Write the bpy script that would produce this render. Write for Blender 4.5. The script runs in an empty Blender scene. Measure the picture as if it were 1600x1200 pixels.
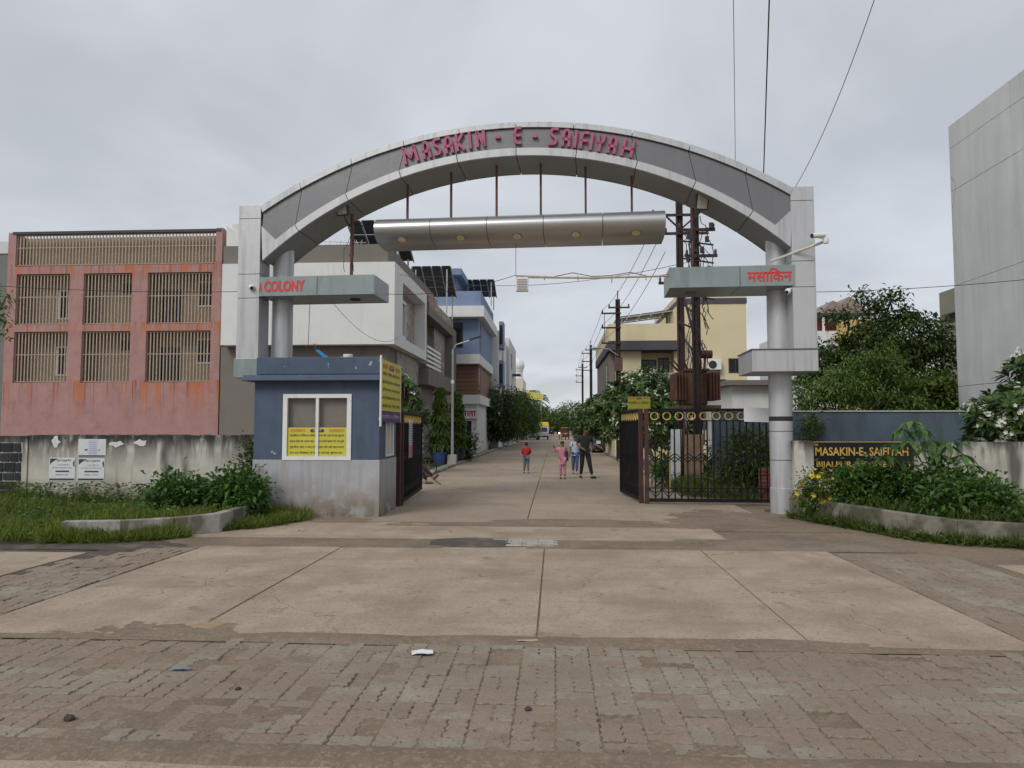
import bpy, math, random
import numpy as np
from mathutils import Vector, Matrix

# ------------------------------------------------------------------ camera
FPX = 1130.0            # focal length for a 1600 px wide frame
CAM_H = 1.7
PITCH = math.atan(68 / FPX)
YAW = math.atan(67 * math.cos(PITCH) / FPX)
scene = bpy.context.scene
col = scene.collection
cam_data = bpy.data.cameras.new('Camera')
cam_data.sensor_width = 36.0
cam_data.lens = 36.0 * FPX / 1600.0
cam_data.clip_start = 0.05
cam_data.clip_end = 3000
cam = bpy.data.objects.new('Camera', cam_data)
col.objects.link(cam)
cam.location = (0, 0, CAM_H)
cam.rotation_euler = (math.pi / 2 + PITCH, 0, YAW)
scene.camera = cam

# ------------------------------------------------------------------ sky, sun, exposure
SUN_EL, SUN_AZ = math.radians(42), math.radians(212)      # azimuth clockwise from +Y
world = bpy.data.worlds.new('World')
scene.world = world
world.use_nodes = True
wt = world.node_tree
wt.nodes.clear()
def wn(t, **k):
    n = wt.nodes.new(t)
    for a, b in k.items(): setattr(n, a, b)
    return n
w_out = wn('ShaderNodeOutputWorld')
sky = wn('ShaderNodeTexSky', sky_type='NISHITA', sun_disc=False)
sky.sun_elevation = SUN_EL
sky.sun_rotation = SUN_AZ
bg_sky = wn('ShaderNodeBackground'); bg_sky.inputs['Strength'].default_value = 0.1
bg_cloud = wn('ShaderNodeBackground'); bg_cloud.inputs['Strength'].default_value = 1.0
wmix = wn('ShaderNodeMixShader'); wmix.inputs[0].default_value = 0.93
tc = wn('ShaderNodeTexCoord')
sep = wn('ShaderNodeSeparateXYZ')
zadd = wn('ShaderNodeMath', operation='ADD'); zadd.inputs[1].default_value = 0.22
zmax = wn('ShaderNodeMath', operation='MAXIMUM'); zmax.inputs[1].default_value = 0.12
dx = wn('ShaderNodeMath', operation='DIVIDE'); dy = wn('ShaderNodeMath', operation='DIVIDE')
comb = wn('ShaderNodeCombineXYZ')
n1 = wn('ShaderNodeTexNoise'); n1.inputs['Scale'].default_value = 1.15; n1.inputs['Detail'].default_value = 6; n1.inputs['Roughness'].default_value = 0.5
n1.inputs['Distortion'].default_value = 0.35
ramp = wn('ShaderNodeValToRGB')
ramp.color_ramp.interpolation = 'EASE'
ramp.color_ramp.elements[0].position = 0.33; ramp.color_ramp.elements[0].color = (0.44, 0.465, 0.50, 1)
ramp.color_ramp.elements[1].position = 0.66; ramp.color_ramp.elements[1].color = (0.585, 0.612, 0.655, 1)
L = wt.links.new
L(tc.outputs['Generated'], sep.inputs[0])
L(sep.outputs['Z'], zadd.inputs[0]); L(zadd.outputs[0], zmax.inputs[0])
L(sep.outputs['X'], dx.inputs[0]); L(zmax.outputs[0], dx.inputs[1])
L(sep.outputs['Y'], dy.inputs[0]); L(zmax.outputs[0], dy.inputs[1])
L(dx.outputs[0], comb.inputs['X']); L(dy.outputs[0], comb.inputs['Y'])
L(comb.outputs[0], n1.inputs['Vector'])
L(n1.outputs['Fac'], ramp.inputs[0]); L(ramp.outputs[0], bg_cloud.inputs['Color'])
L(sky.outputs[0], bg_sky.inputs['Color'])
L(bg_sky.outputs[0], wmix.inputs[1]); L(bg_cloud.outputs[0], wmix.inputs[2])
L(wmix.outputs[0], w_out.inputs['Surface'])

sun_d = bpy.data.lights.new('Sun', 'SUN')
sun_d.energy = 1.5
sun_d.angle = math.radians(26)
sun_d.color = (1.0, 0.97, 0.92)
sun = bpy.data.objects.new('Sun', sun_d)
col.objects.link(sun)
sun.rotation_euler = (math.pi / 2 - SUN_EL, 0, math.pi - SUN_AZ)

vs = scene.view_settings
vs.view_transform = 'Standard'
vs.look = 'None'
vs.exposure = 0.27
vs.gamma = 1.0
vs.use_curve_mapping = False
scene.cycles.use_denoising = True
scene.cycles.max_bounces = 6
scene.cycles.diffuse_bounces = 3
scene.cycles.glossy_bounces = 3
scene.cycles.transmission_bounces = 4
scene.cycles.transparent_max_bounces = 8

# ------------------------------------------------------------------ helpers: measuring
_fw = Vector((-math.sin(YAW) * math.cos(PITCH), math.cos(YAW) * math.cos(PITCH), math.sin(PITCH)))
_rt = Vector((math.cos(YAW), math.sin(YAW), 0))
_up = _rt.cross(_fw)
_C = Vector((0, 0, CAM_H))
def _ray(px, py): return _fw + _rt * ((px - 800) / FPX) + _up * ((600 - py) / FPX)
def gz(px, py, z=0.0):
    r = _ray(px, py); return _C + r * ((z - CAM_H) / r.z)
def gy(px, py, Y):
    r = _ray(px, py); return _C + r * (Y / r.y)
def gx(px, py, X):
    r = _ray(px, py); return _C + r * (X / r.x)

# ------------------------------------------------------------------ helpers: materials
MATS = {}
def _mix(nt, fac, a, b):
    m = nt.nodes.new('ShaderNodeMix'); m.data_type = 'RGBA'
    for s, v in ((0, fac), (6, a), (7, b)):
        if hasattr(v, 'links') or hasattr(v, 'is_linked'): nt.links.new(v, m.inputs[s])
        else: m.inputs[s].default_value = v if s == 0 else (*v[:3], 1)
    return m.outputs[2]
def _noise(nt, vec, scale, detail=4, rough=0.6, stretch=None):
    n = nt.nodes.new('ShaderNodeTexNoise')
    n.inputs['Scale'].default_value = scale; n.inputs['Detail'].default_value = detail; n.inputs['Roughness'].default_value = rough
    if stretch:
        mp = nt.nodes.new('ShaderNodeMapping'); mp.inputs['Scale'].default_value = stretch
        nt.links.new(vec, mp.inputs['Vector']); vec = mp.outputs[0]
    nt.links.new(vec, n.inputs['Vector'])
    return n.outputs['Fac']
def _range(nt, v, a, b, c=0.0, d=1.0):
    m = nt.nodes.new('ShaderNodeMapRange'); m.clamp = True
    nt.links.new(v, m.inputs[0])
    for i, x in enumerate((a, b, c, d)): m.inputs[i + 1].default_value = x
    return m.outputs[0]
def _math(nt, op, a, b=None):
    m = nt.nodes.new('ShaderNodeMath'); m.operation = op
    for i, v in enumerate((a, b)):
        if v is None: continue
        if hasattr(v, 'is_linked'): nt.links.new(v, m.inputs[i])
        else: m.inputs[i].default_value = v
    return m.outputs[0]
def scl(c, k): return tuple(max(0, min(1, x * k)) for x in c[:3])
def mat(name, c, rough=0.75, var=0.12, scale=3.0, bump=0.0, bscale=40.0, metal=0.0, spec=0.4,
        grime=(), island=0.0, emit=None, objrand=0.0, coat=0.0, crack=None):
    """grime: list of (colour, noise scale, low, high, stretch, strength, zmask) layers over a mottled base colour."""
    if name in MATS: return MATS[name]
    m = bpy.data.materials.new(name); m.use_nodes = True
    nt = m.node_tree
    b = nt.nodes['Principled BSDF']
    geo = nt.nodes.new('ShaderNodeNewGeometry'); pos = geo.outputs['Position']
    f = _noise(nt, pos, scale, 4, 0.65)
    f = _range(nt, f, 0.3, 0.7)
    cc = _mix(nt, f, scl(c, 1 - var), scl(c, 1 + var))
    if island or objrand:
        if island: rv = geo.outputs['Random Per Island']; k = island
        else:
            oi = nt.nodes.new('ShaderNodeObjectInfo'); rv = oi.outputs['Random']; k = objrand
        hsv = nt.nodes.new('ShaderNodeHueSaturation'); nt.links.new(cc, hsv.inputs['Color'])
        nt.links.new(_range(nt, rv, 0, 1, 1 - k, 1 + k), hsv.inputs['Value']); cc = hsv.outputs[0]
    sepz = None
    for g in grime:
        gc, gs, lo, hi, st, amt, zm = (list(g) + [None] * 7)[:7]
        gf = _range(nt, _noise(nt, pos, gs, 3, 0.65, st), lo, hi, 0, 1 if amt is None else amt)
        if zm:
            if sepz is None:
                s_ = nt.nodes.new('ShaderNodeSeparateXYZ'); nt.links.new(pos, s_.inputs[0]); sepz = s_.outputs['Z']
            tot = None
            for (za, zb) in zm:                       # full at za, gone at zb
                v = _range(nt, sepz, zb, za)
                if zb < za:                           # stain that runs down from za
                    v = _math(nt, 'MULTIPLY', v, _math(nt, 'LESS_THAN', sepz, za + 0.1))
                tot = v if tot is None else _math(nt, 'MAXIMUM', tot, v)
            gf = _math(nt, 'MULTIPLY', gf, tot)
        cc = _mix(nt, gf, cc, gc)
    if crack:                                         # (scale, width, colour): wandering hairline cracks
        nz = nt.nodes.new('ShaderNodeTexNoise'); nz.inputs['Scale'].default_value = crack[0] * 5; nz.inputs['Detail'].default_value = 4; nt.links.new(pos, nz.inputs['Vector'])
        vm = nt.nodes.new('ShaderNodeVectorMath'); vm.operation = 'MULTIPLY_ADD'; nt.links.new(nz.outputs['Color'], vm.inputs[0]); vm.inputs[1].default_value = (.35 / crack[0],) * 3; nt.links.new(pos, vm.inputs[2])
        vo = nt.nodes.new('ShaderNodeTexVoronoi'); vo.feature = 'DISTANCE_TO_EDGE'; vo.voronoi_dimensions = '2D'; vo.inputs['Scale'].default_value = crack[0]; nt.links.new(vm.outputs[0], vo.inputs['Vector'])
        gate_ = _range(nt, _noise(nt, pos, crack[0] * 1.3, 2), .46, .56)
        cc = _mix(nt, _math(nt, 'MULTIPLY', _range(nt, vo.outputs['Distance'], crack[1] * crack[0], 0), gate_), cc, crack[2])
    nt.links.new(cc, b.inputs['Base Color'])
    b.inputs['Roughness'].default_value = rough; b.inputs['Metallic'].default_value = metal
    b.inputs['Specular IOR Level'].default_value = spec
    if coat: b.inputs['Coat Weight'].default_value = coat; b.inputs['Coat Roughness'].default_value = 0.1
    if bump:
        bn = nt.nodes.new('ShaderNodeBump'); bn.inputs['Strength'].default_value = bump; bn.inputs['Distance'].default_value = 0.02
        nt.links.new(_noise(nt, pos, bscale, 4, 0.7), bn.inputs['Height']); nt.links.new(bn.outputs[0], b.inputs['Normal'])
    if emit:
        b.inputs['Emission Color'].default_value = (*emit[:3], 1); b.inputs['Emission Strength'].default_value = emit[3]
    MATS[name] = m
    return m
def leafmat(name, dark, light, trans=0.3, rough=0.5):
    if name in MATS: return MATS[name]
    m = bpy.data.materials.new(name); m.use_nodes = True; nt = m.node_tree
    b = nt.nodes['Principled BSDF']; out = nt.nodes['Material Output']
    geo = nt.nodes.new('ShaderNodeNewGeometry')
    r = geo.outputs['Random Per Island']
    n = _range(nt, _noise(nt, geo.outputs['Position'], 1.3, 3), 0.3, 0.7)
    f = _math(nt, 'ADD', _math(nt, 'MULTIPLY', r, 0.6), _math(nt, 'MULTIPLY', n, 0.4))
    c = _mix(nt, f, dark, light)
    nt.links.new(c, b.inputs['Base Color']); b.inputs['Roughness'].default_value = rough; b.inputs['Specular IOR Level'].default_value = 0.35
    t = nt.nodes.new('ShaderNodeBsdfTranslucent'); nt.links.new(c, t.inputs['Color'])
    mx = nt.nodes.new('ShaderNodeMixShader'); mx.inputs[0].default_value = trans
    nt.links.new(b.outputs[0], mx.inputs[1]); nt.links.new(t.outputs[0], mx.inputs[2]); nt.links.new(mx.outputs[0], out.inputs['Surface'])
    MATS[name] = m
    return m
def glassmat(name, tint=(0.02, 0.025, 0.03), alpha=0.55, rough=0.04):
    if name in MATS: return MATS[name]
    m = bpy.data.materials.new(name); m.use_nodes = True; nt = m.node_tree
    b = nt.nodes['Principled BSDF']; out = nt.nodes['Material Output']
    b.inputs['Base Color'].default_value = (*tint, 1); b.inputs['Roughness'].default_value = rough
    tr = nt.nodes.new('ShaderNodeBsdfTransparent'); mx = nt.nodes.new('ShaderNodeMixShader'); mx.inputs[0].default_value = alpha
    nt.links.new(tr.outputs[0], mx.inputs[1]); nt.links.new(b.outputs[0], mx.inputs[2]); nt.links.new(mx.outputs[0], out.inputs['Surface'])
    MATS[name] = m
    return m

# ------------------------------------------------------------------ helpers: objects
ORIG = {}
def tag(o, label=None, cat=None, group=None, kind=None):
    if label: o['label'] = label
    if cat: o['category'] = cat
    if group: o['group'] = group
    if kind: o['kind'] = kind
    return o
def thing(name, label, cat, loc=(0, 0, 0), rz=0.0, group=None, local=False):
    """Empty at a thing's base. Parts are given in world coordinates unless local."""
    o = bpy.data.objects.new(name, None); col.objects.link(o)
    o.location = loc; o.rotation_euler = (0, 0, rz); o.empty_display_size = 0.2
    ORIG[o.name] = (0, 0, 0) if local else tuple(loc)
    return tag(o, label, cat, group)
def _origin(o):
    while o is not None:
        if o.name in ORIG: return ORIG[o.name]
        o = o.parent
    return (0, 0, 0)
def link_mesh(name, me, m, parent=None, smooth=None, bevel=0.0):
    o = bpy.data.objects.new(name, me); col.objects.link(o)
    if m is not None: me.materials.append(m)
    if parent is not None:
        o.parent = parent
        ox = _origin(parent)
        if ox != (0, 0, 0): me.transform(Matrix.Translation((-ox[0], -ox[1], -ox[2])))
    if smooth:
        me.shade_smooth(); me.set_sharp_from_angle(angle=math.radians(smooth))
    if bevel:
        md = o.modifiers.new('bevel', 'BEVEL'); md.width = bevel; md.segments = 2; md.limit_method = 'ANGLE'
    return o
def copy_tree(o, parent=None):
    c = o.copy(); col.objects.link(c)
    if parent is not None: c.parent = parent
    for ch in list(o.children): copy_tree(ch, c)
    return c

class MB:
    def __init__(s): s.v = []; s.f = []
    def add(s, vs_, fs):
        n = len(s.v); s.v += [tuple(p) for p in vs_]; s.f += [tuple(i + n for i in f) for f in fs]; return s
    def box(s, x0, x1, y0, y1, z0, z1):
        return s.add([(x0, y0, z0), (x1, y0, z0), (x1, y1, z0), (x0, y1, z0), (x0, y0, z1), (x1, y0, z1), (x1, y1, z1), (x0, y1, z1)],
                     [(0, 3, 2, 1), (4, 5, 6, 7), (0, 1, 5, 4), (1, 2, 6, 5), (2, 3, 7, 6), (3, 0, 4, 7)])
    def hexa(s, a, b):
        """a, b: two matching quads (lists of 4 points)."""
        return s.add(list(a) + list(b), [(0, 3, 2, 1), (4, 5, 6, 7), (0, 1, 5, 4), (1, 2, 6, 5), (2, 3, 7, 6), (3, 0, 4, 7)])
    def prism(s, pts, d):
        """closed polygon pts (3-D) pushed along d."""
        n = len(pts); d = Vector(d); P = [Vector(p) for p in pts]
        return s.add(P + [p + d for p in P], [tuple(range(n))[::-1], tuple(range(n, 2 * n))] + [(i, (i + 1) % n, n + (i + 1) % n, n + i) for i in range(n)])
    def bar(s, p, q, w, h=None):
        h = h or w; p = Vector(p); q = Vector(q); d = (q - p).normalized()
        up = Vector((0, 0, 1)) if abs(d.z) < 0.95 else Vector((0, 1, 0))
        a = d.cross(up).normalized() * w / 2; b = a.cross(d).normalized() * h / 2
        r = [a + b, -a + b, -a - b, a - b]
        return s.hexa([p + x for x in r], [q + x for x in r])
    def tube(s, pts, r, n=8, caps=True):
        pts = [Vector(p) for p in pts]; R = r if isinstance(r, (list, tuple)) else [r] * len(pts)
        base = len(s.v); prev = None
        for i, p in enumerate(pts):
            d = (pts[min(i + 1, len(pts) - 1)] - pts[max(i - 1, 0)]).normalized()
            if prev is None:
                up = Vector((0, 0, 1)) if abs(d.z) < 0.9 else Vector((1, 0, 0)); a = d.cross(up).normalized()
            else: a = (prev - d * prev.dot(d)).normalized()
            prev = a; b = d.cross(a)
            for k in range(n):
                t = 2 * math.pi * k / n; s.v.append(tuple(p + (a * math.cos(t) + b * math.sin(t)) * R[i]))
        for i in range(len(pts) - 1):
            for k in range(n):
                s.f.append((base + i * n + k, base + i * n + (k + 1) % n, base + (i + 1) * n + (k + 1) % n, base + (i + 1) * n + k))
        if caps:
            s.f.append(tuple(base + k for k in range(n))[::-1]); s.f.append(tuple(base + (len(pts) - 1) * n + k for k in range(n)))
        return s
    def lathe(s, c, prof, n=16):
        """prof: (radius, z) pairs, about a vertical axis through c."""
        base = len(s.v); c = Vector(c)
        for r, z in prof:
            for k in range(n):
                t = 2 * math.pi * k / n; s.v.append((c.x + r * math.cos(t), c.y + r * math.sin(t), c.z + z))
        for i in range(len(prof) - 1):
            for k in range(n): s.f.append((base + i * n + k, base + i * n + (k + 1) % n, base + (i + 1) * n + (k + 1) % n, base + (i + 1) * n + k))
        s.f.append(tuple(base + k for k in range(n))[::-1]); s.f.append(tuple(base + (len(prof) - 1) * n + k for k in range(n)))
        return s
    def ball(s, c, rx, ry=None, rz=None, n=12, m=8):
        ry = ry or rx; rz = rz or rx; base = len(s.v)
        for i in range(m + 1):
            p = math.pi * i / m
            for k in range(n):
                t = 2 * math.pi * k / n
                s.v.append((c[0] + rx * math.sin(p) * math.cos(t), c[1] + ry * math.sin(p) * math.sin(t), c[2] - rz * math.cos(p)))
        for i in range(m):
            for k in range(n): s.f.append((base + i * n + k, base + i * n + (k + 1) % n, base + (i + 1) * n + (k + 1) % n, base + (i + 1) * n + k))
        return s
    def ring(s, c, R, r, ax, ay, n=20, m=6):
        """torus about centre c in the plane of unit vectors ax, ay."""
        c = Vector(c); ax = Vector(ax); ay = Vector(ay); nn = ax.cross(ay); base = len(s.v)
        for i in range(n):
            t = 2 * math.pi * i / n; d = ax * math.cos(t) + ay * math.sin(t)
            for k in range(m):
                q = 2 * math.pi * k / m; s.v.append(tuple(c + d * (R + r * math.cos(q)) + nn * r * math.sin(q)))
        for i in range(n):
            for k in range(m):
                s.f.append((base + i * m + k, base + i * m + (k + 1) % m, base + ((i + 1) % n) * m + (k + 1) % m, base + ((i + 1) % n) * m + k))
        return s
    def mesh(s, name):
        me = bpy.data.meshes.new(name); me.from_pydata(s.v, [], s.f); me.update(); return me
    def build(s, name, m, parent=None, smooth=None, bevel=0.0):
        return link_mesh(name, s.mesh(name), m, parent, smooth, bevel)

def quads_mesh(name, V, Q):
    """fast mesh from numpy arrays of vertices and quads."""
    me = bpy.data.meshes.new(name); V = np.asarray(V, np.float32); Q = np.asarray(Q, np.int32)
    me.vertices.add(len(V)); me.vertices.foreach_set('co', V.ravel())
    me.loops.add(Q.size); me.loops.foreach_set('vertex_index', Q.ravel())
    me.polygons.add(len(Q)); me.polygons.foreach_set('loop_start', np.arange(0, Q.size, Q.shape[1], dtype=np.int32))
    me.polygons.foreach_set('loop_total', np.full(len(Q), Q.shape[1], np.int32))
    me.update(calc_edges=True); me.validate()
    return me
def sheet(name, m, x0, x1, y0, y1, z, parent=None, nx=1, ny=1, amp=0.0, seed=0, fn=None):
    """horizontal grid; amp adds gentle unevenness."""
    xs = np.linspace(x0, x1, nx + 1); ys = np.linspace(y0, y1, ny + 1)
    X, Y = np.meshgrid(xs, ys); Z = np.full_like(X, z)
    if amp: Z = Z + amp * wob(X, Y, seed)
    if fn: Z = Z + fn(X, Y)
    V = np.stack([X, Y, Z], -1).reshape(-1, 3); w = nx + 1
    i = np.arange(ny)[:, None] * w + np.arange(nx)[None, :]
    Q = np.stack([i, i + 1, i + 1 + w, i + w], -1).reshape(-1, 4)
    return link_mesh(name, quads_mesh(name, V, Q), m, parent, 60 if nx > 1 else None)
def wob(X, Y, seed=0):
    rs = np.random.RandomState(seed); Z = np.zeros_like(X)
    for k in range(14):
        fr = 0.6 * 1.45 ** k; a = rs.rand() * 6.28; ph = rs.rand() * 6.28
        Z += np.sin((X * math.cos(a) + Y * math.sin(a)) * fr + ph + 1.3 * np.sin(X * fr * 0.37 + ph)) / (1 + k) ** 0.9
    return Z / 2.2

TEXT_CACHE = {}
def text_data(body, bold=0.0, shear=0.0):
    k = (body, bold, shear)
    if k in TEXT_CACHE: return TEXT_CACHE[k]
    cu = bpy.data.curves.new('lettering', 'FONT'); cu.body = body; cu.offset = bold; cu.shear = shear; cu.resolution_u = 3
    ob = bpy.data.objects.new('lettering', cu); col.objects.link(ob)
    dg = bpy.context.evaluated_depsgraph_get()
    me = bpy.data.meshes.new_from_object(ob.evaluated_get(dg))
    v = np.array([x.co[:] for x in me.vertices]); f = [tuple(p.vertices) for p in me.polygons]
    bpy.data.objects.remove(ob); bpy.data.curves.remove(cu); bpy.data.meshes.remove(me)
    TEXT_CACHE[k] = (v, f)
    return v, f
def text(name, body, m, O, R, U, w, h, parent, depth=0.0, bold=0.0, shear=0.0):
    """lettering fitted into a w x h box whose lower left corner is O; R right, U up; depth raises it towards the reader."""
    v, f = text_data(body, bold, shear)
    lo = v.min(0); hi = v.max(0); O = Vector(O); R = Vector(R); U = Vector(U); N = R.cross(U)
    P = [O + R * ((p[0] - lo[0]) / (hi[0] - lo[0]) * w) + U * ((p[1] - lo[1]) / (hi[1] - lo[1]) * h) for p in v]
    mb = MB().add(P, f)
    if depth:
        mb = MB(); n = len(P); edges = {}
        for q in f:
            for i in range(len(q)):
                e = (q[i], q[(i + 1) % len(q)]); edges[e] = edges.get(e, 0) + 1
        side = [(a, b) for (a, b) in edges if (b, a) not in edges]
        mb.add(P + [p + N * depth for p in P], [q[::-1] for q in f] + [tuple(i + n for i in q) for q in f] + [(a, b, b + n, a + n) for a, b in side])
    return mb.build(name, m, parent)
rnd = random.Random(7)
X3, Y3, Z3 = Vector((1, 0, 0)), Vector((0, 1, 0)), Vector((0, 0, 1))
# ================================================================== GROUND
DIRT = (0.20, 0.148, 0.104); CONC = (0.38, 0.302, 0.228)
m_dirt = mat('dirt', DIRT, 0.95, 0.2, 1.2, 0.5, 60, grime=[((0.31, 0.245, 0.18), 30, 0.5, 0.64, None, 0.6), ((0.12, 0.09, 0.065), 48, 0.54, 0.64, None, 0.55), ((0.13, 0.10, 0.075), 0.8, 0.5, 0.7, None, 0.7), ((0.30, 0.24, 0.18), 6, 0.55, 0.75, None, 0.5)])
m_conc = mat('road_concrete', CONC, 0.9, 0.14, 1.5, 0.5, 55, crack=(.33, .012, (.12, .09, .065)), grime=[((0.20, 0.155, 0.11), .7, .52, .68, (2.4, .35, 1), .35), ((0.17, 0.13, 0.095), 2.6, .62, .70, None, .7), 
    ((0.235, 0.175, 0.12), 0.8, 0.44, 0.64, None, 0.65), ((0.25, 0.20, 0.15), 1.1, 0.56, 0.7, (0.25, 2.2, 1), 0.5), ((0.20, 0.16, 0.12), 38, 0.52, 0.62, None, 0.5), ((0.47, 0.40, 0.32), 60, 0.54, 0.66, None, 0.5), ((0.14, 0.11, 0.085), 14, 0.64, 0.70, None, 0.7)])
m_conc_street = mat('street_concrete', (0.32, 0.253, 0.187), 0.9, 0.12, 0.8, 0.4, 40, objrand=0.10, crack=(.22, .02, (.13, .10, .075)), grime=[
    ((0.24, 0.19, 0.14), 0.35, 0.46, 0.7, None, 0.75), ((0.20, 0.165, 0.13), 1.3, 0.55, 0.7, (1.6, 0.25, 1), 0.55), ((0.19, 0.155, 0.12), 24, 0.53, 0.64, None, 0.5), ((0.44, 0.38, 0.31), 40, 0.55, 0.66, None, 0.4)])
m_gravel = mat('dark_gravel', (0.205, 0.163, 0.125), 0.95, 0.35, 18, 0.9, 70, grime=[((0.28, 0.22, 0.165), 1.2, 0.40, 0.62, None, 0.8)])
m_mud = mat('wet_mud', (0.072, 0.056, 0.042), 0.6, 0.3, 3, 0.5, 30, grime=[((0.17, 0.13, 0.095), 2.2, 0.52, 0.66, None, 0.7)])
pgr = [((0.225, 0.172, 0.125), 0.75, 0.42, 0.60, None, 0.92), ((0.24, 0.185, 0.135), 5, 0.5, 0.68, None, 0.6), ((0.13, 0.10, 0.075), 2.3, 0.6, 0.72, None, 0.7), ((0.14, 0.11, 0.085), 45, 0.54, 0.64, None, 0.45), ((0.42, 0.37, 0.30), 70, 0.57, 0.68, None, 0.4)]
m_pgrey = mat('paver_grey', (0.275, 0.24, 0.19), 0.9, 0.12, 9, 0.4, 80, objrand=0.08, grime=pgr)
m_pred = mat('paver_red', (0.26, 0.192, 0.148), 0.9, 0.12, 9, 0.4, 80, objrand=0.08, grime=pgr)
m_pbrown = mat('paver_brown', (0.24, 0.19, 0.145), 0.9, 0.15, 9, 0.4, 80, objrand=0.10, grime=pgr)
m_kerb = mat('kerb_concrete', (0.33, 0.315, 0.285), 0.9, 0.15, 3, 0.4, 40, grime=[((0.12, 0.10, 0.075), 2.1, 0.45, 0.55, (1, 1, 0.5), 0.85), ((0.10, 0.12, 0.05), 3, 0.58, 0.75, None, 0.6)])

g = sheet('ground', m_dirt, -700, 700, -300, 1400, -0.03); tag(g, kind='structure', label='bare brown earth under the whole place')
r = MB().box(-60, 60, -12, 3.72, -0.2, 0.006).build('main_road', m_conc); tag(r, kind='structure', label='dusty concrete main road in front of the colony entrance')

# --- foreground band of zigzag pavers, in pairs that turn by a quarter
def zig_mesh(name, Lx, Ly, Hh, seed):
    rs = random.Random(seed); g_ = 0.003
    hx, hy = Lx / 2 - g_, Ly / 2 - g_; a = Ly * 0.075; k = 6
    pts = []
    for i in range(k + 1): pts.append((-hx + 2 * hx * i / k, -hy + (a if i % 2 else -a) * (0 if i in (0, k) else 1)))
    pts.append((hx + a * .2, -hy * 0.3)); pts.append((hx - a * .2, hy * 0.35))
    for i in range(k, -1, -1): pts.append((-hx + 2 * hx * i / k, hy + (a if i % 2 else -a) * (0 if i in (0, k) else 1)))
    pts.append((-hx - a * .2, hy * 0.35)); pts.append((-hx + a * .2, -hy * 0.3))
    pts = [(x + rs.uniform(-.002, .002), y + rs.uniform(-.002, .002)) for x, y in pts]
    n = len(pts); c = 0.006
    V = [(x, y, -Hh) for x, y in pts] + [(x, y, -c) for x, y in pts] + [(x * (1 - c / hx), y * (1 - c / hy), 0) for x, y in pts]
    F = [(i, (i + 1) % n, n + (i + 1) % n, n + i) for i in range(n)] + [(n + i, n + (i + 1) % n, 2 * n + (i + 1) % n, 2 * n + i) for i in range(n)] + [tuple(range(2 * n, 3 * n))]
    return MB().add(V, F).mesh(name)
MOD = 0.248
paver_meshes = {}
for mm, key in ((m_pgrey, 'g'), (m_pred, 'r'), (m_pbrown, 'b')):
    for v_ in range(3):
        me = zig_mesh('paver', MOD, MOD / 2, 0.04, v_ + 10); me.materials.append(mm); paver_meshes[key, v_] = me
def pave(root, x0, y0, nx, ny, choose, near, zt, tilt=0.012, skip=None):
    """lay nx by ny modules of two pavers; the ones that show largest are single parts, the rest one joined part."""
    items = []
    for j in range(ny):
        for i in range(nx):
            cx, cy = x0 + (i + .5) * MOD, y0 + (j + .5) * MOD
            for s in (-1, 1):
                turn = (i + j) % 2
                px, py = (cx + s * MOD / 4, cy) if turn else (cx, cy + s * MOD / 4)
                if skip and skip(px, py): continue
                items.append((px, py, turn, choose(px, py, j)))
    items.sort(key=lambda t: near(t[0], t[1]))
    rest = {}
    for n, (px, py, turn, key) in enumerate(items):
        rz = (math.pi / 2 if turn else 0) + rnd.gauss(0, 0.012) + (math.pi if rnd.random() < .5 else 0)
        z = zt + rnd.gauss(0, 0.0035)
        rx, ry = rnd.gauss(0, tilt), rnd.gauss(0, tilt)
        me = paver_meshes[key, rnd.randrange(3)]
        if n < 300:
            o = bpy.data.objects.new('paver', me); col.objects.link(o); o.parent = root
            o.location = (px, py, z); o.rotation_euler = (rx, ry, rz)
        else:
            M = Matrix.Translation((px, py, z)) @ Matrix.Rotation(rz, 4, 'Z')
            mb = rest.setdefault(key, MB()); mb.add([M @ v.co for v in me.vertices], [tuple(p.vertices) for p in me.polygons])
    for key, mb in rest.items():
        o = mb.build('paver_field', {'g': m_pgrey, 'r': m_pred, 'b': m_pbrown}[key], root); tag(o, kind='stuff')
def near_cam(x, y): return math.hypot(x * 0.55, y) + (6 if abs(x - (-0.06 * y)) > 0.72 * y + .2 else 0)
def band_key(x, y, j):
    r_ = rnd.random()
    if j == 0: return 'g' if r_ < .8 else 'b'
    if j in (1, 2): return 'r' if r_ < .55 else ('b' if r_ < .85 else 'g')
    if j in (3, 4): return 'g' if r_ < .9 else 'b'
    t = math.sin(x * 2.1) + math.sin(x * 0.9 + 2)
    return ('g' if r_ < .85 else 'b') if t > -0.2 else ('r' if r_ < .5 else 'b')
BY0 = 3.80
GAPS = [gz(795, 1022), gz(1045, 1040), gz(730, 1005), gz(1420, 1030), gz(1290, 1120), gz(960, 1125), gz(350, 1030)]
def bed(X, Y):
    d = 0.0068 * wob(X * 1.2, Y * 1.9, 5) + 0.004 * wob(X * 5, Y * 5, 6)
    d += 0.016 * np.exp(-((Y - BY0 + .02) / 0.12) ** 2) + 0.007 * np.exp(-((Y - 5.8) / 0.06) ** 2)
    d += 0.012 * np.exp(-((X + 2.6) / 1.1) ** 2 - ((Y - 5.35) / 0.28) ** 2) + 0.009 * np.exp(-((X + 3.0) / 1.6) ** 2 - ((Y - 4.3) / 0.22) ** 2)
    for q in GAPS: d = d - .022 * np.exp(-((X - q.x) / .14) ** 2 - ((Y - q.y) / .12) ** 2)
    return d
pb = sheet('paver_band', m_dirt, -7.5, 7.5, 3.72, 5.82, -0.0045, None, 300, 60, fn=bed)
tag(pb, kind='structure', label='worn band of zigzag pavers half buried in brown dirt')
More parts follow.
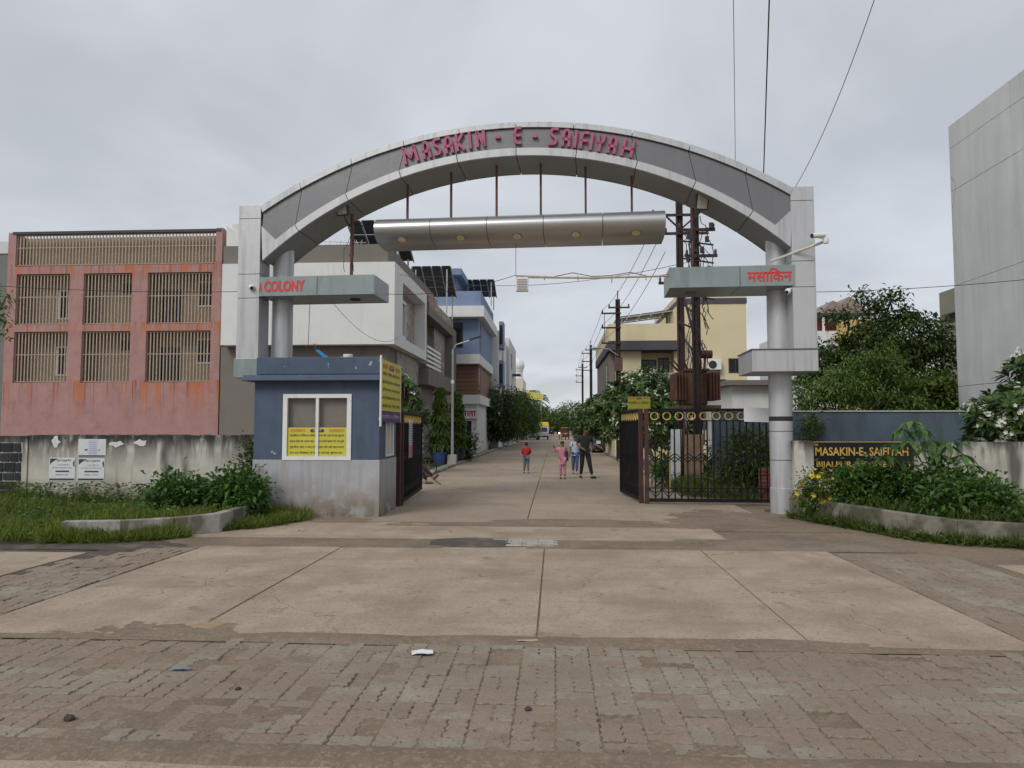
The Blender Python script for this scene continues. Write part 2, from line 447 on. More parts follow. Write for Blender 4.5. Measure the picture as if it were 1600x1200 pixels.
pave(pb, -23 * MOD, BY0, 46, 8, band_key, near_cam, 0.003, .016, lambda x, y: rnd.random() < .018 or any(abs(x - q.x) < .13 and abs(y - q.y) < .13 for q in GAPS))

# --- apron of big concrete slabs
ap = sheet('entrance_apron', m_dirt, -5.0, 3.7, 5.8, 10.25, -0.004); tag(ap, kind='structure', label='concrete apron of wide slabs before the entrance arch')
xs = [-5.0, -3.02, -0.15, 2.0, 3.7]
for a, b in zip(xs, xs[1:]):
    MB().box(a + .008, b - .008, 5.83, 10.2, -0.1, 0.012 + rnd.uniform(-.002, .002)).build('slab', m_conc, ap, bevel=0.008)

# --- paver strips at both sides of the apron
def strip_key(x, y, j):
    r_ = rnd.random(); return 'b' if r_ < .45 else ('g' if r_ < .8 else 'r')
sl = sheet('paver_strip_left', m_mud, -6.35, -5.0, 3.9, 10.6, -0.006, None, 30, 120, 0.006, 9); tag(sl, kind='structure', label='sunken strip of brown pavers along the left of the apron')
pave(sl, -6.27, 5.85, 5, 17, strip_key, lambda x, y: math.hypot(x, y), 0.011, 0.03, lambda x, y: x < -6.2 + max(0, (y - 9.0)) * 0.6)
def strip_key2(x, y, j):
    r_ = rnd.random(); k = int((x - 3.7) / MOD)
    return ('g' if r_ < .8 else 'b') if k in (1, 2, 4, 5) else ('r' if r_ < .5 else 'b')
sr = sheet('paver_strip_right', m_dirt, 3.7, 5.4, 5.82, 10.3, -0.006, None, 30, 90, 0.005, 11); tag(sr, kind='structure', label='strip of grey and red pavers along the right of the apron')
pave(sr, 3.72, 5.85, 6, 17, strip_key2, lambda x, y: math.hypot(x, y), 0.010, 0.015)
for nm, a, b, y1, lb in (('side_road_left', -40, -6.36, 9.6, 'concrete side road running off beside the brown paver strip'), ('side_road_right', 5.42, 40, 9.4, 'concrete side road beyond the grey and red paver strip')):
    tag(MB().box(a, b, 5.9, y1, -0.1, 0.004).build(nm, m_conc), kind='structure', label=lb)
tag(sheet('muddy_verge_left', m_mud, -40, -5.02, 9.5, 11.2, -0.012, None, 120, 14, 0.012, 3), kind='structure', label='dark muddy verge below the grass')
tag(sheet('muddy_verge_right', m_dirt, 4.3, 40, 9.4, 12.6, -0.010, None, 120, 20, 0.012, 4), kind='structure', label='dusty verge below the planter')

# --- rough threshold in front of the gate, then the street slabs
def hole(X, Y): return -0.012 * np.exp(-(((X + 1.0) / 0.62) ** 2 + ((Y - 10.72) / 0.28) ** 2) ** 2)
th = sheet('gate_threshold', m_conc, -6.0, 2.6, 10.22, 13.0, 0.002, None, 160, 60, 0.004, 21, hole); tag(th, kind='structure', label='patched rough concrete between the apron and the gate')
def drift(name, label, m_, x0, x1, y0, y1, top, seed, rag=.35, dens=16):
    """thin uneven layer with a ragged edge that dives under the surface it lies on."""
    cx, cy, rx, ry = (x0 + x1) / 2, (y0 + y1) / 2, (x1 - x0) / 2, (y1 - y0) / 2
    def fn(X, Y):
        q = np.abs((X - cx) / rx) ** 2.6 + np.abs((Y - cy) / ry) ** 2.6
        q = q + rag * (wob(X * 2.0, Y * 3.2, seed) + .5 * wob(X * 7, Y * 9, seed + 1))
        return np.clip(.55 - q, -.6, .5) * top * 2 + .002 * wob(X * 9, Y * 9, seed + 2)
    o = sheet(name, m_, x0 - rx * .15, x1 + rx * .15, y0 - ry * .15, y1 + ry * .15, .011, None, int((x1 - x0) * dens) + 12, int((y1 - y0) * dens * 1.4) + 12, fn=fn)
    return tag(o, kind='structure', label=label)
tag(sheet('dusty_shoulder', m_dirt, 2.55, 5.2, 10.25, 16.2, -0.004, None, 50, 70, 0.006, 23), kind='structure', label='dusty ground at the foot of the arch column')
drift('gravel_patch', 'dark broken asphalt and gravel patch beside the concrete', m_gravel, 2.0, 4.7, 10.3, 11.2, .007, 22, .7)
drift('pothole', 'dark muddy pothole in the gate threshold', m_mud, -1.95, -.45, 10.3, 11.28, .018, 25, .14, 30)
drift('dirt_drift', 'brown dirt washed over the slabs before the column', m_dirt, 1.6, 4.6, 12.4, 15.6, .010, 26)
drift('dirt_drift', 'dirt trail running from the pothole towards the column', m_dirt, -.2, 2.6, 10.25, 11.0, .006, 41, .6)
drift('dirt_drift', 'brown dirt lying along the foot of the booth', m_dirt, -5.6, -2.9, 12.75, 13.7, .012, 27)
drift('dirt_drift', 'thin dirt smear between the planter kerb and the apron', m_dirt, -5.9, -1.9, 10.1, 11.0, .005, 28, .6)
drift('dirt_drift', 'dirt spread over the far left corner of the apron', m_dirt, -4.4, -2.4, 5.75, 6.35, .004, 29, .7)
drift('dirt_drift', 'thin dirt line along the edge of the apron slab', m_dirt, -5.2, 3.8, 5.72, 6.02, .006, 30, .4)
drift('dirt_drift', 'dirt ridge along the edge of the main road', m_dirt, -7, 7, 3.66, 3.90, .008, 33, .5)
drift('dirt_drift', 'dusty smear across the first street slabs', m_dirt, -2.6, 2.2, 12.6, 13.6, .006, 34, .5)
drift('mud_smear', 'dark mud tracked along the brown paver strip edge', m_mud, -7.6, -5.1, 9.9, 10.7, .010, 35, .4)
drift('sand_spill', 'small orange sand spill on the apron slab', mat('orange_sand', (.31, .215, .125), .95, .25, 9), -3.2, -2.8, 6.0, 6.25, .003, 36, .4, 40)
pp = sheet('paver_patch', m_dirt, -0.95, -0.02, 10.42, 11.02, 0.006); tag(pp, kind='structure', label='small patch of pale grey zigzag pavers beside the pothole')
m_ppale = mat('paver_pale', (0.36, 0.335, 0.29), 0.85, 0.1, 9, 0.3, 80, objrand=0.12, grime=[((0.25, 0.2, 0.15), 3, 0.55, 0.7, None, 0.7)])
me = zig_mesh('paver', 0.225, 0.112, 0.03, 5); me.materials.append(m_ppale)
for j in range(5):
    for i in range(4):
        x, y = -0.83 + i * 0.232 + (j % 2) * .06, 10.49 + j * 0.118
        if (x + 0.8) < 0.25 - j * 0.03 and j < 3 and rnd.random() < .6: continue
        o = bpy.data.objects.new('paver', me); col.objects.link(o); o.parent = pp; o.location = (x, y, 0.02 + rnd.gauss(0, .003)); o.rotation_euler = (rnd.gauss(0, .02), rnd.gauss(0, .02), rnd.gauss(0, .03))
st = sheet('street', m_dirt, -5.2, 4.6, 13.0, 190, -0.012); tag(st, kind='structure', label='long concrete street running through the colony')
y = 13.02
k = 0
while y < 180:
    ln = 3.2 if k == 0 else 4.3
    if y > 60: ln = 8.6
    for a, b in ((-4.35, -0.52), (-0.50, 3.15)):
        if y < 16.2 and b > 3: b = 3.9
        MB().box(a, b, y, y + ln - 0.02, -0.1, 0.010 + rnd.uniform(-.003, .003)).build('slab', m_conc_street, st)
    y += ln; k += 1
tag(sheet('earth_left', m_dirt, -60, -4.3, 11.2, 200, -0.02, None, 60, 60, 0.01, 31), kind='structure', label='earth between the street and the houses')
tag(sheet('earth_right', m_dirt, 3.1, 60, 12.6, 200, -0.02, None, 60, 60, 0.01, 32), kind='structure', label='earth beside the right edge of the street')
tag(MB().box(-4.75, -4.37, 21, 170, -0.1, 0.10).build('kerb_left', m_kerb), kind='structure', label='low concrete kerb along the left of the street')
tag(MB().box(3.2, 3.5, 21, 170, -0.1, 0.09).build('kerb_right', m_kerb), kind='structure', label='low concrete kerb along the right of the street')
# loose grit and pebbles
mb = MB()
for i in range(2400):
    z_ = rnd.random()
    if z_ < .75: x, y = rnd.uniform(-5, 4.8), rnd.uniform(3.2, 10.5)
    else: x, y = rnd.uniform(-6, 5), rnd.uniform(9.8, 15)
    if z_ < .2: y = 3.78 + abs(rnd.gauss(0, .12))
    s = abs(rnd.gauss(0, .0045)) + .002
    if rnd.random() < .02: s *= 1.9
    a = rnd.random() * 6.28
    P = [(x + s * math.cos(a + k * 2.1) * rnd.uniform(.7, 1.2), y + s * math.sin(a + k * 2.1) * rnd.uniform(.7, 1.2), 0.006) for k in range(3)]
    mb.add(P + [(x, y, 0.010 + s * .55)], [(0, 1, 3), (1, 2, 3), (2, 0, 3)])
tag(mb.build('grit', mat('grit', (0.20, 0.16, 0.12), 0.9, 0.3, 30, island=0.6)), 'loose grit and pebbles scattered over the concrete', 'grit', kind='stuff')
# litter
def litter(name, px, py, sx, sy, m, label, rz, seed, cat='litter'):
    P = gz(px, py); rs = random.Random(seed)
    t = thing(name, label, cat, (P.x, P.y, 0.014), rz, local=True) if False else None
    n = 5; V = []; F = []
    for j in range(n):
        for i in range(n): V.append(((i / (n - 1) - .5) * sx, (j / (n - 1) - .5) * sy, 0.004 + rs.random() * min(sx, sy) * 0.12))
    for j in range(n - 1):
        for i in range(n - 1): F.append((j * n + i, j * n + i + 1, (j + 1) * n + i + 1, (j + 1) * n + i))
    o = MB().add(V, F).build(name, m, smooth=60); o.location = (P.x, P.y, 0.012); o.rotation_euler = (0, 0, rz)
    tag(o, label, cat)
m_paper = mat('paper', (0.70, 0.71, 0.72), 0.8, 0.06, 6, grime=[((0.45, 0.30, 0.25), 6, 0.55, 0.7, None, 0.5)])
litter('paper_scrap', 660, 1023, 0.16, 0.10, m_paper, 'crumpled white paper scrap lying on the zigzag pavers', 0.2, 1)
litter('dry_leaf', 824, 1004, 0.17, 0.05, mat('dry_leaf', (0.42, 0.34, 0.24), 0.8), 'dry curled leaf at the edge of the apron slab', 0.15, 2, 'leaf')
litter('plastic_shred', 281, 1048, 0.13, 0.045, mat('blue_plastic', (0.10, 0.27, 0.33), 0.5, 0.2, 20, grime=[((0.22, 0.17, 0.12), 18, 0.4, 0.6, None, 0.8)]), 'faded blue plastic shred trodden into the pavers', 0.1, 3)
for (px, py, s, lb) in ((108, 1126, .026, 'dark clod of earth on the reddish pavers'), (825, 1110, .016, 'small dark stone among the reddish pavers'), (372, 1078, .015, 'tiny dark stone on the grey pavers')):
    P = gz(px, py); mb = MB().ball((0, 0, 0), s * 1.3, s, s * .8, 9, 6)
    mb.v = [(x * rnd.uniform(.8, 1.2), y_ * rnd.uniform(.8, 1.2), z_ * rnd.uniform(.8, 1.2)) for x, y_, z_ in mb.v]
    o = mb.build('stone', mat('dark_stone', (0.05, 0.045, 0.04), 0.8, 0.3, 40)); o.location = (P.x, P.y, s * .6); tag(o, lb, 'stone')
# ================================================================== ENTRANCE ARCH
GL = Vector((-6.346, 14.7235, 0)); GR = math.radians(-2.8065)
GU = Vector((math.cos(GR), math.sin(GR), 0)); GN = Vector((-GU.y, GU.x, 0))
def gg(px, py, v=0.0):
    o = GL + GN * v; r = _ray(px, py); t = (o - _C).dot(GN) / r.dot(GN); P = _C + r * t
    return (P - GL).dot(GU), P.z
def gate_pt(u, v, z): return GL + GU * u + GN * v + Z3 * z
acp_g = [((0.22, 0.21, 0.20), 2.2, 0.50, 0.64, (3, 3, 0.18), 0.30)]
m_acp = mat('silver_cladding', (0.50, 0.503, 0.512), 0.40, 0.05, 1.2, 0.22, 3.0, metal=0.35, spec=0.5, grime=acp_g)
m_acpd = mat('grey_cladding', (0.185, 0.185, 0.192), 0.36, 0.06, 1.0, 0.2, 2.5, metal=0.45, spec=0.5, grime=acp_g)
m_acps = mat('soffit_cladding', (0.25, 0.25, 0.25), 0.55, 0.08, 1.0, metal=0.2, grime=acp_g)
m_tube = mat('brushed_cladding', (0.46, 0.46, 0.455), 0.34, 0.05, 2, metal=0.75, spec=0.5)
m_black = mat('joint_black', (0.025, 0.025, 0.027), 0.7)
m_beam = mat('grey_green_panel', (0.25, 0.30, 0.30), 0.35, 0.08, 1.4, metal=0.15, grime=[((0.12, 0.13, 0.12), 2.5, 0.5, 0.75, (2, 2, 0.3), 0.5)])
m_pink = mat('letter_pink', (0.40, 0.10, 0.18), 0.5, 0.08, 8)
m_red = mat('letter_red', (0.60, 0.045, 0.035), 0.5, 0.08, 8)
m_rust = mat('rusty_steel', (0.10, 0.055, 0.045), 0.8, 0.4, 14, grime=[((0.19, 0.09, 0.055), 9, 0.5, 0.7, None, 0.7)])
m_lens = mat('lamp_lens', (0.72, 0.58, 0.33), 0.4)
arch = thing('entrance_arch', 'silver clad entrance arch with pink raised letters spanning the street', 'gateway', GL, GR, local=True)
CU = 5.58
def arc(cz, R, aend, t): a = math.radians(aend) * t; return CU + R * math.sin(a), cz + R * math.cos(a)
def P_out(t): return arc(-2.25, 10.19, 32.2, t)
def P_band(t): return arc(-2.10, 9.93, 32.9, t)
def P_low(t): return arc(-0.85, 8.10, 41.6, t)
def P_lowf(t):
    u, z = P_low(t); d = Vector((u - CU, z + .85)).normalized() * .155; return u + d.x, z + d.y
GD = 1.12
joints = [-1, -0.83, -0.62, -0.415, -0.207, 0, 0.207, 0.415, 0.62, 0.83, 1]
def strip(fa, fb, t0, t1, v0, v1, n=8):
    mb = MB(); g_ = 0.0013
    ts = [t0 + g_ + (t1 - t0 - 2 * g_) * i / n for i in range(n + 1)]
    for a, b in zip(ts, ts[1:]):
        A, B, C_, D = fa(a), fa(b), fb(b), fb(a)
        mb.hexa([(A[0], v0, A[1]), (B[0], v0, B[1]), (C_[0], v0, C_[1]), (D[0], v0, D[1])],
                [(A[0], v1, A[1]), (B[0], v1, B[1]), (C_[0], v1, C_[1]), (D[0], v1, D[1])])
    return mb
def off(f, k):
    def g_(t):
        u, z = f(t); d = Vector((u - CU, z + 1.5)).normalized(); return u + d.x * k, z + d.y * k
    return g_
strip(off(P_out, -.03), off(P_low, .03), -1, 1, 0.045, GD - .01, 60).build('arch_core', m_black, arch)
for t0, t1 in zip(joints, joints[1:]):
    strip(P_out, off(P_band, .0), t0, t1, -0.02, 0.20).build('fascia_panel', m_acp, arch)
    strip(P_out, off(P_out, -.05), t0, t1, 0.203, GD).build('top_panel', m_acp, arch)
    def lo_(t):
        if abs(t) > 0.915:
            k = (abs(t) - .915) / .085; a = P_lowf(math.copysign(.915, t)); b = (CU + math.copysign(5.41, t), 5.95); return a[0] + (b[0] - a[0]) * k, a[1] + (b[1] - a[1]) * k
        return P_lowf(t)
    strip(off(P_band, -.018), lo_, t0, t1, 0.03, 0.06).build('face_panel', m_acpd, arch)
    strip(lo_, P_low, t0, t1, -0.005, 0.05).build('lower_panel', m_acp, arch)
    strip(off(P_low, .045), off(P_low, .004), t0, t1, 0.053, GD).build('soffit_panel', m_acps, arch)
    strip(P_out, P_low, t0, t1, GD + .002, GD + .03).build('back_panel', m_acpd, arch)

# raised letters
GLY = {'M': ([[(0, 0), (.06, 1), (.5, .3), (.94, 1), (1, 0)]], 1.45), 'A': ([[(0, 0), (0, .72), (.2, 1), (.65, 1), (.85, .75), (.85, 0)], [(0, .4), (.85, .4)]], .82),
       'S': ([[(.95, 1), (.25, 1), (.05, .78), (.25, .58), (.75, .45), (.92, .22), (.7, 0), (0, 0)]], .8), 'K': ([[(0, 0), (0, 1)], [(.85, 1), (.1, .5), (.9, 0)]], .8),
       'I': ([[(.1, 0), (.1, 1)]], .4), 'N': ([[(0, 0), (0, 1), (.85, 0), (.85, 1)]], .9), 'E': ([[(.85, 1), (.35, 1), (.05, .7), (.05, .3), (.35, 0), (.85, 0)], [(.05, .5), (.8, .5)]], .8),
       'F': ([[(0, 0), (0, .78), (.2, 1), (.85, 1)], [(0, .48), (.7, .48)]], .75), 'Y': ([[(0, 1), (.05, .62), (.42, .46), (.8, .62), (.85, 1)], [(.42, .46), (.42, 0)]], .8),
       'H': ([[(0, 0), (0, 1)], [(.85, 0), (.85, 1)], [(0, .45), (.85, .45)]], 1.2), '-': ([[(0, .5), (.6, .5)]], .5)}
def stroke_letter(ch, u, hgt, ang, cz_):
    strokes, wd = GLY[ch]; T = 0.056
    ca, sa = math.cos(ang), math.sin(ang)
    back, front = MB(), MB()
    xm = max(p[0] for s in strokes for p in s) / 2
    def smooth_line(s):
        if len(s) < 5: return s
        for _ in range(2):
            q = [s[0]]
            for a, b in zip(s, s[1:]): q += [(a[0] * .75 + b[0] * .25, a[1] * .75 + b[1] * .25), (a[0] * .25 + b[0] * .75, a[1] * .25 + b[1] * .75)]
            s = [s[0]] + q[2:-1] + [s[-1]]
        return s
    for s in strokes:
        if ch != 'M': s = smooth_line(s)
        for a in s[1:-1]:
            pa = Vector(((a[0] - xm) * wd * hgt * .58, (a[1] - .5) * hgt)); q = [pa + Vector((math.cos(k * .785), math.sin(k * .785))) * T / 2 for k in range(8)]
            q = [(u + p.x * ca + p.y * sa, cz_ - p.x * sa + p.y * ca) for p in q]; front.prism([(p[0], -0.0445, p[1]) for p in q], (0, .07, 0))
        for a, b in zip(s, s[1:]):
            pa = Vector(((a[0] - xm) * wd * hgt * .58, (a[1] - .5) * hgt)); pb_ = Vector(((b[0] - xm) * wd * hgt * .58, (b[1] - .5) * hgt))
            d = (pb_ - pa).normalized(); pa = pa - d * (T * .45 if a == s[0] else 0); pb_ = pb_ + d * (T * .45 if b == s[-1] else 0); n = Vector((-d.y, d.x)) * T / 2
            q = [pa + n, pb_ + n, pb_ - n, pa - n]
            q = [(u + p.x * ca + p.y * sa, cz_ - p.x * sa + p.y * ca) for p in q]
            front.hexa([(p[0], -0.045, p[1]) for p in q], [(p[0], 0.03, p[1]) for p in q])
    return front
LET = [('M', 641, 244), ('A', 666, 237), ('S', 683, 232), ('A', 701, 229), ('K', 719, 225), ('I', 734, 222), ('N', 751, 219), ('-', 778, 217), ('E', 808, 214.5), ('-', 836, 215.5),
       ('S', 865, 216), ('A', 885, 218), ('I', 899, 220), ('F', 913, 222), ('I', 924, 224), ('Y', 938, 226), ('A', 957, 229), ('H', 981, 234)]
for ch, px, py in LET:
    u, z = gg(px, py); ang = math.asin((u - CU) / 9.0)
    stroke_letter(ch, u, 0.31 if ch != '-' else .28, ang, z + .025).build('raised_letter', m_pink, arch)

# uprights: box pillars, round columns, ledges, sign beams
def pillar(u0, u1):
    p = MB().box(u0 + .01, u1 - .01, 0.01, .47, 2.9, 6.38).build('box_pillar', m_black, arch)
    zz = [3.0, 4.42, 4.93, 6.12, 6.40]
    for a, b in zip(zz, zz[1:]): MB().box(u0, u1, 0, .48, a + .006, b - .006).build('cladding_panel', m_acp, p)
pillar(-0.33, 0.15); pillar(10.97, 11.41)
for uc in (0.40, 10.85):
    c = MB().lathe((uc, 0.62, 0), [(.235, 0), (.235, .5), (.222, .51), (.222, 2.8)], 28).build('round_column', m_acp, arch, 40)
    for z0, z1 in ((3.18, 4.46), (4.84, 5.75)): MB().lathe((uc, 0.62, 0), [(.222, z0), (.222, z1)], 28).build('column_shaft', m_acp, arch, 40)
    for z in (1.05, 1.62): MB().lathe((uc, 0.62, 0), [(.2245, z), (.2245, z + .012)], 28).build('joint', m_black, c, 40)
    MB().lathe((uc, 0.62, 0), [(.2255, 1.83), (.2255, 1.92)], 28).build('black_band', m_black, c, 40)
MB().box(10.18, 11.41, -0.03, 1.3, 2.78, 3.20).build('ledge', m_acp, arch, bevel=.006)
MB().box(-0.36, 0.60, -0.03, 0.95, 2.74, 3.14).build('ledge', m_beam, arch, bevel=.006)
for z in (3.203, ):
    MB().box(10.16, 11.43, -0.05, 1.32, z, z + .02).build('ledge_lip', m_acpd, arch)
for u0, u1, uj in ((0.152, 2.64, 1.42), (8.62, 11.02, 9.98)):
    b_ = MB().box(u0 + .01, u1 - .01, 0.0, 1.08, 4.46, 4.84).build('sign_beam', m_black, arch)
    for a, c in ((u0, uj), (uj, u1)): MB().box(a + .006, c - .006, -0.022, 1.09, 4.45, 4.855).build('beam_panel', m_beam, b_)
    ub = 1.15 if u0 < 5 else 9.6
    MB().lathe((ub + .9 * (1 if u0 < 5 else -.55), .55, 4.43), [(.11, 0), (.11, .02)], 18).build('downlight', m_black if u0 < 5 else m_acpd, b_)
text('lettering', 'COLONY', m_red, (0.27, -0.024, 4.535), X3, Z3, 0.89, 0.235, arch, 0.006, 0.035)
text('lettering', 'A', m_red, (0.155, -0.024, 4.535), X3, Z3, 0.07, 0.2, arch, 0.006, 0.035)
text('lettering', 'मसािकन', m_red, (10.12, -0.024, 4.53), X3, Z3, 0.84, 0.27, arch, 0.006, 0.02)

# hanging brushed canopy below the arch, its rods and lamps
def canopy(u0, u1):
    n = 14; prof = [(.5 - .5 * math.cos(b), 5.845 + .275 * math.sin(b)) for b in [math.radians(85 - 175 * i / 20) for i in range(21)]] + [(.95, 5.572), (1.0, 5.62), (1.0, 6.08), (.9, 6.119)]
    m_ = len(prof); V = [(u0, v, z) for v, z in prof] + [(u1, v, z) for v, z in prof]
    return MB().add(V, [tuple(range(m_)), tuple(range(m_, 2 * m_))[::-1]] + [(i, m_ + i, m_ + (i + 1) % m_, (i + 1) % m_) for i in range(m_)])
cj = [2.60, 3.79, 4.97, 6.13, 7.33, 8.58]
MB().box(2.62, 8.56, .35, .9, 5.75, 6.05).build('canopy_core', m_black, arch)
for (a, b), lx in zip(zip(cj, cj[1:]), (631, 722, 809, 900, 993)):
    cp = canopy(a + .006, b - .006).build('canopy_panel', m_tube, arch, 40)
    al = math.radians(52); v, z = .5 - .5 * math.cos(al), 5.845 - .275 * math.sin(al)
    n_ = Vector((0, -.275 * math.cos(al), -.5 * math.sin(al))).normalized(); t_ = Vector((0, n_.z, -n_.y))
    u = gg(lx, 372, .35)[0]; c = Vector((u, v, z))
    for nm, R_, k, m_ in (('lamp_ring', .105, .012, m_acpd), ('lamp_lens', .09, .018, m_lens)):
        pts = [c + (X3 * math.cos(q) + t_ * math.sin(q) * .8) * R_ - n_ * .02 for q in [2 * math.pi * i / 20 for i in range(20)]]
        MB().prism(pts, n_ * (.02 + k)).build(nm, m_, cp)
for px in (637, 705, 776, 845, 915, 987):
    u = gg(px, 300, .5)[0]; s = (u - CU) / 8.1
    MB().bar((u, .5, 6.05), (u, .5, -.85 + 8.1 * math.sqrt(1 - s * s) + .03), .045).build('hanger_rod', m_rust, arch)

# ------------------------------------------------------------------ lamps, cameras and the boom on the arch
m_dark = mat('dark_metal', (0.03, 0.03, 0.032), 0.55, 0.2, 8)
m_galv = mat('galvanised', (0.36, 0.37, 0.37), 0.5, 0.15, 6, metal=0.5)
m_white = mat('white_plastic', (0.72, 0.72, 0.70), 0.45, 0.05)
m_lampglass = mat('lamp_glass', (0.42, 0.40, 0.32), 0.25, 0.15, 20)
def floodlight(label, u, v, z0, z1, side):
    P = gate_pt(u, v, z0); t = thing('floodlight', label, 'floodlight', P)
    MB().tube([P, P + Z3 * (z1 - z0)], .036, 8).build('pole', m_rust, t, 40)
    MB().lathe(P - Z3 * .02, [(.09, 0), (.09, .03), (.03, .06)], 10).build('base_plate', m_rust, t)
    h = P + Z3 * (z1 - z0 - .32)
    MB().tube([h, h + Vector((side * .07, -.15, .1)), h + Vector((side * .13, -.22, .28))], .018, 6).build('bracket', m_dark, t)
    c = h + Vector((side * .15, -.24, .42)); a = Vector((.97, side * .2, 0)).normalized(); n_ = Vector((side * .2, -.85, -.25)).normalized(); b_ = n_.cross(a).normalized()
    def sl(w, h_, d0, d1):
        q = [c + a * x * w + b_ * y * h_ for x, y in ((-1, -1), (1, -1), (1, 1), (-1, 1))]; return MB().hexa([p + n_ * d0 for p in q], [p + n_ * d1 for p in q])
    hd = sl(.13, .2, -.05, .03).build('lamp_head', m_dark, t); sl(.105, .17, .028, .036).build('lamp_glass', m_lampglass, hd)
    mb = MB(); rs = random.Random(int(u * 10))
    for k in range(5):
        p = h + Vector((0, -.03, -.1)); pts = [p]
        for j in range(7): p = p + Vector((rs.gauss(0, .035), rs.gauss(0, .02), -.12)); pts.append(p)
        mb.tube(pts, .006, 4)
    mb.build('loose_cable', m_dark, t)
ul = gg(549, 430, .5)[0]; floodlight('floodlight on a rusty pole standing on the COLONY beam', ul, .5, 4.85, 6.3, -1)
ur = gg(1083, 412, .5)[0]; floodlight('floodlight on a rusty pole standing on the red Hindi lettered beam', ur, .5, 4.85, 6.18, 1)
# bullet camera on its pipe
A = gate_pt(*(lambda q: (q[0], .25, q[1]))(gg(1205, 408, .25))); B = gate_pt(*(lambda q: (q[0], -.35, q[1]))(gg(1292, 376, -.35)))
t = thing('security_camera', 'white bullet camera on a long pipe arm above the red Hindi lettering', 'camera', A)
MB().tube([A, B], .028, 8).build('arm', mat('dirty_white_pipe', (0.55, 0.53, 0.48), 0.6, 0.2, 12), t, 40)
MB().lathe(B + Vector((-.02, 0, -.05)), [(.05, 0), (.055, .05), (.05, .1)], 10).build('mount', m_white, t)
C_ = B + Vector((-.16, -.05, .09)); D_ = Vector((-.92, -.3, -.12)).normalized()
b_ = MB().tube([C_ + D_ * -.12, C_ + D_ * .15], .048, 10).build('camera_body', m_white, t, 40)
MB().tube([C_ + D_ * .14, C_ + D_ * .165], .042, 10).build('lens', m_black, b_)
MB().bar(C_ + Vector((0, 0, -.04)), B + Vector((-.03, 0, .03)), .025).build('bracket', m_white, t)
for nm, lb, px, py, v, d in (('security_camera', 'small white dome camera on the left box pillar beside COLONY', 393, 449, -.02, Vector((.4, -.8, -.3))), ('security_camera', 'small camera under the red Hindi lettered beam by the box pillar', 1232, 455, .0, Vector((-.7, -.6, -.35)))):
    q = gg(px, py, v); P = gate_pt(q[0], v, q[1]); d.normalize(); t = thing('security_camera', lb, 'camera', P)
    MB().ball(P + d * .02, .062, n=12, m=8).build('housing', m_white, t, 60); MB().tube([P - d * .1 + Z3 * .04, P], .03, 8).build('mount', m_white, t); MB().ball(P + d * .055, .04).build('lens', m_black, t, 60)
# thin boom with a hanging box
q0 = gg(1046, 431, .3); q1 = gg(806, 433, .3); A = gate_pt(q0[0], .3, q0[1]); B = gate_pt(q1[0], .3, q1[1])
t = thing('boom_pole', 'thin weathered horizontal pole reaching out from the beam end', 'pole', A)
mid = (A + B) / 2 - Z3 * .03
MB().tube([A + (A - B).normalized() * .15, mid, B], .022, 6).build('pole', mat('bamboo', (0.42, 0.38, 0.28), 0.8, 0.25, 18), t, 40)
mb = MB()
for k in range(4):
    f_ = .15 + .22 * k; p = A.lerp(B, f_); mb.tube([p + Z3 * .02, p - Z3 * rnd.uniform(.05, .16)], .007, 4)
mb.tube([A + Z3 * .03] + [A.lerp(B, k / 8) + Z3 * (.03 - .05 * math.sin(k * 2.2)) for k in range(1, 8)] + [B + Z3 * .03], .008, 4); mb.build('wrapped_cable', m_dark, t)
qb = gg(816, 444, .3); P = gate_pt(qb[0], .3, qb[1])
t = thing('hanging_box', 'small pale louvred box hanging from the boom tip', 'box', P)
bx = MB().box(P.x - .125, P.x + .125, P.y - .07, P.y + .07, P.z - .15, P.z + .13).build('case', m_white, t, bevel=.008)
for k in range(7): MB().box(P.x - .105, P.x + .105, P.y - .082, P.y - .068, P.z - .125 + k * .034, P.z - .112 + k * .034).build('louvre', mat('louvre_grey', (0.35, 0.35, 0.34), 0.6), bx)
MB().bar((P.x - .1, P.y, P.z + .12), (P.x - .1, P.y, B.z), .012).build('hook', m_dark, t); MB().bar((P.x + .1, P.y, P.z + .12), (P.x + .1, P.y, B.z), .012).build('hook', m_dark, t)

# ================================================================== GUARD BOOTH
m_blue = mat('booth_blue', (0.072, 0.098, 0.148), 0.75, 0.12, 2.2, 0.1, 30, grime=[((0.05, 0.065, 0.09), 1.6, 0.5, 0.72, (2, 2, .6), 0.6), ((0.42, 0.45, 0.47), 6, 0.70, 0.71, None, 0.9), ((0.03, 0.035, 0.04), 2.5, 0.55, 0.75, (3, 3, .25), .6, [(3.05, 2.7)])])
m_plinth = mat('booth_plinth', (0.36, 0.37, 0.39), 0.85, 0.08, 2, 0.2, 30, grime=[((0.23, 0.18, 0.13), 2.2, 0.36, 0.56, None, .9, [(.2, .85)]), ((0.12, 0.10, 0.075), 3.0, 0.36, 0.56, None, .9, [(.05, 0.38)]), ((0.30, 0.27, 0.23), 2.4, .48, .62, (3, 3, .15), .6), ((0.55, 0.56, 0.56), 8, 0.70, 0.72, None, .8)])
m_frame = mat('white_frame', (0.70, 0.70, 0.67), 0.5, 0.05, 4, grime=[((0.4, 0.38, 0.33), 5, 0.55, 0.75, None, 0.5)])
m_glass = glassmat('window_glass', (0.03, 0.032, 0.035), 0.14)
m_blind = mat('brown_blind', (0.32, 0.285, 0.245), 0.8, 0.1, 3)
m_yel = mat('banner_yellow', (0.55, 0.50, 0.06), 0.5, 0.06, 3)
m_pur = mat('banner_purple', (0.075, 0.03, 0.13), 0.5, 0.06, 3)
m_ink = mat('banner_ink', (0.05, 0.045, 0.05), 0.6)
m_or = mat('banner_orange', (0.62, 0.16, 0.035), 0.5)
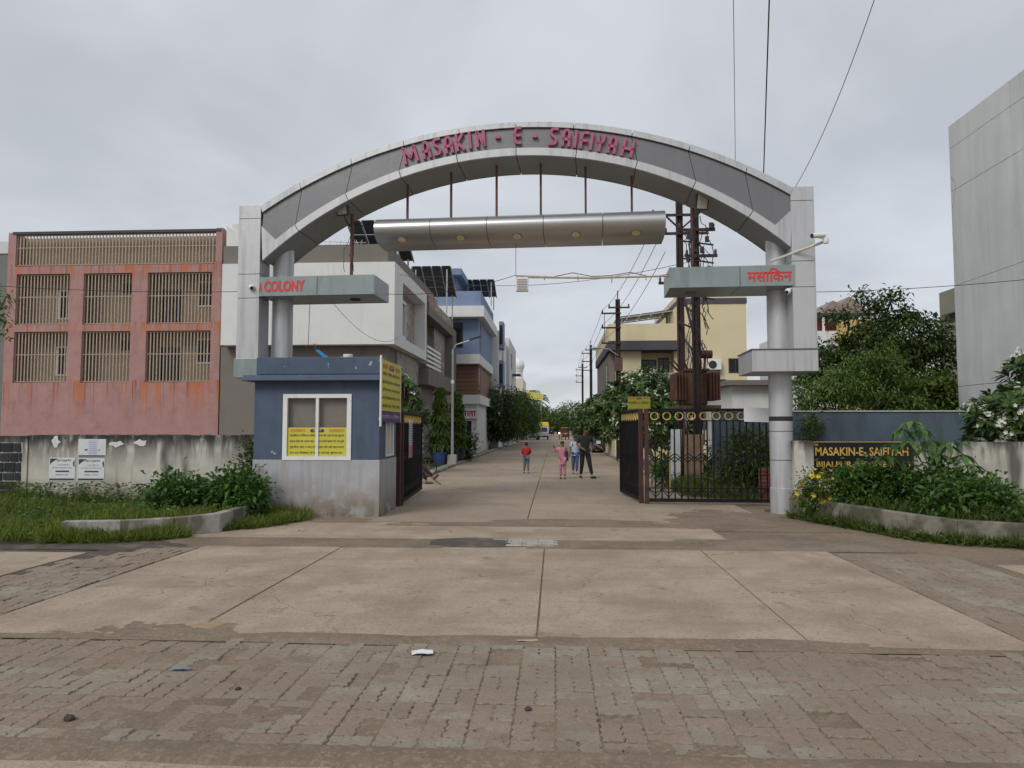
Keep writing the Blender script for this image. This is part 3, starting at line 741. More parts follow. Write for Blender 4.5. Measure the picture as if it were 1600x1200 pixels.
bX0, bX1, bY0, bY1 = -5.77, -3.33, 13.6, 15.05
booth = thing('guard_booth', 'blue and grey guard booth with a white framed sliding window', 'booth', ((bX0 + bX1) / 2, bY0, 0))
MB().box(bX0 - .012, bX1 + .012, bY0 - .012, bY1, -.05, 1.085).build('plinth', m_plinth, booth, bevel=.01)
wX0, wX1, wZ0, wZ1 = -5.17, -3.90, 1.10, 2.32
w = MB(); w.box(bX0, wX0, bY0, bY0 + .15, 1.087, 2.6); w.box(wX1, bX1, bY0, bY0 + .15, 1.087, 2.6); w.box(wX0, wX1, bY0, bY0 + .15, wZ1, 2.6)
w.box(bX0, bX0 + .15, bY0 + .15, bY1, 1.087, 2.6); w.box(bX0 + .15, bX1, bY1 - .15, bY1, 1.087, 2.6)
w.box(bX1 - .15, bX1, bY0 + .15, 14.12, 1.087, 2.6); w.box(bX1 - .15, bX1, 14.78, bY1 - .15, 1.087, 2.6); w.box(bX1 - .15, bX1, 14.12, 14.78, 1.95, 2.6); w.box(bX1 - .15, bX1, 14.12, 14.78, 1.087, 1.13)
w.build('wall', m_blue, booth)
rf = MB().box(bX0 + .02, bX1 - .0, bY0 + .0, bY1, 2.72, 3.05).build('roof', m_blue, booth, bevel=.012)
MB().hexa([(bX0 - .19, bY0 - .20, 2.59), (bX1 + .04, bY0 - .20, 2.59), (bX1 + .04, bY1 + .1, 2.59), (bX0 - .19, bY1 + .1, 2.59)],
          [(bX0 - .16, bY0 - .17, 2.70), (bX1 + .03, bY0 - .17, 2.70), (bX1 + .03, bY1 + .08, 2.73), (bX0 - .16, bY1 + .08, 2.73)]).build('roof_ledge', m_blue, rf, bevel=.01)
mb = MB(); mb.box(bX0 + .05, bX1 - .05, bY0 + .03, bY1 - .05, 2.601, 2.719); mb.build('roof_underside', m_blue, rf)
wn_ = MB(); f = .055
wn_.box(wX0 - .03, wX1 + .03, bY0 - .025, bY0 + .06, wZ0 - .02, wZ0 + f); wn_.box(wX0 - .03, wX1 + .03, bY0 - .025, bY0 + .06, wZ1 - f, wZ1 + .02)
wn_.box(wX0 - .03, wX0 + f, bY0 - .025, bY0 + .06, wZ0 + f, wZ1 - f); wn_.box(wX1 - f, wX1 + .03, bY0 - .025, bY0 + .06, wZ0 + f, wZ1 - f)
win = wn_.build('window', m_frame, booth)
xm = (wX0 + wX1) / 2
MB().box(xm - .028, xm + .028, bY0 - .015, bY0 + .05, wZ0 + f, wZ1 - f).build('mullion', m_frame, win)
for a, b in ((wX0 + f, xm - .028), (xm + .028, wX1 - f)):
    MB().box(a, b, bY0 + .02, bY0 + .026, wZ0 + f, wZ1 - f).build('pane', m_glass, win)
MB().box(wX0, wX1, bY0 + .10, bY0 + .11, wZ0, wZ1).build('blind', m_blind, win)
bz1 = 1.70
bn = MB().box(wX0 + .06, wX1 - .06, bY0 + .010, bY0 + .016, wZ0 + .058, bz1).build('notice_banner', m_yel, win)
yb = bY0 + .008
def notice(parent, O, R, W, H, N, lines, strip_purple=False, hd=('सावधान', 'सावधान')):
    """yellow warning notice: orange words either side of a purple plate, then dark lines of text."""
    O = Vector(O); R = Vector(R); hh = H * .17
    text('lettering', hd[0], m_or, O + R * (W * .03) + Z3 * (H - hh * .95) + N, R, Z3, W * .27, hh * .62, parent, 0, .02)
    text('lettering', hd[1], m_or, O + R * (W * .70) + Z3 * (H - hh * .95) + N, R, Z3, W * .27, hh * .62, parent, 0, .02)
    c = O + R * (W * .5) + Z3 * (H - hh * .62); a_, b_ = W * .12, hh * .34
    pts = [c + N + R * (math.copysign(a_ - b_, math.cos(q)) + b_ * math.cos(q)) + Z3 * (b_ * math.sin(q)) for q in [2 * math.pi * (i + .5) / 24 for i in range(24)]]
    MB().add(pts, [tuple(range(24))]).build('plate', m_pur, parent)
    text('lettering', 'सूचना', mat('banner_pale', (0.5, 0.42, 0.5), 0.6), c - R * (a_ * .6) - Z3 * b_ * .6 + N * 1.5, R, Z3, a_ * 1.2, b_ * 1.2, parent, 0, .02)
    n = len(lines); lh = (H - hh) / n
    for i, s in enumerate(lines):
        text('lettering', s, m_ink, O + R * (W * .03) + Z3 * (H - hh - (i + .82) * lh) + N, R, Z3, W * .93, lh * .58, parent, 0, .012)
LN = ['मसािकन ए सैिफया कॉलोनी वालों की ओर से यह सूचना', 'बाहर वाले का आना मना सामान लाने वाला गेट पर रुके', 'पूछे िबना अंदर न जाए गाड़ी बाहर रखे और काम बताए', 'नाम पता िलखवाए जो बात न माने वह ज़ुमाना देगा -']
notice(bn, (wX0 + .065, yb, wZ0 + .065), X3, wX1 - wX0 - .13, bz1 - wZ0 - .07, Vector((0, -.0012, 0)), LN)
sw = MB(); sx = bX1
for a, b in ((14.12, 14.17), (14.43, 14.47), (14.73, 14.78)): sw.box(sx - .06, sx + .02, a, b, 1.13, 1.95)
sw.box(sx - .06, sx + .02, 14.17, 14.43, 1.13, 1.17); sw.box(sx - .06, sx + .02, 14.47, 14.73, 1.13, 1.17); sw.box(sx - .06, sx + .02, 14.17, 14.43, 1.91, 1.95); sw.box(sx - .06, sx + .02, 14.47, 14.73, 1.91, 1.95)
sw = sw.build('window', m_frame, booth); MB().box(sx - .045, sx - .04, 14.17, 14.73, 1.17, 1.91).build('pane', mat('dark_pane', (0.03, 0.03, 0.035), 0.1), sw)
# things lying on the booth roof
P = Vector((-4.72, 14.3, 3.05)); t = thing('plastic_tarp', 'scrap of bright blue tarp tied to a stick on the booth roof', 'tarp', P)
MB().bar(P, P + Vector((-.14, 0, .34)), .02).build('stick', m_rust, t)
MB().hexa([P + Vector((-.09, -.02, .18)), P + Vector((.12, -.05, 0)), P + Vector((.22, .1, 0)), P + Vector((-.06, .05, .2))], [P + Vector((-.09, -.04, .21)), P + Vector((.12, -.07, .015)), P + Vector((.22, .08, .02)), P + Vector((-.06, .03, .23))]).build('sheet', mat('tarp_blue', (0.05, 0.25, 0.5), 0.4), t)
P = Vector((-4.13, 14.2, 3.05)); t = thing('paint_pot', 'white pot and lid left on the booth roof', 'pot', P)
MB().lathe(P, [(.085, 0), (.10, .1), (.09, .11)], 14).build('pot', m_white, t, 40); MB().lathe(P + Vector((-.14, .02, 0)), [(.09, 0), (.09, .045), (.05, .06)], 14).build('lid', mat('grey_blue', (0.3, 0.38, 0.42), 0.5), t, 40)
# corner banner on its white post
P = Vector((-3.24, 13.42, 0)); t = thing('warning_banner', 'yellow Hindi warning banner with purple foot on the booth corner', 'banner', P)
bx_ = -3.262
MB().tube([(bx_, 13.40, 1.72), (bx_, 13.40, 3.06)], .022, 8).build('post', m_frame, t, 40)
MB().box(bx_ - .03, bx_ + .0, 13.39, 13.6, 2.95, 2.98).build('bracket', m_frame, t); MB().box(bx_ - .03, bx_, 13.39, 13.6, 1.85, 1.88).build('bracket', m_frame, t)
pn = MB().box(bx_ - .006, bx_ + .006, 13.42, 15.12, 2.02, 3.0).build('panel', m_yel, t)
MB().box(bx_ - .006, bx_ + .006, 13.42, 15.12, 1.80, 2.018).build('foot_strip', m_pur, t)
MB().box(bx_ - .01, bx_ + .012, 15.12, 15.14, 1.8, 3.0).build('edge', m_frame, t)
notice(pn, (bx_ + .007, 13.45, 2.05), Y3, 1.64, .92, Vector((.0015, 0, 0)), [s[:30] for s in LN] + ['आपकी सेवा में सदा तैयार'])
text('lettering', 'मसािकन ए सैिफया', mat('banner_lilac', (0.42, 0.33, 0.6), 0.6), (bx_ + .0085, 13.5, 1.86), Y3, Z3, 1.5, .10, t, 0, .01)

# ================================================================== GATE LEAVES
m_iron = mat('black_iron', (0.012, 0.012, 0.013), 0.6, 0.3, 10, spec=.15, grime=[((0.09, 0.04, 0.03), 6, 0.58, 0.75, None, 0.6)])
m_rpost = mat('rusty_post', (0.055, 0.025, 0.022), 0.7, 0.3, 8, grime=[((0.13, 0.055, 0.04), 4, 0.5, 0.7, (1, 1, .4), 0.7)])
m_gold = mat('ochre_paint', (0.50, 0.36, 0.11), 0.5, 0.2, 12)
def gate_leaf(name, label, A, B, hgt, group=None, post_a=True):
    A = Vector(A); B = Vector(B); d = (B - A); Ln = d.length; ang = math.atan2(d.y, d.x)
    t = thing(name, label, 'gate', A, ang, group, local=True)
    z0 = .06; g_ = z0 + .03
    MB().box(0, .09, -.045, .045, z0 - .04, hgt).build('stile', m_rpost, t); MB().box(Ln - .08, Ln, -.04, .04, z0, hgt).build('stile', m_iron, t)
    MB().box(.09, Ln - .08, -.03, .03, hgt - .07, hgt).build('rail', m_iron, t); MB().box(.09, Ln - .08, -.03, .03, z0, z0 + .075).build('rail', m_iron, t)
    for z in (hgt - .285, z0 + .29): MB().box(.09, Ln - .08, -.012, .012, z, z + .024).build('rail', m_iron, t)
    n = max(4, round((Ln - .17) / .142)); st_ = (Ln - .17) / n
    for i in range(1, n):
        x = .09 + i * st_; MB().bar((x, 0, z0 + .07), (x, 0, hgt - .27), .03).build('bar', m_iron, t)
    nr = max(3, round((Ln - .17) / .262)); sr_ = (Ln - .17) / nr
    for i in range(nr): MB().ring((.09 + (i + .5) * sr_, 0, hgt - .166), .083, .015, X3, Z3, 20, 6).build('ring', m_gold, t, 60)
    def zig(za, zb, nm):
        mb = MB()
        for i in range(n):
            x = .09 + i * st_; a, b = (za, zb) if i % 2 else (zb, za); mb.bar((x, -.012, a), (x + st_, -.012, b), .02)
        mb.build(nm, m_iron, t)
    zig(z0 + .1, z0 + .27, 'zigzag_band'); zig(z0 + .19, z0 + .29, 'zigzag_band')
    zig(.95, 1.06, 'zigzag_band'); zig(1.06, .93, 'zigzag_band'); zig(1.02, 1.13, 'zigzag_band')
    return t
gate_leaf('gate_leaf', 'black iron gate leaf swung open beside the guard booth', (-3.34, 15.62, 0), (-3.57, 19.2, 0), 2.06)
gate_leaf('gate_leaf', 'wide black iron gate leaf facing the road beside the round column', (1.99, 16.30, 0), (4.86, 16.22, 0), 2.12)
gate_leaf('gate_leaf', 'folded black iron gate leaf turned inwards with ochre rings', (1.93, 16.40, 0), (1.69, 18.75, 0), 2.12)
MB_ = MB().box(4.86, 4.98, 16.16, 16.30, 0, 2.0); o = MB_.build('gate_post', m_iron); tag(o, 'black square gate post at the end of the wide leaf', 'post')
o = MB().box(-3.46, -3.32, 15.42, 15.56, 0, 2.15).build('gate_post', m_rpost); tag(o, 'rusty square gate post against the booth side wall', 'post')
# papers and boards tied to the gates
def board(name, label, cat, O, R, W, H, m_, th=.012, nrm=None):
    O = Vector(O); R = Vector(R).normalized(); N = R.cross(Z3)
    t = thing(name, label, cat, O)
    q = [O, O + R * W, O + R * W + Z3 * H, O + Z3 * H]
    p = MB().hexa([x + N * th for x in q], q).build('panel', m_, t)
    return t, p, O, R, N * (th + .0015)
board('notice_board', 'blank white board tied to the top of the wide gate leaf', 'board', (4.14, 16.15, 1.83), (1, -.03, -.03), .66, .31, mat('board_white', (.8, .81, .82), .6, .03))
t, p, O, R, N = board('notice_board', 'small yellow Hindi notice behind the top of the folded gate leaf', 'board', gy(981, 645, 19.0), X3, .58, .42, m_yel)
notice(p, O, R, .58, .42, N, [LN[0][:16], LN[1][:16]])
MB().bar(O + R * .1 + Vector((0, .03, -2.0 + .2)), O + R * .1 + Vector((0, .03, .4)), .03).build('post', m_rust, t); MB().bar(O + R * .48 + Vector((0, .03, -2.0 + .2)), O + R * .48 + Vector((0, .03, .4)), .03).build('post', m_rust, t)
A = Vector((-3.34, 15.62, 0)); dd = (Vector((-3.57, 19.2, 0)) - A).normalized()
t, p, O, R, N = board('notice_strip', 'tall red and white printed strip hung on the booth side gate leaf', 'notice', A + dd * .85 + Vector((.05, 0, 1.0)), dd, .52, .88, mat('strip_white', (0.6, 0.58, 0.6), 0.5))
MB().hexa([O + N, O + R * .5 + N, O + R * .5 + Z3 * .3 + N, O + Z3 * .3 + N], [O + N * 1.2, O + R * .5 + N * 1.2, O + R * .5 + Z3 * .3 + N * 1.2, O + Z3 * .3 + N * 1.2]).build('red_field', mat('strip_red', (0.5, 0.1, 0.12), 0.5), p)
for k in range(9):
    z = .33 + k * .055; MB().hexa([O + R * .06 + Z3 * z + N, O + R * .46 + Z3 * z + N, O + R * .46 + Z3 * (z + .025) + N, O + R * .06 + Z3 * (z + .025) + N], [x + N * .2 for x in (O + R * .06 + Z3 * z + N, O + R * .46 + Z3 * z + N, O + R * .46 + Z3 * (z + .025) + N, O + R * .06 + Z3 * (z + .025) + N)]).build('text_bar', mat('strip_ink', (0.12, 0.1, 0.2), 0.5), p)
# ================================================================== BOUNDARY WALLS, KERBS, POSTERS
m_oldw = mat('mouldy_whitewash', (0.56, 0.54, 0.48), 0.9, 0.10, 1.5, 0.3, 25, grime=[
    ((0.34, 0.31, 0.26), 0.9, 0.42, 0.68, None, .7), ((0.075, 0.068, 0.06), 2.2, 0.40, 0.52, (1.6, 1.6, .3), .95, [(1.45, 0.75)]), ((0.035, 0.033, 0.03), 3.4, 0.34, 0.50, (1, 1, .5), .97, [(1.47, 1.22)]),
    ((0.10, 0.085, 0.06), 2.4, 0.38, 0.55, None, .9, [(0.15, 0.55)]), ((0.06, 0.055, 0.05), 0.8, 0.55, 0.63, (1.5, 1, .25), .8)])
m_stone = mat('black_stone', (0.022, 0.023, 0.026), 0.7, 0.35, 9, 0.6, 40, objrand=0.35)
m_mortar = mat('pale_mortar', (0.42, 0.42, 0.40), 0.9, 0.15, 8, 0.3, 40)
lw = thing('boundary_wall', 'mouldy whitewashed boundary wall with a black stone panel and torn posters', 'wall', (-9, 16, 0))
n = 60; V = []; rs = random.Random(3)
x0, x1 = -12.08, -5.95
for i in range(n + 1):
    x = x0 + (x1 - x0) * i / n; zt = 1.525 + rs.uniform(-.012, .012)
    V += [(x, 16.0, -.05), (x, 16.0, zt), (x, 16.22, zt + .01), (x, 16.22, -.05)]
F = []
for i in range(n): a = i * 4; b = a + 4; F += [(a, b, b + 1, a + 1), (a + 1, b + 1, b + 2, a + 2), (a + 2, b + 2, b + 3, a + 3)]
F += [(0, 1, 2, 3), (n * 4, n * 4 + 3, n * 4 + 2, n * 4 + 1)]
MB().add(V, F).build('wall_panel', m_oldw, lw)
mb = MB(); mb.box(-40, -12.085, 16.02, 16.22, -.05, 1.50); mb.build('wall_core', m_oldw, lw)
pf = MB(); pf.box(-40, -12.09, 15.97, 16.018, 1.37, 1.51); pf.box(-12.20, -12.086, 15.97, 16.018, -.05, 1.368); pf.build('plaster_frame', m_oldw, lw)
sp = MB().box(-15.2, -12.205, 15.985, 16.018, .05, 1.366).build('stone_panel', m_mortar, lw)
z = .07
while z < 1.34:
    hgt = min(rs.uniform(.19, .27), 1.362 - z)
    if hgt < .07: break
    x = -15.18 + rs.uniform(0, .1)
    while x < -12.26:
        wd = min(rs.uniform(.17, .33), -12.215 - x); g_ = .013
        q = [(x + g_ + rs.uniform(0, .012), z + g_ + rs.uniform(0, .012)), (x + wd - g_, z + g_ - rs.uniform(-.01, .01)), (x + wd - g_ - rs.uniform(0, .012), z + hgt - g_), (x + g_, z + hgt - g_ - rs.uniform(0, .012))]
        MB().hexa([(a, 15.955 + rs.uniform(0, .012), b) for a, b in q], [(a, 15.99, b) for a, b in q]).build('stone', m_stone, sp)
        x += wd
    z += hgt
def poster(label, px0, px1, py0, py1, kind, Y=15.994):
    A = gy(px0, py1, Y); B = gy(px1, py0, Y); W = B.x - A.x; H = B.z - A.z
    t = thing('poster', label, 'poster', (A.x, Y, A.z))
    m_p = mat('poster_white', (0.62, 0.63, 0.64), 0.7, 0.06, 5, grime=[((0.35, 0.33, 0.3), 4, 0.6, 0.75, None, .6)])
    rs = random.Random(px0)
    if kind == 'torn':
        k = 11; pts = []
        for i in range(k):
            a = 2 * math.pi * i / k; r_ = rs.uniform(.55, 1.15); pts.append((A.x + W / 2 + W / 2 * r_ * math.cos(a), Y - .004, A.z + H / 2 + H / 2 * r_ * math.sin(a)))
        MB().prism(pts, (0, .003, 0)).build('paper', m_p, t); return
    p = MB().box(A.x, B.x, Y - .004, Y - .001, A.z, B.z).build('paper', m_p, t)
    y = Y - .0055; ink = mat('poster_ink', (0.05, 0.05, 0.06), 0.7)
    def blk(a, b, c, d, nm='printed_bar', m_=None): MB().box(A.x + W * a, A.x + W * b, y, y + .001, A.z + H * c, A.z + H * d).build(nm, m_ or ink, p)
    blk(.02, .98, .02, .10)
    if kind == 'full':
        text('lettering', 'पाथ क्लासेस', ink, (A.x + W * .28, y, A.z + H * .80), X3, Z3, W * .56, H * .14, p, 0, .03)
        text('lettering', '7 दूध मिहला 8', mat('poster_grey', (0.2, 0.22, 0.26), .7), (A.x + W * .33, y, A.z + H * .64), X3, Z3, W * .46, H * .09, p, 0, .01)
        text('lettering', 'सभी िवषय की कोिचंग कक्षा', ink, (A.x + W * .1, y, A.z + H * .52), X3, Z3, W * .8, H * .07, p)
        blk(.25, .78, .37, .44); text('lettering', '98260 45100', ink, (A.x + W * .25, y, A.z + H * .23), X3, Z3, W * .5, H * .06, p)
        MB().add([(A.x + W * .03, y, B.z - H * .04), (A.x + W * .03, y, B.z - H * .3), (A.x + W * .12, y, B.z - H * .2), (A.x + W * .34, y, B.z - H * .04)], [(0, 1, 2, 3)]).build('corner_print', ink, p)
        MB().add([(B.x - W * .03, y, B.z - H * .1), (B.x - W * .09, y, B.z - H * .2), (B.x - W * .07, y, B.z - H * .36), (B.x - W * .02, y, B.z - H * .42)], [(0, 1, 2, 3)]).build('corner_print', ink, p)
    else:
        blk(.36, .70, .12, .97, 'pasted_slip', mat('slip_blue', (0.52, 0.55, 0.66), .7))
        for k in range(6): text('lettering', 'सभी कोिचंग', mat('poster_grey', (0.2, 0.22, 0.26), .7), (A.x + W * .40, y - .001, A.z + H * (.2 + .12 * k)), X3, Z3, W * .26, H * .05, p)
        blk(.24, .34, .36, .44); blk(.74, .80, .36, .42)
poster('white coaching poster with black corner print on the mouldy wall', 76, 118, 715, 751, 'full')
poster('white coaching poster with a peeled top edge beside the other on the wall', 121, 164, 716, 751, 'full')
poster('torn poster with a lilac slip pasted over it on the mouldy wall', 122, 166, 686, 714, 'slip')
for lb, a in (('scrap of torn white paper left of the lilac slip', (78, 95, 681, 700)), ('long torn white paper strip right of the lilac slip', (171, 194, 689, 699)), ('shredded white paper remnant near the dark end of the wall', (208, 231, 686, 697))):
    poster(lb, *a, 'torn')

def kerb(name, label, path, w_, h_, m_, cat='kerb'):
    t = thing(name, label, cat, (path[0][0], path[0][1], 0))
    for i, (a, b) in enumerate(zip(path, path[1:])):
        A = Vector((a[0], a[1], 0)); B = Vector((b[0], b[1], 0)); d = (B - A).normalized(); N = Vector((-d.y, d.x, 0)) * w_
        ha, hb = a[2], b[2]
        MB().hexa([A + d * .004, B - d * .004, B - d * .004 + N, A + d * .004 + N], [A + d * .004 + Z3 * ha, B - d * .004 + Z3 * hb, B - d * .004 + N + Z3 * hb, A + d * .004 + N + Z3 * ha]).build('kerb_block', m_, t, bevel=.015)
    return t
kerb('planter_kerb', 'pale grey concrete planter kerb curving towards the guard booth', [(-7.42, 10.55, .29), (-6.6, 10.75, .285), (-5.95, 11.1, .29), (-5.42, 11.55, .31), (-5.42, 12.6, .32), (-5.8, 14.2, .32)], .16, .3, m_kerb)
kerb('planter_kerb', 'broken mossy planter kerb below the black name board', [(6.78, 10.85, .32), (5.95, 11.2, .33), (5.5, 11.8, .35), (4.95, 13.0, .38), (4.55, 14.0, .40), (4.5, 14.35, .40)], -.16, .3, mat('mossy_concrete', (0.22, 0.20, 0.165), 0.92, 0.2, 2.5, 0.6, 30, grime=[((0.075, 0.07, 0.045), 1.6, 0.42, 0.56, None, .9), ((0.07, 0.09, 0.03), 3, 0.55, 0.7, None, .7)]))
def soil(name, label, pts, z):
    o = MB().add([(x, y, z) for x, y in pts], [tuple(range(len(pts)))]).build(name, mat('soil', (0.07, 0.055, 0.038), 0.95, 0.3, 5, .6, 40)); tag(o, kind='structure', label=label)
soil('planter_soil_left', 'dark soil inside the left planter', [(-7.42, 10.65), (-6.6, 10.88), (-5.98, 11.25), (-5.55, 11.65), (-5.55, 12.6), (-5.85, 14.2), (-5.85, 16), (-7.6, 16)], .17)
soil('planter_soil_right', 'dark soil inside the right planter', [(6.8, 11.0), (6.05, 11.35), (5.65, 11.85), (5.1, 13.05), (4.7, 14.0), (4.65, 14.5), (7.5, 14.5), (7.5, 11.2)], .24)

rw = thing('boundary_wall', 'stained low plaster wall carrying the black name board', 'wall', (6.5, 14.6, 0))
MB().box(4.66, 5.03, 14.45, 14.85, -.05, 1.44).build('end_pier', m_oldw, rw, bevel=.012)
mb = MB(); mb.box(5.032, 14.5, 14.6, 14.8, -.05, 1.42); mb.build('wall_panel', m_oldw, rw)
nb = thing('name_board', 'black granite name board with gold lettering on the low wall', 'sign', (5.05, 14.58, .8))
m_granite = mat('black_granite', (0.012, 0.012, 0.013), 0.3, 0.3, 60); m_goldl = mat('gold_letter', (0.55, 0.36, 0.08), 0.4)
pn = MB().box(5.05, 6.96, 14.555, 14.597, .74, 1.415).build('slab', m_granite, nb)
fr = MB(); fr.box(5.042, 6.968, 14.548, 14.56, 1.412, 1.424); fr.box(5.040, 5.049, 14.548, 14.56, .74, 1.412); fr.build('gold_edge', m_goldl, nb)
text('lettering', 'MASAKIN-E- SAIFIYAH', m_goldl, (5.09, 14.553, 1.15), X3, Z3, 1.77, .165, nb, .004, .018)
text('lettering', 'BIJALPUR INDORE (M.P.)', m_goldl, (5.11, 14.553, .90), X3, Z3, 1.78, .14, nb, .004, .015)
text('lettering', '786', m_goldl, (5.07, 14.553, 1.345), X3, Z3, .08, .035, nb, .003, .02)
m_bluew = mat('slate_blue_wall', (0.085, 0.115, 0.145), 0.8, 0.12, 1.2, .15, 30, grime=[((0.05, 0.06, 0.07), 1.4, .5, .7, (2, 2, .5), .6)])
bw = thing('boundary_wall', 'slate blue boundary wall with a pale coping behind the name board', 'wall', (8, 20, 0))
MB().box(4.3, 11.75, 20, 20.2, -.05, 2.12).build('wall_panel', m_bluew, bw); MB().box(4.28, 11.77, 19.97, 20.23, 2.122, 2.16).build('coping', m_mortar, bw)

# ================================================================== BUILDINGS
m_paneD = mat('dark_window', (0.018, 0.02, 0.024), 0.08, 0.3, 2)
m_dkfr = mat('dark_frame', (0.04, 0.04, 0.045), 0.5)
def wpart(parent, face, a0, a1, z0, z1, pos, fm=None, pm=None, fw_=.06, name='window', mull=1, out=.03):
    """framed window on a wall: face 'f' looks to -Y (a = X), 'r' looks to +X, 'l' to -X (a = Y)."""
    fm = fm or m_dkfr; pm = pm or m_paneD
    def bx(a, b, c, d, o0, o1, mb):
        lo, hi = sorted((o0, o1))
        if face == 'f': return mb.box(a, b, pos - hi, pos - lo, c, d)
        if face == 'r': return mb.box(pos + lo, pos + hi, a, b, c, d)
        return mb.box(pos - hi, pos - lo, a, b, c, d)
    mb = MB(); bx(a0, a1, z0, z0 + fw_, -.02, out, mb); bx(a0, a1, z1 - fw_, z1, -.02, out, mb); bx(a0, a0 + fw_, z0 + fw_, z1 - fw_, -.02, out, mb); bx(a1 - fw_, a1, z0 + fw_, z1 - fw_, -.02, out, mb)
    for k in range(mull):
        c = a0 + (a1 - a0) * (k + 1) / (mull + 1); bx(c - fw_ / 2, c + fw_ / 2, z0 + fw_, z1 - fw_, -.02, out * .7, mb)
    w = mb.build(name, fm, parent)
    mb = MB(); bx(a0 + fw_ * .5, a1 - fw_ * .5, z0 + fw_ * .5, z1 - fw_ * .5, .004, .010, mb); mb.build('pane', pm, w)
    return w
# ---- pink house with grilles
sills = [3.64, 6.16, 8.74]
m_pinkw = mat('pink_plaster', (0.385, 0.222, 0.205), 0.9, 0.10, 1.4, .25, 18, grime=[
    ((0.27, 0.165, 0.185), 2.0, .52, .68, None, .6), ((0.46, 0.15, 0.06), 3.2, .49, .60, (1.3, 1.3, .05), .95, [(s, s - (1.6 if s < 4 else .75)) for s in sills]), ((0.22, 0.06, 0.035), 5, .55, .66, (1.6, 1.6, .035), .9, [(s, s - 1.9) for s in sills]),
    ((0.22, 0.15, 0.155), 6, .55, .72, None, .35)])
m_bay = mat('bay_plaster', (0.34, 0.268, 0.20), 0.9, 0.1, 2)
m_bars = mat('cream_bars', (0.37, 0.305, 0.232), 0.7, 0.15, 9)
pk = thing('pink_house', 'rust streaked pink house with full height cream window grilles', 'house', (-19, 30, 0))
PY = 30.0
def pxX(px): return gy(px, 600, PY).x
X0, X1 = -23.95, -14.30
bays = [(pxX(19), pxX(103)), (pxX(125), pxX(201)), (pxX(226), pxX(327))]
rows = [(3.64, 5.86), (6.16, 8.40)]
w = MB()
w.box(X0, X1, PY, PY + .3, -.05, rows[0][0])
cx = [X0] + [v for b in bays for v in b] + [X1]
for k in range(0, len(cx), 2): w.box(cx[k], cx[k + 1], PY, PY + .3, rows[0][0], 8.74)
for a, b in bays:
    w.box(a, b, PY, PY + .3, rows[0][1], rows[1][0]); w.box(a, b, PY, PY + .3, rows[1][1], 8.74)
w.box(X0, X0 + .35, PY, PY + .3, 8.74, 10.25); w.box(X1 - .28, X1, PY, PY + .3, 8.74, 10.32)
w.box(X0, X0 + .3, PY + .3, PY + 9, -.05, 10.2); w.box(X1 - .3, X1, PY + .3, PY + 9, -.05, 10.28)
w.build('wall', m_pinkw, pk)
MB().box(X0 + .31, X1 - .31, PY + .8, PY + 1.0, -.05, 9.2).build('back_wall', m_bay, pk)
sl = MB(); sl.box(X0 + .31, X1 - .31, PY + .31, PY + .79, 5.9, 6.12); sl.box(X0 + .31, X1 - .31, PY + .31, PY + .79, 8.45, 8.7); sl.box(X0 + .31, X1 - .31, PY + .31, PY + .79, 3.3, 3.6); sl.build('floor_slab', m_bay, pk)
MB().box(X0 + .2, X1 - .05, PY - .02, PY + .25, 10.16, 10.28).build('top_rail', m_dkfr, pk)
MB().box(X0 + .31, X1 - .31, PY + .6, PY + .79, 8.75, 10.14).build('parapet', m_bay, pk)
for a, b in bays:                                        # dividing walls inside the bays
    MB().box(b + .25, b + .4, PY + .31, PY + .79, 3.62, 8.42).build('divider', m_bay, pk)
def grille(a, b, z0, z1, y, step=.148):
    mb = MB(); n = int((b - a) / step)
    for i in range(n + 1):
        x = a + (b - a) * i / n; mb.box(x - .025, x + .025, y, y + .03, z0 + .03, z1 - .02)
    for z in (z0 + .03, (z0 + z1) / 2 + .1, z1 - .06): mb.box(a, b, y + .01, y + .045, z, z + .035)
    return mb
for r0, r1 in rows:
    for a, b in bays: grille(a + .01, b - .01, r0, r1, PY + .08).build('grille', m_bars, pk)
grille(X0 + .36, X1 - .29, 8.76, 10.16, PY + .06, .15).build('grille', m_bars, pk)
for r0, r1 in rows:
    b = bays[0]; wpart(pk, 'f', b[1] - 1.05, b[1] - .05, r0 + .35, r1 - .55, PY + .8, m_frame, m_paneD, .07)
    b = bays[1]; wpart(pk, 'f', b[1] - .85, b[1] - .02, r1 - .75, r1 - .32, PY + .8, m_dkfr, m_paneD, .06, mull=2)
    b = bays[2]; MB().box(b[0] + .2, b[0] + 1.15, PY + .74, PY + .798, r0, r1 - .62).build('door', m_paneD, pk); wpart(pk, 'f', b[1] - 1.0, b[1] - .03, r0 + .85, r1 - .25, PY + .8, m_frame, m_paneD, .07)
# ---- neighbour at the far left
nbld = thing('grey_house', 'plain grey green house end beyond the pink house', 'house', (-30, 37, 0))
MB().box(-40, pxX(13) - 5.5, 37, 50, -.05, 11.1).build('wall', mat('grey_green_plaster', (0.17, 0.18, 0.165), 0.9, .1, 1), nbld); MB().box(-40, pxX(13) - 5.45, 36.95, 50.1, 11.1, 11.75).build('parapet', mat('pale_plaster', (0.55, 0.56, 0.55), 0.9, .06, 1), nbld)
wpart(nbld, 'f', -33.5, -32.2, 5, 6.6, 37)
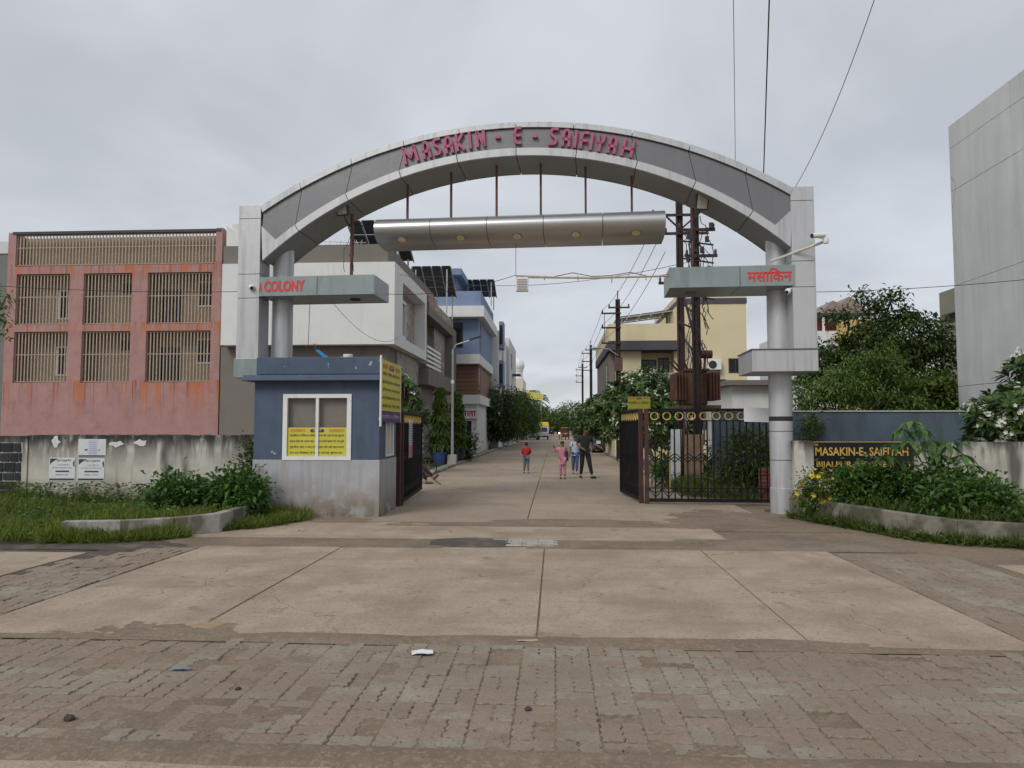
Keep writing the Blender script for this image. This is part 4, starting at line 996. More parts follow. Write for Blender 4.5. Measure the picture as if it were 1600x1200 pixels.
# ---- white and taupe house
m_wht = mat('white_plaster', (0.66, 0.665, 0.65), 0.85, 0.05, .7, .1, 20, grime=[((0.42, 0.41, 0.38), 1.0, .55, .75, (2, 2, .15), .5)])
m_tau = mat('taupe_plaster', (0.185, 0.165, 0.145), 0.9, 0.07, .8, .1, 20, grime=[((0.13, 0.115, 0.10), .9, .55, .75, (2, 2, .2), .5)])
def mosaic(name, c1, c2, c3, mortar, sx, sz):
    if name in MATS: return MATS[name]
    m = bpy.data.materials.new(name); m.use_nodes = True; nt = m.node_tree; b = nt.nodes['Principled BSDF']
    geo = nt.nodes.new('ShaderNodeNewGeometry'); mp = nt.nodes.new('ShaderNodeMapping'); s_ = nt.nodes.new('ShaderNodeSeparateXYZ'); cb = nt.nodes.new('ShaderNodeCombineXYZ')
    nt.links.new(geo.outputs['Position'], s_.inputs[0]); nt.links.new(_math(nt, 'ADD', s_.outputs['X'], s_.outputs['Y']), cb.inputs['X']); nt.links.new(s_.outputs['Z'], cb.inputs['Y'])
    v = nt.nodes.new('ShaderNodeTexBrick'); nt.links.new(cb.outputs[0], v.inputs['Vector'])
    v.inputs['Scale'].default_value = 1.0; v.inputs['Brick Width'].default_value = sx; v.inputs['Row Height'].default_value = sz; v.inputs['Mortar Size'].default_value = .012
    v.inputs['Color1'].default_value = (*c1, 1); v.inputs['Color2'].default_value = (*c2, 1); v.inputs['Mortar'].default_value = (*mortar, 1)
    n = _range(nt, _noise(nt, cb.outputs[0], 3.1, 2), .45, .6)
    nt.links.new(_mix(nt, n, v.outputs['Color'], c3), b.inputs['Base Color']); b.inputs['Roughness'].default_value = .7
    MATS[name] = m; return m
m_mos = mosaic('mosaic_tile', (0.40, 0.36, 0.33), (0.22, 0.19, 0.175), (0.26, 0.21, 0.19), (0.3, 0.28, 0.26), .55, .32)
m_mosr = mosaic('mosaic_red', (0.26, 0.13, 0.10), (0.36, 0.28, 0.25), (0.2, 0.1, 0.08), (0.3, 0.26, 0.24), .5, .3)
wh = thing('white_house', 'white and taupe modern house with a cantilevered upper storey', 'house', (-10, 29.5, 0))
FX = -6.53
MB().box(-14.03, -6.95, 29.55, 41, -.05, 5.08).build('ground_storey', m_tau, wh)
up_ = MB()
up_.box(-13.80, FX, 29.0, 30.6, 5.1, 8.5)                       # front wall of the cantilever
up_.box(-13.8, FX, 30.6, 36.4, 5.1, 5.55); up_.box(-13.8, FX, 30.6, 36.4, 7.95, 8.5)
up_.box(-13.8, FX - .6, 30.6, 36.4, 5.55, 7.95); up_.box(-13.8, FX, 36.0, 36.4, 5.55, 7.95)
up_.build('upper_storey', m_wht, wh)
MB().box(FX - .598, FX - .56, 30.61, 35.99, 5.56, 7.94).build('mosaic_panel', m_mos, wh)
wpart(wh, 'r', 30.9, 32.6, 5.7, 7.4, FX - .56, m_wht, m_paneD, .12, mull=0, out=.3)
MB().box(-13.9, -6.9, 29.3, 40.8, 8.503, 9.32).build('parapet', m_tau, wh)
MB().box(-6.94, -6.88, 31.2, 36, 3.4, 5.07).build('mosaic_band', m_mos, wh)
MB().box(-13.6, -12.7, 29.4, 34, 9.323, 10.3).build('stair_head', m_wht, wh)
MB().prism([(-13.8, 29.32, 9.33), (-12.6, 29.32, 9.33), (-12.6, 29.32, 9.45), (-13.2, 29.32, 9.85), (-13.8, 29.32, 10.2)], (0, .25, 0)).build('gable_parapet', m_wht, wh)
wpart(wh, 'r', 33.0, 35.0, 1.2, 2.9, -6.95, m_frame, m_paneD, .1)
# ---- taupe framed house
tp = thing('taupe_house', 'taupe framed house with white railings and stone mosaic panels', 'house', (-8, 40, 0))
MB().box(-12, -7.3, 41.2, 47.5, -.05, 8.0).build('core_wall', m_wht, tp)
mb = MB(); mb.box(-12, -6.45, 36.6, 47, 3.9, 4.75); mb.box(-12, -6.45, 45.4, 47, 4.75, 7.5); mb.box(-12, -6.45, 36.6, 47, 7.5, 8.0); mb.build('frame', m_tau, tp)
MB().box(-7.29, -6.95, 41.2, 45.38, 4.76, 7.48).build('mosaic_panel', m_mos, tp); MB().box(-12, -6.5, 37, 39.5, 8.003, 8.75).build('roof_block', m_mosr, tp); MB().box(-12, -6.6, 39.52, 46.5, 8.003, 8.6).build('parapet', m_mos, tp)
MB().box(-12, -7.2, 36.7, 41.1, -.05, 3.85).build('ground_wall', m_wht, tp); MB().box(-7.19, -7.1, 38.5, 41, .0, 3.8).build('mosaic_column', m_mos, tp)
MB().box(-9, -8.8, 36.8, 41.1, 4.76, 7.48).build('recess_wall', m_paneD, tp); MB().box(-8.79, -8.6, 39, 41, 4.76, 7.4).build('recess_panel', m_mosr, tp)
for k in range(5): MB().box(-6.6, -6.52, 36.7, 41.1, 4.85 + k * .24, 4.98 + k * .24).build('railing_slat', m_frame, tp)
for k in range(7): MB().box(-6.9, -6.85, 27.5, 37.5, .35 + k * .3, .5 + k * .3).build('fence_slat', m_frame, tp)
for k in range(6): MB().box(-6.98, -6.901, 27.6 + k * 1.95, 27.72 + k * 1.95, 0, 2.4).build('fence_post', m_frame, tp)
# ---- blue house
m_bl = mat('blue_plaster', (0.19, 0.25, 0.375), 0.85, 0.06, .8, grime=[((0.09, 0.115, 0.2), 1, .55, .75, (2, 2, .2), .5)])
m_brown = mat('brown_plank', (0.20, 0.11, 0.075), 0.7, 0.1, 2, objrand=.08)
bh = thing('blue_house', 'blue and white house with brown plank cladding below its corner windows', 'house', (-7, 48, 0))
BX = -4.95
MB().box(-11, BX - .25, 48.2, 58, -.05, 3.3).build('ground_wall', m_wht, bh)
MB().box(-11, BX - .2, 48.05, 58, 3.9, 5.9).build('middle_core', m_brown, bh)
MB().box(-11, BX, 47.8, 58, 3.28, 3.88).build('white_band', m_wht, bh); MB().box(-11, BX, 47.4, 58, 5.92, 6.55).build('white_band', m_wht, bh)
MB().box(-11, BX - .15, 48.1, 58, 6.56, 9.0).build('upper_wall', m_bl, bh)
mb = MB(); mb.box(-11, BX + .3, 47.2, 58, 9.02, 9.75); mb.build('eaves_band', m_wht, bh)
MB().box(-11, BX + .05, 47.6, 57.5, 9.753, 10.8).build('parapet', m_bl, bh)
MB().box(-11, BX - 2.0, 50.2, 56, 10.803, 12.3).build('roof_room', m_bl, bh); MB().box(-11, BX - 1.5, 49.4, 56.6, 12.303, 12.75).build('roof_slab', m_bl, bh); wpart(bh, 'f', -8.3, -7.2, 11.0, 12.1, 50.2, m_dkfr, m_paneD, .06)
wpart(bh, 'f', -8.0, -6.15, 7.05, 8.75, 48.1, m_dkfr, m_paneD, .08); wpart(bh, 'r', 49, 49.6, 6.9, 8.8, BX - .15, m_dkfr, m_paneD, .05, mull=0)
for k in range(7): MB().box(-7.0 if k > 1 else -9, BX - .16, 48.0, 48.046, 3.92 + k * .28, 4.17 + k * .28).build('plank', m_brown, bh)
wpart(bh, 'f', -8.9, -7.05, 4.5, 5.85, 48.05, m_dkfr, m_paneD, .06); wpart(bh, 'r', 48.6, 49.6, 4.0, 5.8, BX - .2, m_dkfr, m_paneD, .06)
MB().box(-9.5, BX - .1, 47.9, 48.19, 2.3, 2.95).build('shop_board', m_frame, bh); text('lettering', 'मसाला   वाला', mat('board_red', (.35, .05, .12), .6), (-8.6, 47.895, 2.42), X3, Z3, 3.4, .4, bh, 0, .03)
wpart(bh, 'f', -6.4, -5.5, .5, 2.2, 48.2, m_frame, m_paneD, .06); wpart(bh, 'f', -8.2, -7.2, .5, 2.2, 48.2, m_frame, m_paneD, .06)
# ---- white house with blue bays beyond
w2 = thing('white_house', 'tall plain white house with blue window bays beyond the blue house', 'house', (-6, 60, 0))
MB().box(-12, -4.55, 58.3, 68, -.05, 9.6).build('wall', m_wht, w2)
for z in (5.0, 8.2): b_ = MB().box(-4.545, -4.2, 58.8, 60.6, z, z + 2.2).build('bay', m_bl, w2); wpart(b_, 'f', -4.5, -4.25, z + .3, z + 1.9, 58.8, mull=0, fw_=.03)
MB().box(-12, -4.3, 68.2, 80, -.05, 10.2).build('rear_wall', mat('pale_wall', (0.55, 0.56, 0.55), .9, .05, .5), w2)
for z in (4.5, 7.6): wpart(w2, 'r', 62, 63.5, z, z + 1.4, -4.55); wpart(w2, 'r', 71, 72.5, z, z + 1.4, -4.3)
MB().box(-4.29, -3.5, 73, 75, 7.0, 7.15).build('sunshade', m_tau, w2)
# ---- mosque
mq = thing('mosque', 'cream mosque block with a white ribbed dome at the street end', 'mosque', (-6.5, 120, 0))
m_crm = mat('cream_plaster', (0.60, 0.56, 0.46), 0.85, .05, .4); m_dome = mat('dome_white', (0.72, 0.72, 0.72), .6, .03, .5)
MB().box(-9.5, -5.3, 120, 134, -.05, 9.9).build('wall', m_crm, mq); MB().box(-5.29, -2.6, 121, 134, -.05, 8.0).build('side_wall', m_crm, mq)
mb = MB(); mb.lathe((-6.35, 122, 9.9), [(.95, 0), (.95, 1.3), (1.1, 1.35), (1.1, 1.5)], 16); mb.build('drum', m_dome, mq)
mb = MB(); mb.lathe((-6.35, 122, 11.4), [(.95, 0), (1.22, .35), (1.28, .8), (1.05, 1.45), (.6, 1.85), (.18, 2.05), (.1, 2.3), (.03, 2.9)], 20); mb.build('dome', m_dome, mq, 50)
for k in range(3): wpart(mq, 'f', -8.9 + k * 1.1, -8.3 + k * 1.1, 6.5, 8.4, 120, m_crm, m_paneD, .1, mull=0)
# ---- far left house behind trees
fl = thing('far_house', 'pale block of flats beyond the left street trees', 'house', (-8, 90, 0)); MB().box(-14, -6.6, 90, 110, -.05, 8.2).build('wall', m_crm, fl)
for k in range(3): wpart(fl, 'f', -13 + k * 2, -12 + k * 2, 5.5, 7, 90)
# ---- cream house on the right
m_cr = mat('cream_wall', (0.64, 0.555, 0.36), 0.85, 0.04, .6, grime=[((0.45, 0.39, 0.27), .9, .55, .75, (2, 2, .15), .5)]); m_band = mat('dark_band', (0.07, 0.07, 0.085), .7, .1, 1)
ch = thing('cream_house', 'cream house with dark bands, glass railed balcony and tall stair block', 'house', (7, 40, 0))
cxl, cxm, cxr = 3.35, 6.88, 10.55
mb = MB(); mb.box(cxl, cxm, 40.9, 52, -.05, 5.9); mb.box(cxl, 4.75, 40, 40.89, 2.3, 5.9); mb.box(6.55, cxm, 40, 40.89, 2.3, 5.9); mb.box(4.75, 6.55, 40, 40.89, 2.3, 4.0); mb.build('wall', m_cr, ch)
MB().box(cxl - .4, cxm, 39.5, 52, 6.42, 7.35).build('parapet', m_cr, ch); MB().box(cxl - .42, cxm + .0, 39.48, 52.1, 5.92, 6.4).build('dark_band', m_band, ch)
MB().box(cxl - .3, cxm + .02, 39.6, 52, 3.0, 3.5).build('dark_band', m_band, ch) 
MB().box(4.76, 6.54, 40.0, 40.03, 4.0, 4.7).build('glass_railing', glassmat('rail_glass', (.45, .5, .52), .55, .1), ch)
wpart(ch, 'f', 4.85, 5.7, 4.2, 5.5, 40.9); wpart(ch, 'f', 5.8, 6.4, 4.1, 5.6, 40.9)
MB().box(cxm + .003, cxr, 40.3, 50, -.05, 9.15).build('stair_block', m_cr, ch); MB().box(cxm + .0, cxr + .05, 40.25, 50.1, 8.55, 8.85).build('dark_band', m_band, ch); MB().box(cxm + .01, 9.2, 40.24, 40.299, 3.2, 3.75).build('dark_band', m_band, ch)
wpart(ch, 'f', 9.55, 10.3, 4.7, 5.5, 40.3); wpart(ch, 'f', 7.7, 8.6, 1.6, 3.0, 40.3); MB().box(7.95, 9.3, 39.9, 40.29, 4.25, 4.33).build('sunshade', m_band, ch)
MB().box(cxl - .3, cxl - .02, 40.3, 52, 3.6, 5.9).build('side_wall', m_tau, ch); wpart(ch, 'l', 42, 43.5, 4, 5.4, cxl - .3)
wpart(ch, 'f', 5.0, 5.9, .9, 2.4, 40.9, m_frame, mat('curtain_blue', (.2, .33, .5), .5), .06)
P = Vector((8.75, 40.29, 5.1)); t = thing('air_conditioner', 'white outdoor air conditioner unit on the cream stair block', 'appliance', P)
b_ = MB().box(8.3, 9.1, 39.95, 40.22, 4.85, 5.42).build('case', m_white, t, bevel=.02); MB().tube([(8.62, 39.955, 5.13), (8.62, 39.93, 5.13)], .22, 20).build('fan_grille', m_dark, b_); MB().box(8.35, 8.4, 39.97, 40.3, 4.78, 4.85).build('bracket', m_dark, t); MB().box(9.0, 9.05, 39.97, 40.3, 4.78, 4.85).build('bracket', m_dark, t)
wb = thing('low_white_building', 'low white flat roofed outbuilding behind the gate column', 'building', (8, 29, 0)); MB().box(7.0, 9.3, 29, 34, -.05, 3.35).build('wall', m_wht, wb); MB().box(6.7, 9.5, 28.6, 34.2, 3.352, 3.55).build('roof_slab', m_tau, wb); wpart(wb, 'f', 7.4, 8.2, .8, 2.0, 29)
# ---- behind the right hand trees
sh = thing('shingle_roof_house', 'house with a steep shingle roof half hidden by the big tree', 'house', (17, 45, 0))
m_shing = mat('shingles', (0.27, 0.21, 0.185), .85, .3, 5)
MB().box(14.5, 19.5, 45, 52, -.05, 7.6).build('wall', m_wht, sh); MB().box(17.2, 19.2, 44.5, 44.99, -.05, 8.2).build('yellow_wall', mat('ochre_wall', (.5, .36, .13), .85, .08, 1), sh)
MB().prism([(16.2, 45.2, 8.7), (19.3, 45.2, 8.7), (19.0, 45.2, 9.1), (18.1, 45.2, 9.75), (17.6, 45.2, 9.3), (17.1, 45.2, 9.5)], (0, 5, 0)).build('roof', m_shing, sh)
MB().box(16.0, 19.5, 45.0, 45.15, 8.5, 8.7).build('eaves', m_dkfr, sh)
for x in (16.4, 17.9, 19.2): MB().box(x, x + .12, 45.02, 45.14, 7.6, 8.5).build('post', m_frame, sh)
MB().box(16.3, 19.3, 47, 47.2, 7.6, 8.68).build('inner_wall', mat('brick_red', (.3, .09, .06), .85, .2, 3), sh)
ol = thing('olive_building', 'olive grey tower block with a dark slot window beside the concrete building', 'building', (22, 40, 0))
oa, ob = gy(1455, 500, 40).x, gy(1500, 500, 40).x
MB().box(20.9, 23.6, 38, 40.3, -.05, 9.0).build('wall', mat('olive_plaster', (0.235, 0.22, 0.18), .9, .06, .7), ol); wpart(ol, 'l', 38.35, 39.75, 7.25, 7.75, 20.9, mull=0)
MB().box(21.3, 23.4, 40.35, 46, -.05, 7.4).build('wing', m_wht, ol); MB().box(21.0, 22.2, 37.9, 37.99, 4.6, 6.4).build('lattice', mat('lattice_blue', (.13, .13, .24), .7, .4, 9), ol)
# ---- bare concrete building on the far right
cb = thing('concrete_building', 'tall windowless bare concrete building wall at the road side', 'building', (12, 22, 0))
m_rc = mat('bare_concrete', (0.57, 0.59, 0.582), .9, .09, .5, .3, 20, crack=(.12, .03, (.3, .31, .31)), grime=[((0.24, 0.25, 0.245), 1.0, .55, .7, (2.5, 2.5, .08), .22), ((0.42, 0.44, 0.435), .35, .45, .7, (1.5, 1.5, .25), .7), ((0.58, 0.59, 0.58), 1.2, .56, .72, (2, 2, .15), .5), ((0.32, 0.37, 0.35), .5, .55, .75, (2, 2, .12), .5)])
zz = [-.05, 2.9, 5.9, 8.75, 10.05, 10.75]; ys = [9.0, 12.5, 15.8, 19.0, 22.05]
for za, zb in zip(zz, zz[1:]):
    for ya, yb_ in zip(ys, ys[1:]):
        MB().box(11.88 + rnd.uniform(0, .006), 12.4, ya + .0015, yb_ - .0015, za + .012, zb - .0).build('wall_panel', m_rc, cb)
MB().box(11.95, 24, 9, 22.0, -.05, 10.70).build('core', m_rc, cb)

# ---- roof-top solar racks and frames
m_solar = mat('solar_back', (0.035, 0.04, 0.05), .35, .2, 3)
def solar(label, c, w_, d_, tilt, leg, nx=4, ny=3, rz=0.0):
    t = thing('solar_array', label, 'solar panel', c, rz, 'roof top solar racks', local=True)
    R = Matrix.Rotation(tilt, 3, 'X')
    for i in range(nx):
        for j in range(ny):
            a, b = -w_ / 2 + w_ * i / nx + .03, -w_ / 2 + w_ * (i + 1) / nx - .03; e, f_ = -d_ / 2 + d_ * j / ny + .03, -d_ / 2 + d_ * (j + 1) / ny - .03
            q = [R @ Vector(p) for p in ((a, e, 0), (b, e, 0), (b, f_, 0), (a, f_, 0))]; q = [p + Vector((0, 0, leg)) for p in q]
            MB().hexa(q, [p + R @ Vector((0, 0, .04)) for p in q]).build('panel', m_solar, t)
    for i in range(nx + 1):
        x = -w_ / 2 + w_ * i / nx; p, q = (R @ Vector((x, -d_ / 2, -.05))) + Vector((0, 0, leg)), (R @ Vector((x, d_ / 2, -.05))) + Vector((0, 0, leg)); MB().bar(p, q, .06).build('rail', m_galv, t)
    for x in (-w_ * .4, w_ * .4):
        for y in (-d_ * .4, d_ * .4): MB().bar((x, y, 0), (x, y, leg + (R @ Vector((0, y, 0))).z - .05), .07).build('leg', m_galv, t)
solar('solar rack on the white and taupe house behind the hanging canopy', (-8.2, 33.5, 9.32), 2.6, 3.0, -.45, 1.2)
P = gy(681, 452, 45); solar('solar rack on the taupe framed house roof', (P.x, 44.5, 8.6), 2.4, 3.0, -.5, 2.2)
solar('solar rack on the blue house roof', (-5.6, 54.5, 10.8), 2.2, 2.6, -.35, 1.5)
P = gy(1030, 490, 44); solar('wide tilted solar rack on the cream house roof', (5.4, 43.5, 7.35), 2.4, 3.6, -.13, 1.0, 2, 5, math.pi / 2)
t = thing('steel_trusses', 'thin white steel roof trusses on the white and taupe house', 'trusses', (-10.5, 33, 9.32)); mb = MB()
for k in range(6):
    x = -11.8 + k * .5; mb.tube([(x, 33, 9.32), (x + .3, 33, 10.5)], .02, 4); mb.tube([(x, 33, 10.5), (x + .5, 33, 9.4)], .018, 4)
for z in (9.75, 10.15, 10.5): mb.tube([(-12, 33, z), (-8.8, 33, z - .15)], .02, 4)
mb.build('truss', m_frame, t); MB().tube([(-9.55, 33.1, 9.32), (-9.55, 33.1, 10.7)], .04, 5).build('red_mast', mat('mast_red', (.5, .06, .04), .6), t)
# ================================================================== VEGETATION
def unit(a): return a / (np.linalg.norm(a, axis=-1, keepdims=True) + 1e-9)
def leaf_geo(P, D, N, Ln, W, droop=0.15):
    """kite shaped leaves folded along the midrib: base P, direction D, normal N."""
    D = unit(D); S = unit(np.cross(D, N)); U = np.cross(S, D)
    Ln = np.broadcast_to(np.asarray(Ln, float).reshape(-1, 1), (len(P), 1)); W = np.broadcast_to(np.asarray(W, float).reshape(-1, 1), (len(P), 1))
    tip = P + D * Ln - np.array([0, 0, 1.0]) * Ln * droop
    mid = P + D * Ln * .48
    V = np.stack([P, mid + S * W / 2 + U * W * .12, tip, mid - S * W / 2 + U * W * .12, mid - U * W * .10], 1).reshape(-1, 3)
    i = np.arange(len(P))[:, None] * 5
    Q = np.concatenate([i + np.array([[0, 4, 2, 1]]), i + np.array([[0, 3, 2, 4]])], 0)
    return V, Q
def leaf_obj(name, geo, m, parent=None):
    V, Q = geo
    if parent is not None: V = V - np.array(_origin(parent))
    me = quads_mesh(name, V, Q); o = bpy.data.objects.new(name, me); col.objects.link(o); me.materials.append(m)
    if parent is not None: o.parent = parent
    return o
def join_geo(gs):
    V, Q, n = [], [], 0
    for v, q in gs: V.append(v); Q.append(q + n); n += len(v)
    return np.concatenate(V), np.concatenate(Q)
def clumps(rs, blobs, n, rmin=.55):
    b = np.array(blobs, float); w = (b[:, 3] * b[:, 4] * b[:, 5]) ** (2 / 3); k = rs.choice(len(b), n, p=w / w.sum())
    d = unit(rs.normal(size=(n, 3))); r = rmin + (1 - rmin) * rs.rand(n, 1) ** .6
    return b[k, :3] + d * r * b[k, 3:], d, k
m_bark = mat('bark', (0.11, 0.085, 0.065), .9, .25, 6, .6, 25); m_barkp = mat('pale_bark', (0.24, 0.22, 0.19), .9, .2, 6, .4, 25)
LM = {'dark': leafmat('leaf_dark', (0.014, 0.032, 0.009), (0.08, 0.135, 0.026)), 'mid': leafmat('leaf_mid', (0.03, 0.062, 0.010), (0.125, 0.20, 0.032)), 'light': leafmat('leaf_light', (0.045, 0.095, 0.015), (0.15, 0.235, 0.045)),
      'frang': leafmat('leaf_plumeria', (0.02, 0.05, 0.012), (0.105, 0.18, 0.038), .2, .4), 'bush': leafmat('leaf_bush', (0.02, 0.055, 0.012), (0.11, 0.215, 0.04)), 'grass': leafmat('grass_blade', (0.05, 0.085, 0.010), (0.23, 0.285, 0.05), .4),
      'grassd': leafmat('grass_dark', (0.03, 0.055, 0.008), (0.12, 0.17, 0.028), .4), 'palm': leafmat('leaf_palmate', (0.05, 0.12, 0.03), (0.14, 0.25, 0.06), .35)}
m_flw = leafmat('petal_white', (0.62, 0.6, 0.5), (0.85, 0.85, 0.8), .3); m_fly = leafmat('petal_yellow', (0.6, 0.42, 0.02), (0.8, 0.62, 0.05), .3)
def trunk_limbs(t, base, top, r, targets, m_, seed, rl=None):
    rs = random.Random(seed); base = Vector(base); top = Vector(top); pts = []
    for k in range(6):
        f_ = k / 5; pts.append(base.lerp(top, f_) + Vector((rs.gauss(0, r * .5), rs.gauss(0, r * .5), 0)) * (1 if 0 < k < 5 else 0))
    MB().tube(pts, [r * (1.25 - .6 * k / 5) for k in range(6)], 8).build('trunk', m_, t, 60)
    mb = MB()
    for q in targets:
        q = Vector(q); s = base.lerp(top, rs.uniform(.55, 1.0)); mid = s.lerp(q, .5) + Vector((rs.gauss(0, .08), rs.gauss(0, .08), rs.uniform(.0, .2)))
        mb.tube([s, mid, q], [rl or r * .45, (rl or r * .45) * .7, (rl or r * .45) * .35], 5)
    if mb.v: mb.build('limbs', m_, t, 60)
def tree(name, label, base, blobs, ncl, nleaf, cr, Ln, W, m_, tr, seed, group=None, bark=None, cat='tree', droop=.25, rmin=.55, top=None):
    rs = np.random.RandomState(seed); t = thing(name, label, cat, base, group=group)
    C, d, k = clumps(rs, blobs, ncl, rmin)
    per = nleaf // ncl; P = np.repeat(C, per, 0) + rs.normal(size=(ncl * per, 3)) * cr * np.array([1, 1, .7])
    out = np.repeat(d, per, 0); D = unit(out * .7 + rs.normal(size=P.shape) * .7 + np.array([0, 0, -.15])); N = unit(np.array([0, 0, 1.0]) + rs.normal(size=P.shape) * .45 + out * .4)
    leaf_obj('crown', leaf_geo(P, D, N, Ln * rs.uniform(.6, 1.25, len(P)), W * rs.uniform(.7, 1.2, len(P)), droop), m_, t)
    zlo = min(b[2] - b[5] * .2 for b in blobs); cx = np.mean([b[0] for b in blobs]); cy = np.mean([b[1] for b in blobs])
    tp = top or (base[0] * .4 + cx * .6, base[1] * .4 + cy * .6, max(zlo, base[2] + .3))
    trunk_limbs(t, base, tp, tr, C[:: max(1, ncl // 14)], bark or m_bark, seed)
    return t
def plumeria(name, label, base, blobs, nros, seed, group=None, flowers=.4, Ln=.30, W=.095, tr=.09, nl=11):
    rs = np.random.RandomState(seed); t = thing(name, label, 'tree', base, group=group)
    C, d, k = clumps(rs, blobs, nros, .45); ax = unit(d + np.array([0, 0, .7]) + rs.normal(size=d.shape) * .25)
    a = unit(np.cross(ax, rs.normal(size=ax.shape))); b = np.cross(ax, a); P, D, N = [], [], []
    for i in range(nl):
        an = 2 * math.pi * i / nl + rs.rand(nros, 1) * .6; el = rs.uniform(.0, .75, (nros, 1))
        o = a * np.cos(an) + b * np.sin(an); dd = unit(o * np.cos(el) + ax * np.sin(el)); P.append(C + o * .02 + ax * rs.uniform(-.06, .03, (nros, 1))); D.append(dd); N.append(unit(ax - dd * (ax * dd).sum(1, keepdims=True)))
    P, D, N = map(np.concatenate, (P, D, N))
    leaf_obj('crown', leaf_geo(P, D, N, Ln * rs.uniform(.7, 1.2, len(P)), W * rs.uniform(.8, 1.2, len(P)), .12), LM['frang'], t)
    f = rs.rand(nros) < flowers; Cf, axf = C[f] + ax[f] * .12, ax[f]
    if len(Cf):
        P, D, N = [], [], []
        for _ in range(5):
            c = Cf + rs.normal(size=Cf.shape) * .06
            for i in range(5):
                an = 2 * math.pi * i / 5; q = unit(np.cross(axf, [0.3, .5, .8])); w = np.cross(axf, q); o = q * math.cos(an) + w * math.sin(an)
                P.append(c); D.append(unit(o + axf * .5)); N.append(axf)
        P, D, N = map(np.concatenate, (P, D, N)); fo = leaf_obj('blossom', leaf_geo(P, D, N, .06, .045, 0), m_flw, t); fo['kind'] = 'stuff'
    zlo = min(q[2] - q[5] * .3 for q in blobs); cx = np.mean([q[0] for q in blobs]); cy = np.mean([q[1] for q in blobs])
    trunk_limbs(t, base, (cx, cy, max(zlo, base[2] + .3)), tr, C[:: max(1, nros // 40)], m_barkp, seed, .035)
    return t
def bush(name, label, base, blobs, nleaf, Ln, W, m_, seed, group=None, cat='shrub', cr=.12, droop=.2, per=26):
    rs = np.random.RandomState(seed); t = thing(name, label, cat, base, group=group)
    ncl = max(6, nleaf // per); C, d, k = clumps(rs, blobs, ncl, .35); C[:, 2] = np.maximum(C[:, 2], base[2] + .05)
    P = np.repeat(C, per, 0) + rs.normal(size=(ncl * per, 3)) * cr; P[:, 2] = np.maximum(P[:, 2], base[2] + .02)
    out = np.repeat(d, per, 0); D = unit(out * .8 + rs.normal(size=P.shape) * .6 + np.array([0, 0, .1])); N = unit(np.array([0, 0, 1.0]) + rs.normal(size=P.shape) * .4)
    leaf_obj('foliage', leaf_geo(P, D, N, Ln * rs.uniform(.6, 1.25, len(P)), W * rs.uniform(.7, 1.2, len(P)), droop), m_, t)
    mb = MB(); rr = random.Random(seed)
    for q in C[:: max(1, ncl // 16)]:
        s = Vector((base[0] + rr.gauss(0, .08), base[1] + rr.gauss(0, .08), base[2])) if len(blobs) == 1 else Vector((q[0] * .7 + blobs[0][0] * .3, q[1] * .7 + blobs[0][1] * .3, base[2]))
        mb.tube([s, s.lerp(Vector(q), .5) + Vector((rr.gauss(0, .04), rr.gauss(0, .04), .05)), q], [.014, .01, .005], 4)
    mb.build('stems', m_bark, t)
    return t
def grass(name, label, pts_fn, n, Ln, W, m_, seed, lean=.35):
    rs = np.random.RandomState(seed); P = pts_fn(rs, n); n = len(P)
    D = unit(np.array([0, 0, 1.0]) + rs.normal(size=(n, 3)) * lean); N = unit(rs.normal(size=(n, 3)) * np.array([1, 1, .2]))
    patch = .45 + .75 * np.clip(wob(P[:, 0] * 1.6, P[:, 1] * 1.6, seed + 3) + .55, 0, 1.5)
    o = leaf_obj(name, leaf_geo(P, D, N, Ln * rs.uniform(.45, 1.3, n) * patch, W * rs.uniform(.7, 1.3, n), .12), m_); tag(o, label, 'grass', kind='stuff')
    return o
def in_poly(P, poly):
    x, y = P[:, 0], P[:, 1]; c = np.zeros(len(P), bool); n = len(poly)
    for i in range(n):
        (x0, y0), (x1, y1) = poly[i], poly[(i + 1) % n]
        with np.errstate(divide='ignore', invalid='ignore'): c ^= ((y0 > y) != (y1 > y)) & (x < (x1 - x0) * (y - y0) / (y1 - y0 + 1e-12) + x0)
    return c
def poly_pts(poly, z):
    q = np.array(poly); lo, hi = q.min(0), q.max(0)
    def f(rs, n):
        P = rs.uniform(lo, hi, (n * 3, 2)); P = P[in_poly(P, poly)][:n]; P = P + .16 * np.column_stack([wob(P[:, 0] * 3, P[:, 1] * 3, 1), wob(P[:, 0] * 3, P[:, 1] * 3, 2)]); return np.column_stack([P, np.full(len(P), z) + rs.uniform(-.01, .01, len(P))])
    return f
# --- grass and weeds
grass('verge_grass', 'lush green grass verge below the mouldy whitewashed wall', poly_pts([(-14, 10.1), (-9, 10.2), (-7.5, 10.3), (-7.45, 11.2), (-7.6, 15.9), (-15, 15.9)], -.01), 30000, .26, .017, LM['grass'], 1)
grass('planter_grass', 'bright grass growing over the soil of the left planter', poly_pts([(-7.42, 10.75), (-6.6, 10.98), (-6.0, 11.35), (-5.62, 11.75), (-5.62, 12.6), (-5.9, 14.2), (-5.95, 15.9), (-7.7, 15.9)], .17), 12000, .20, .015, LM['grass'], 2)
grass('kerb_grass', 'tufts of grass at the foot of the left planter kerb', poly_pts([(-7.6, 10.15), (-6.6, 10.3), (-5.9, 10.6), (-5.6, 11.0), (-5.95, 11.08), (-6.6, 10.73), (-7.5, 10.53)], -.01), 4500, .22, .016, LM['grass'], 3, .5)
grass('booth_grass', 'grass clump in the corner between the planter kerb and booth', poly_pts([(-5.38, 11.7), (-5.0, 12.2), (-4.5, 13.0), (-4.6, 13.5), (-5.75, 13.55), (-5.4, 12.6)], -.01), 4200, .24, .016, LM['grass'], 4, .5)
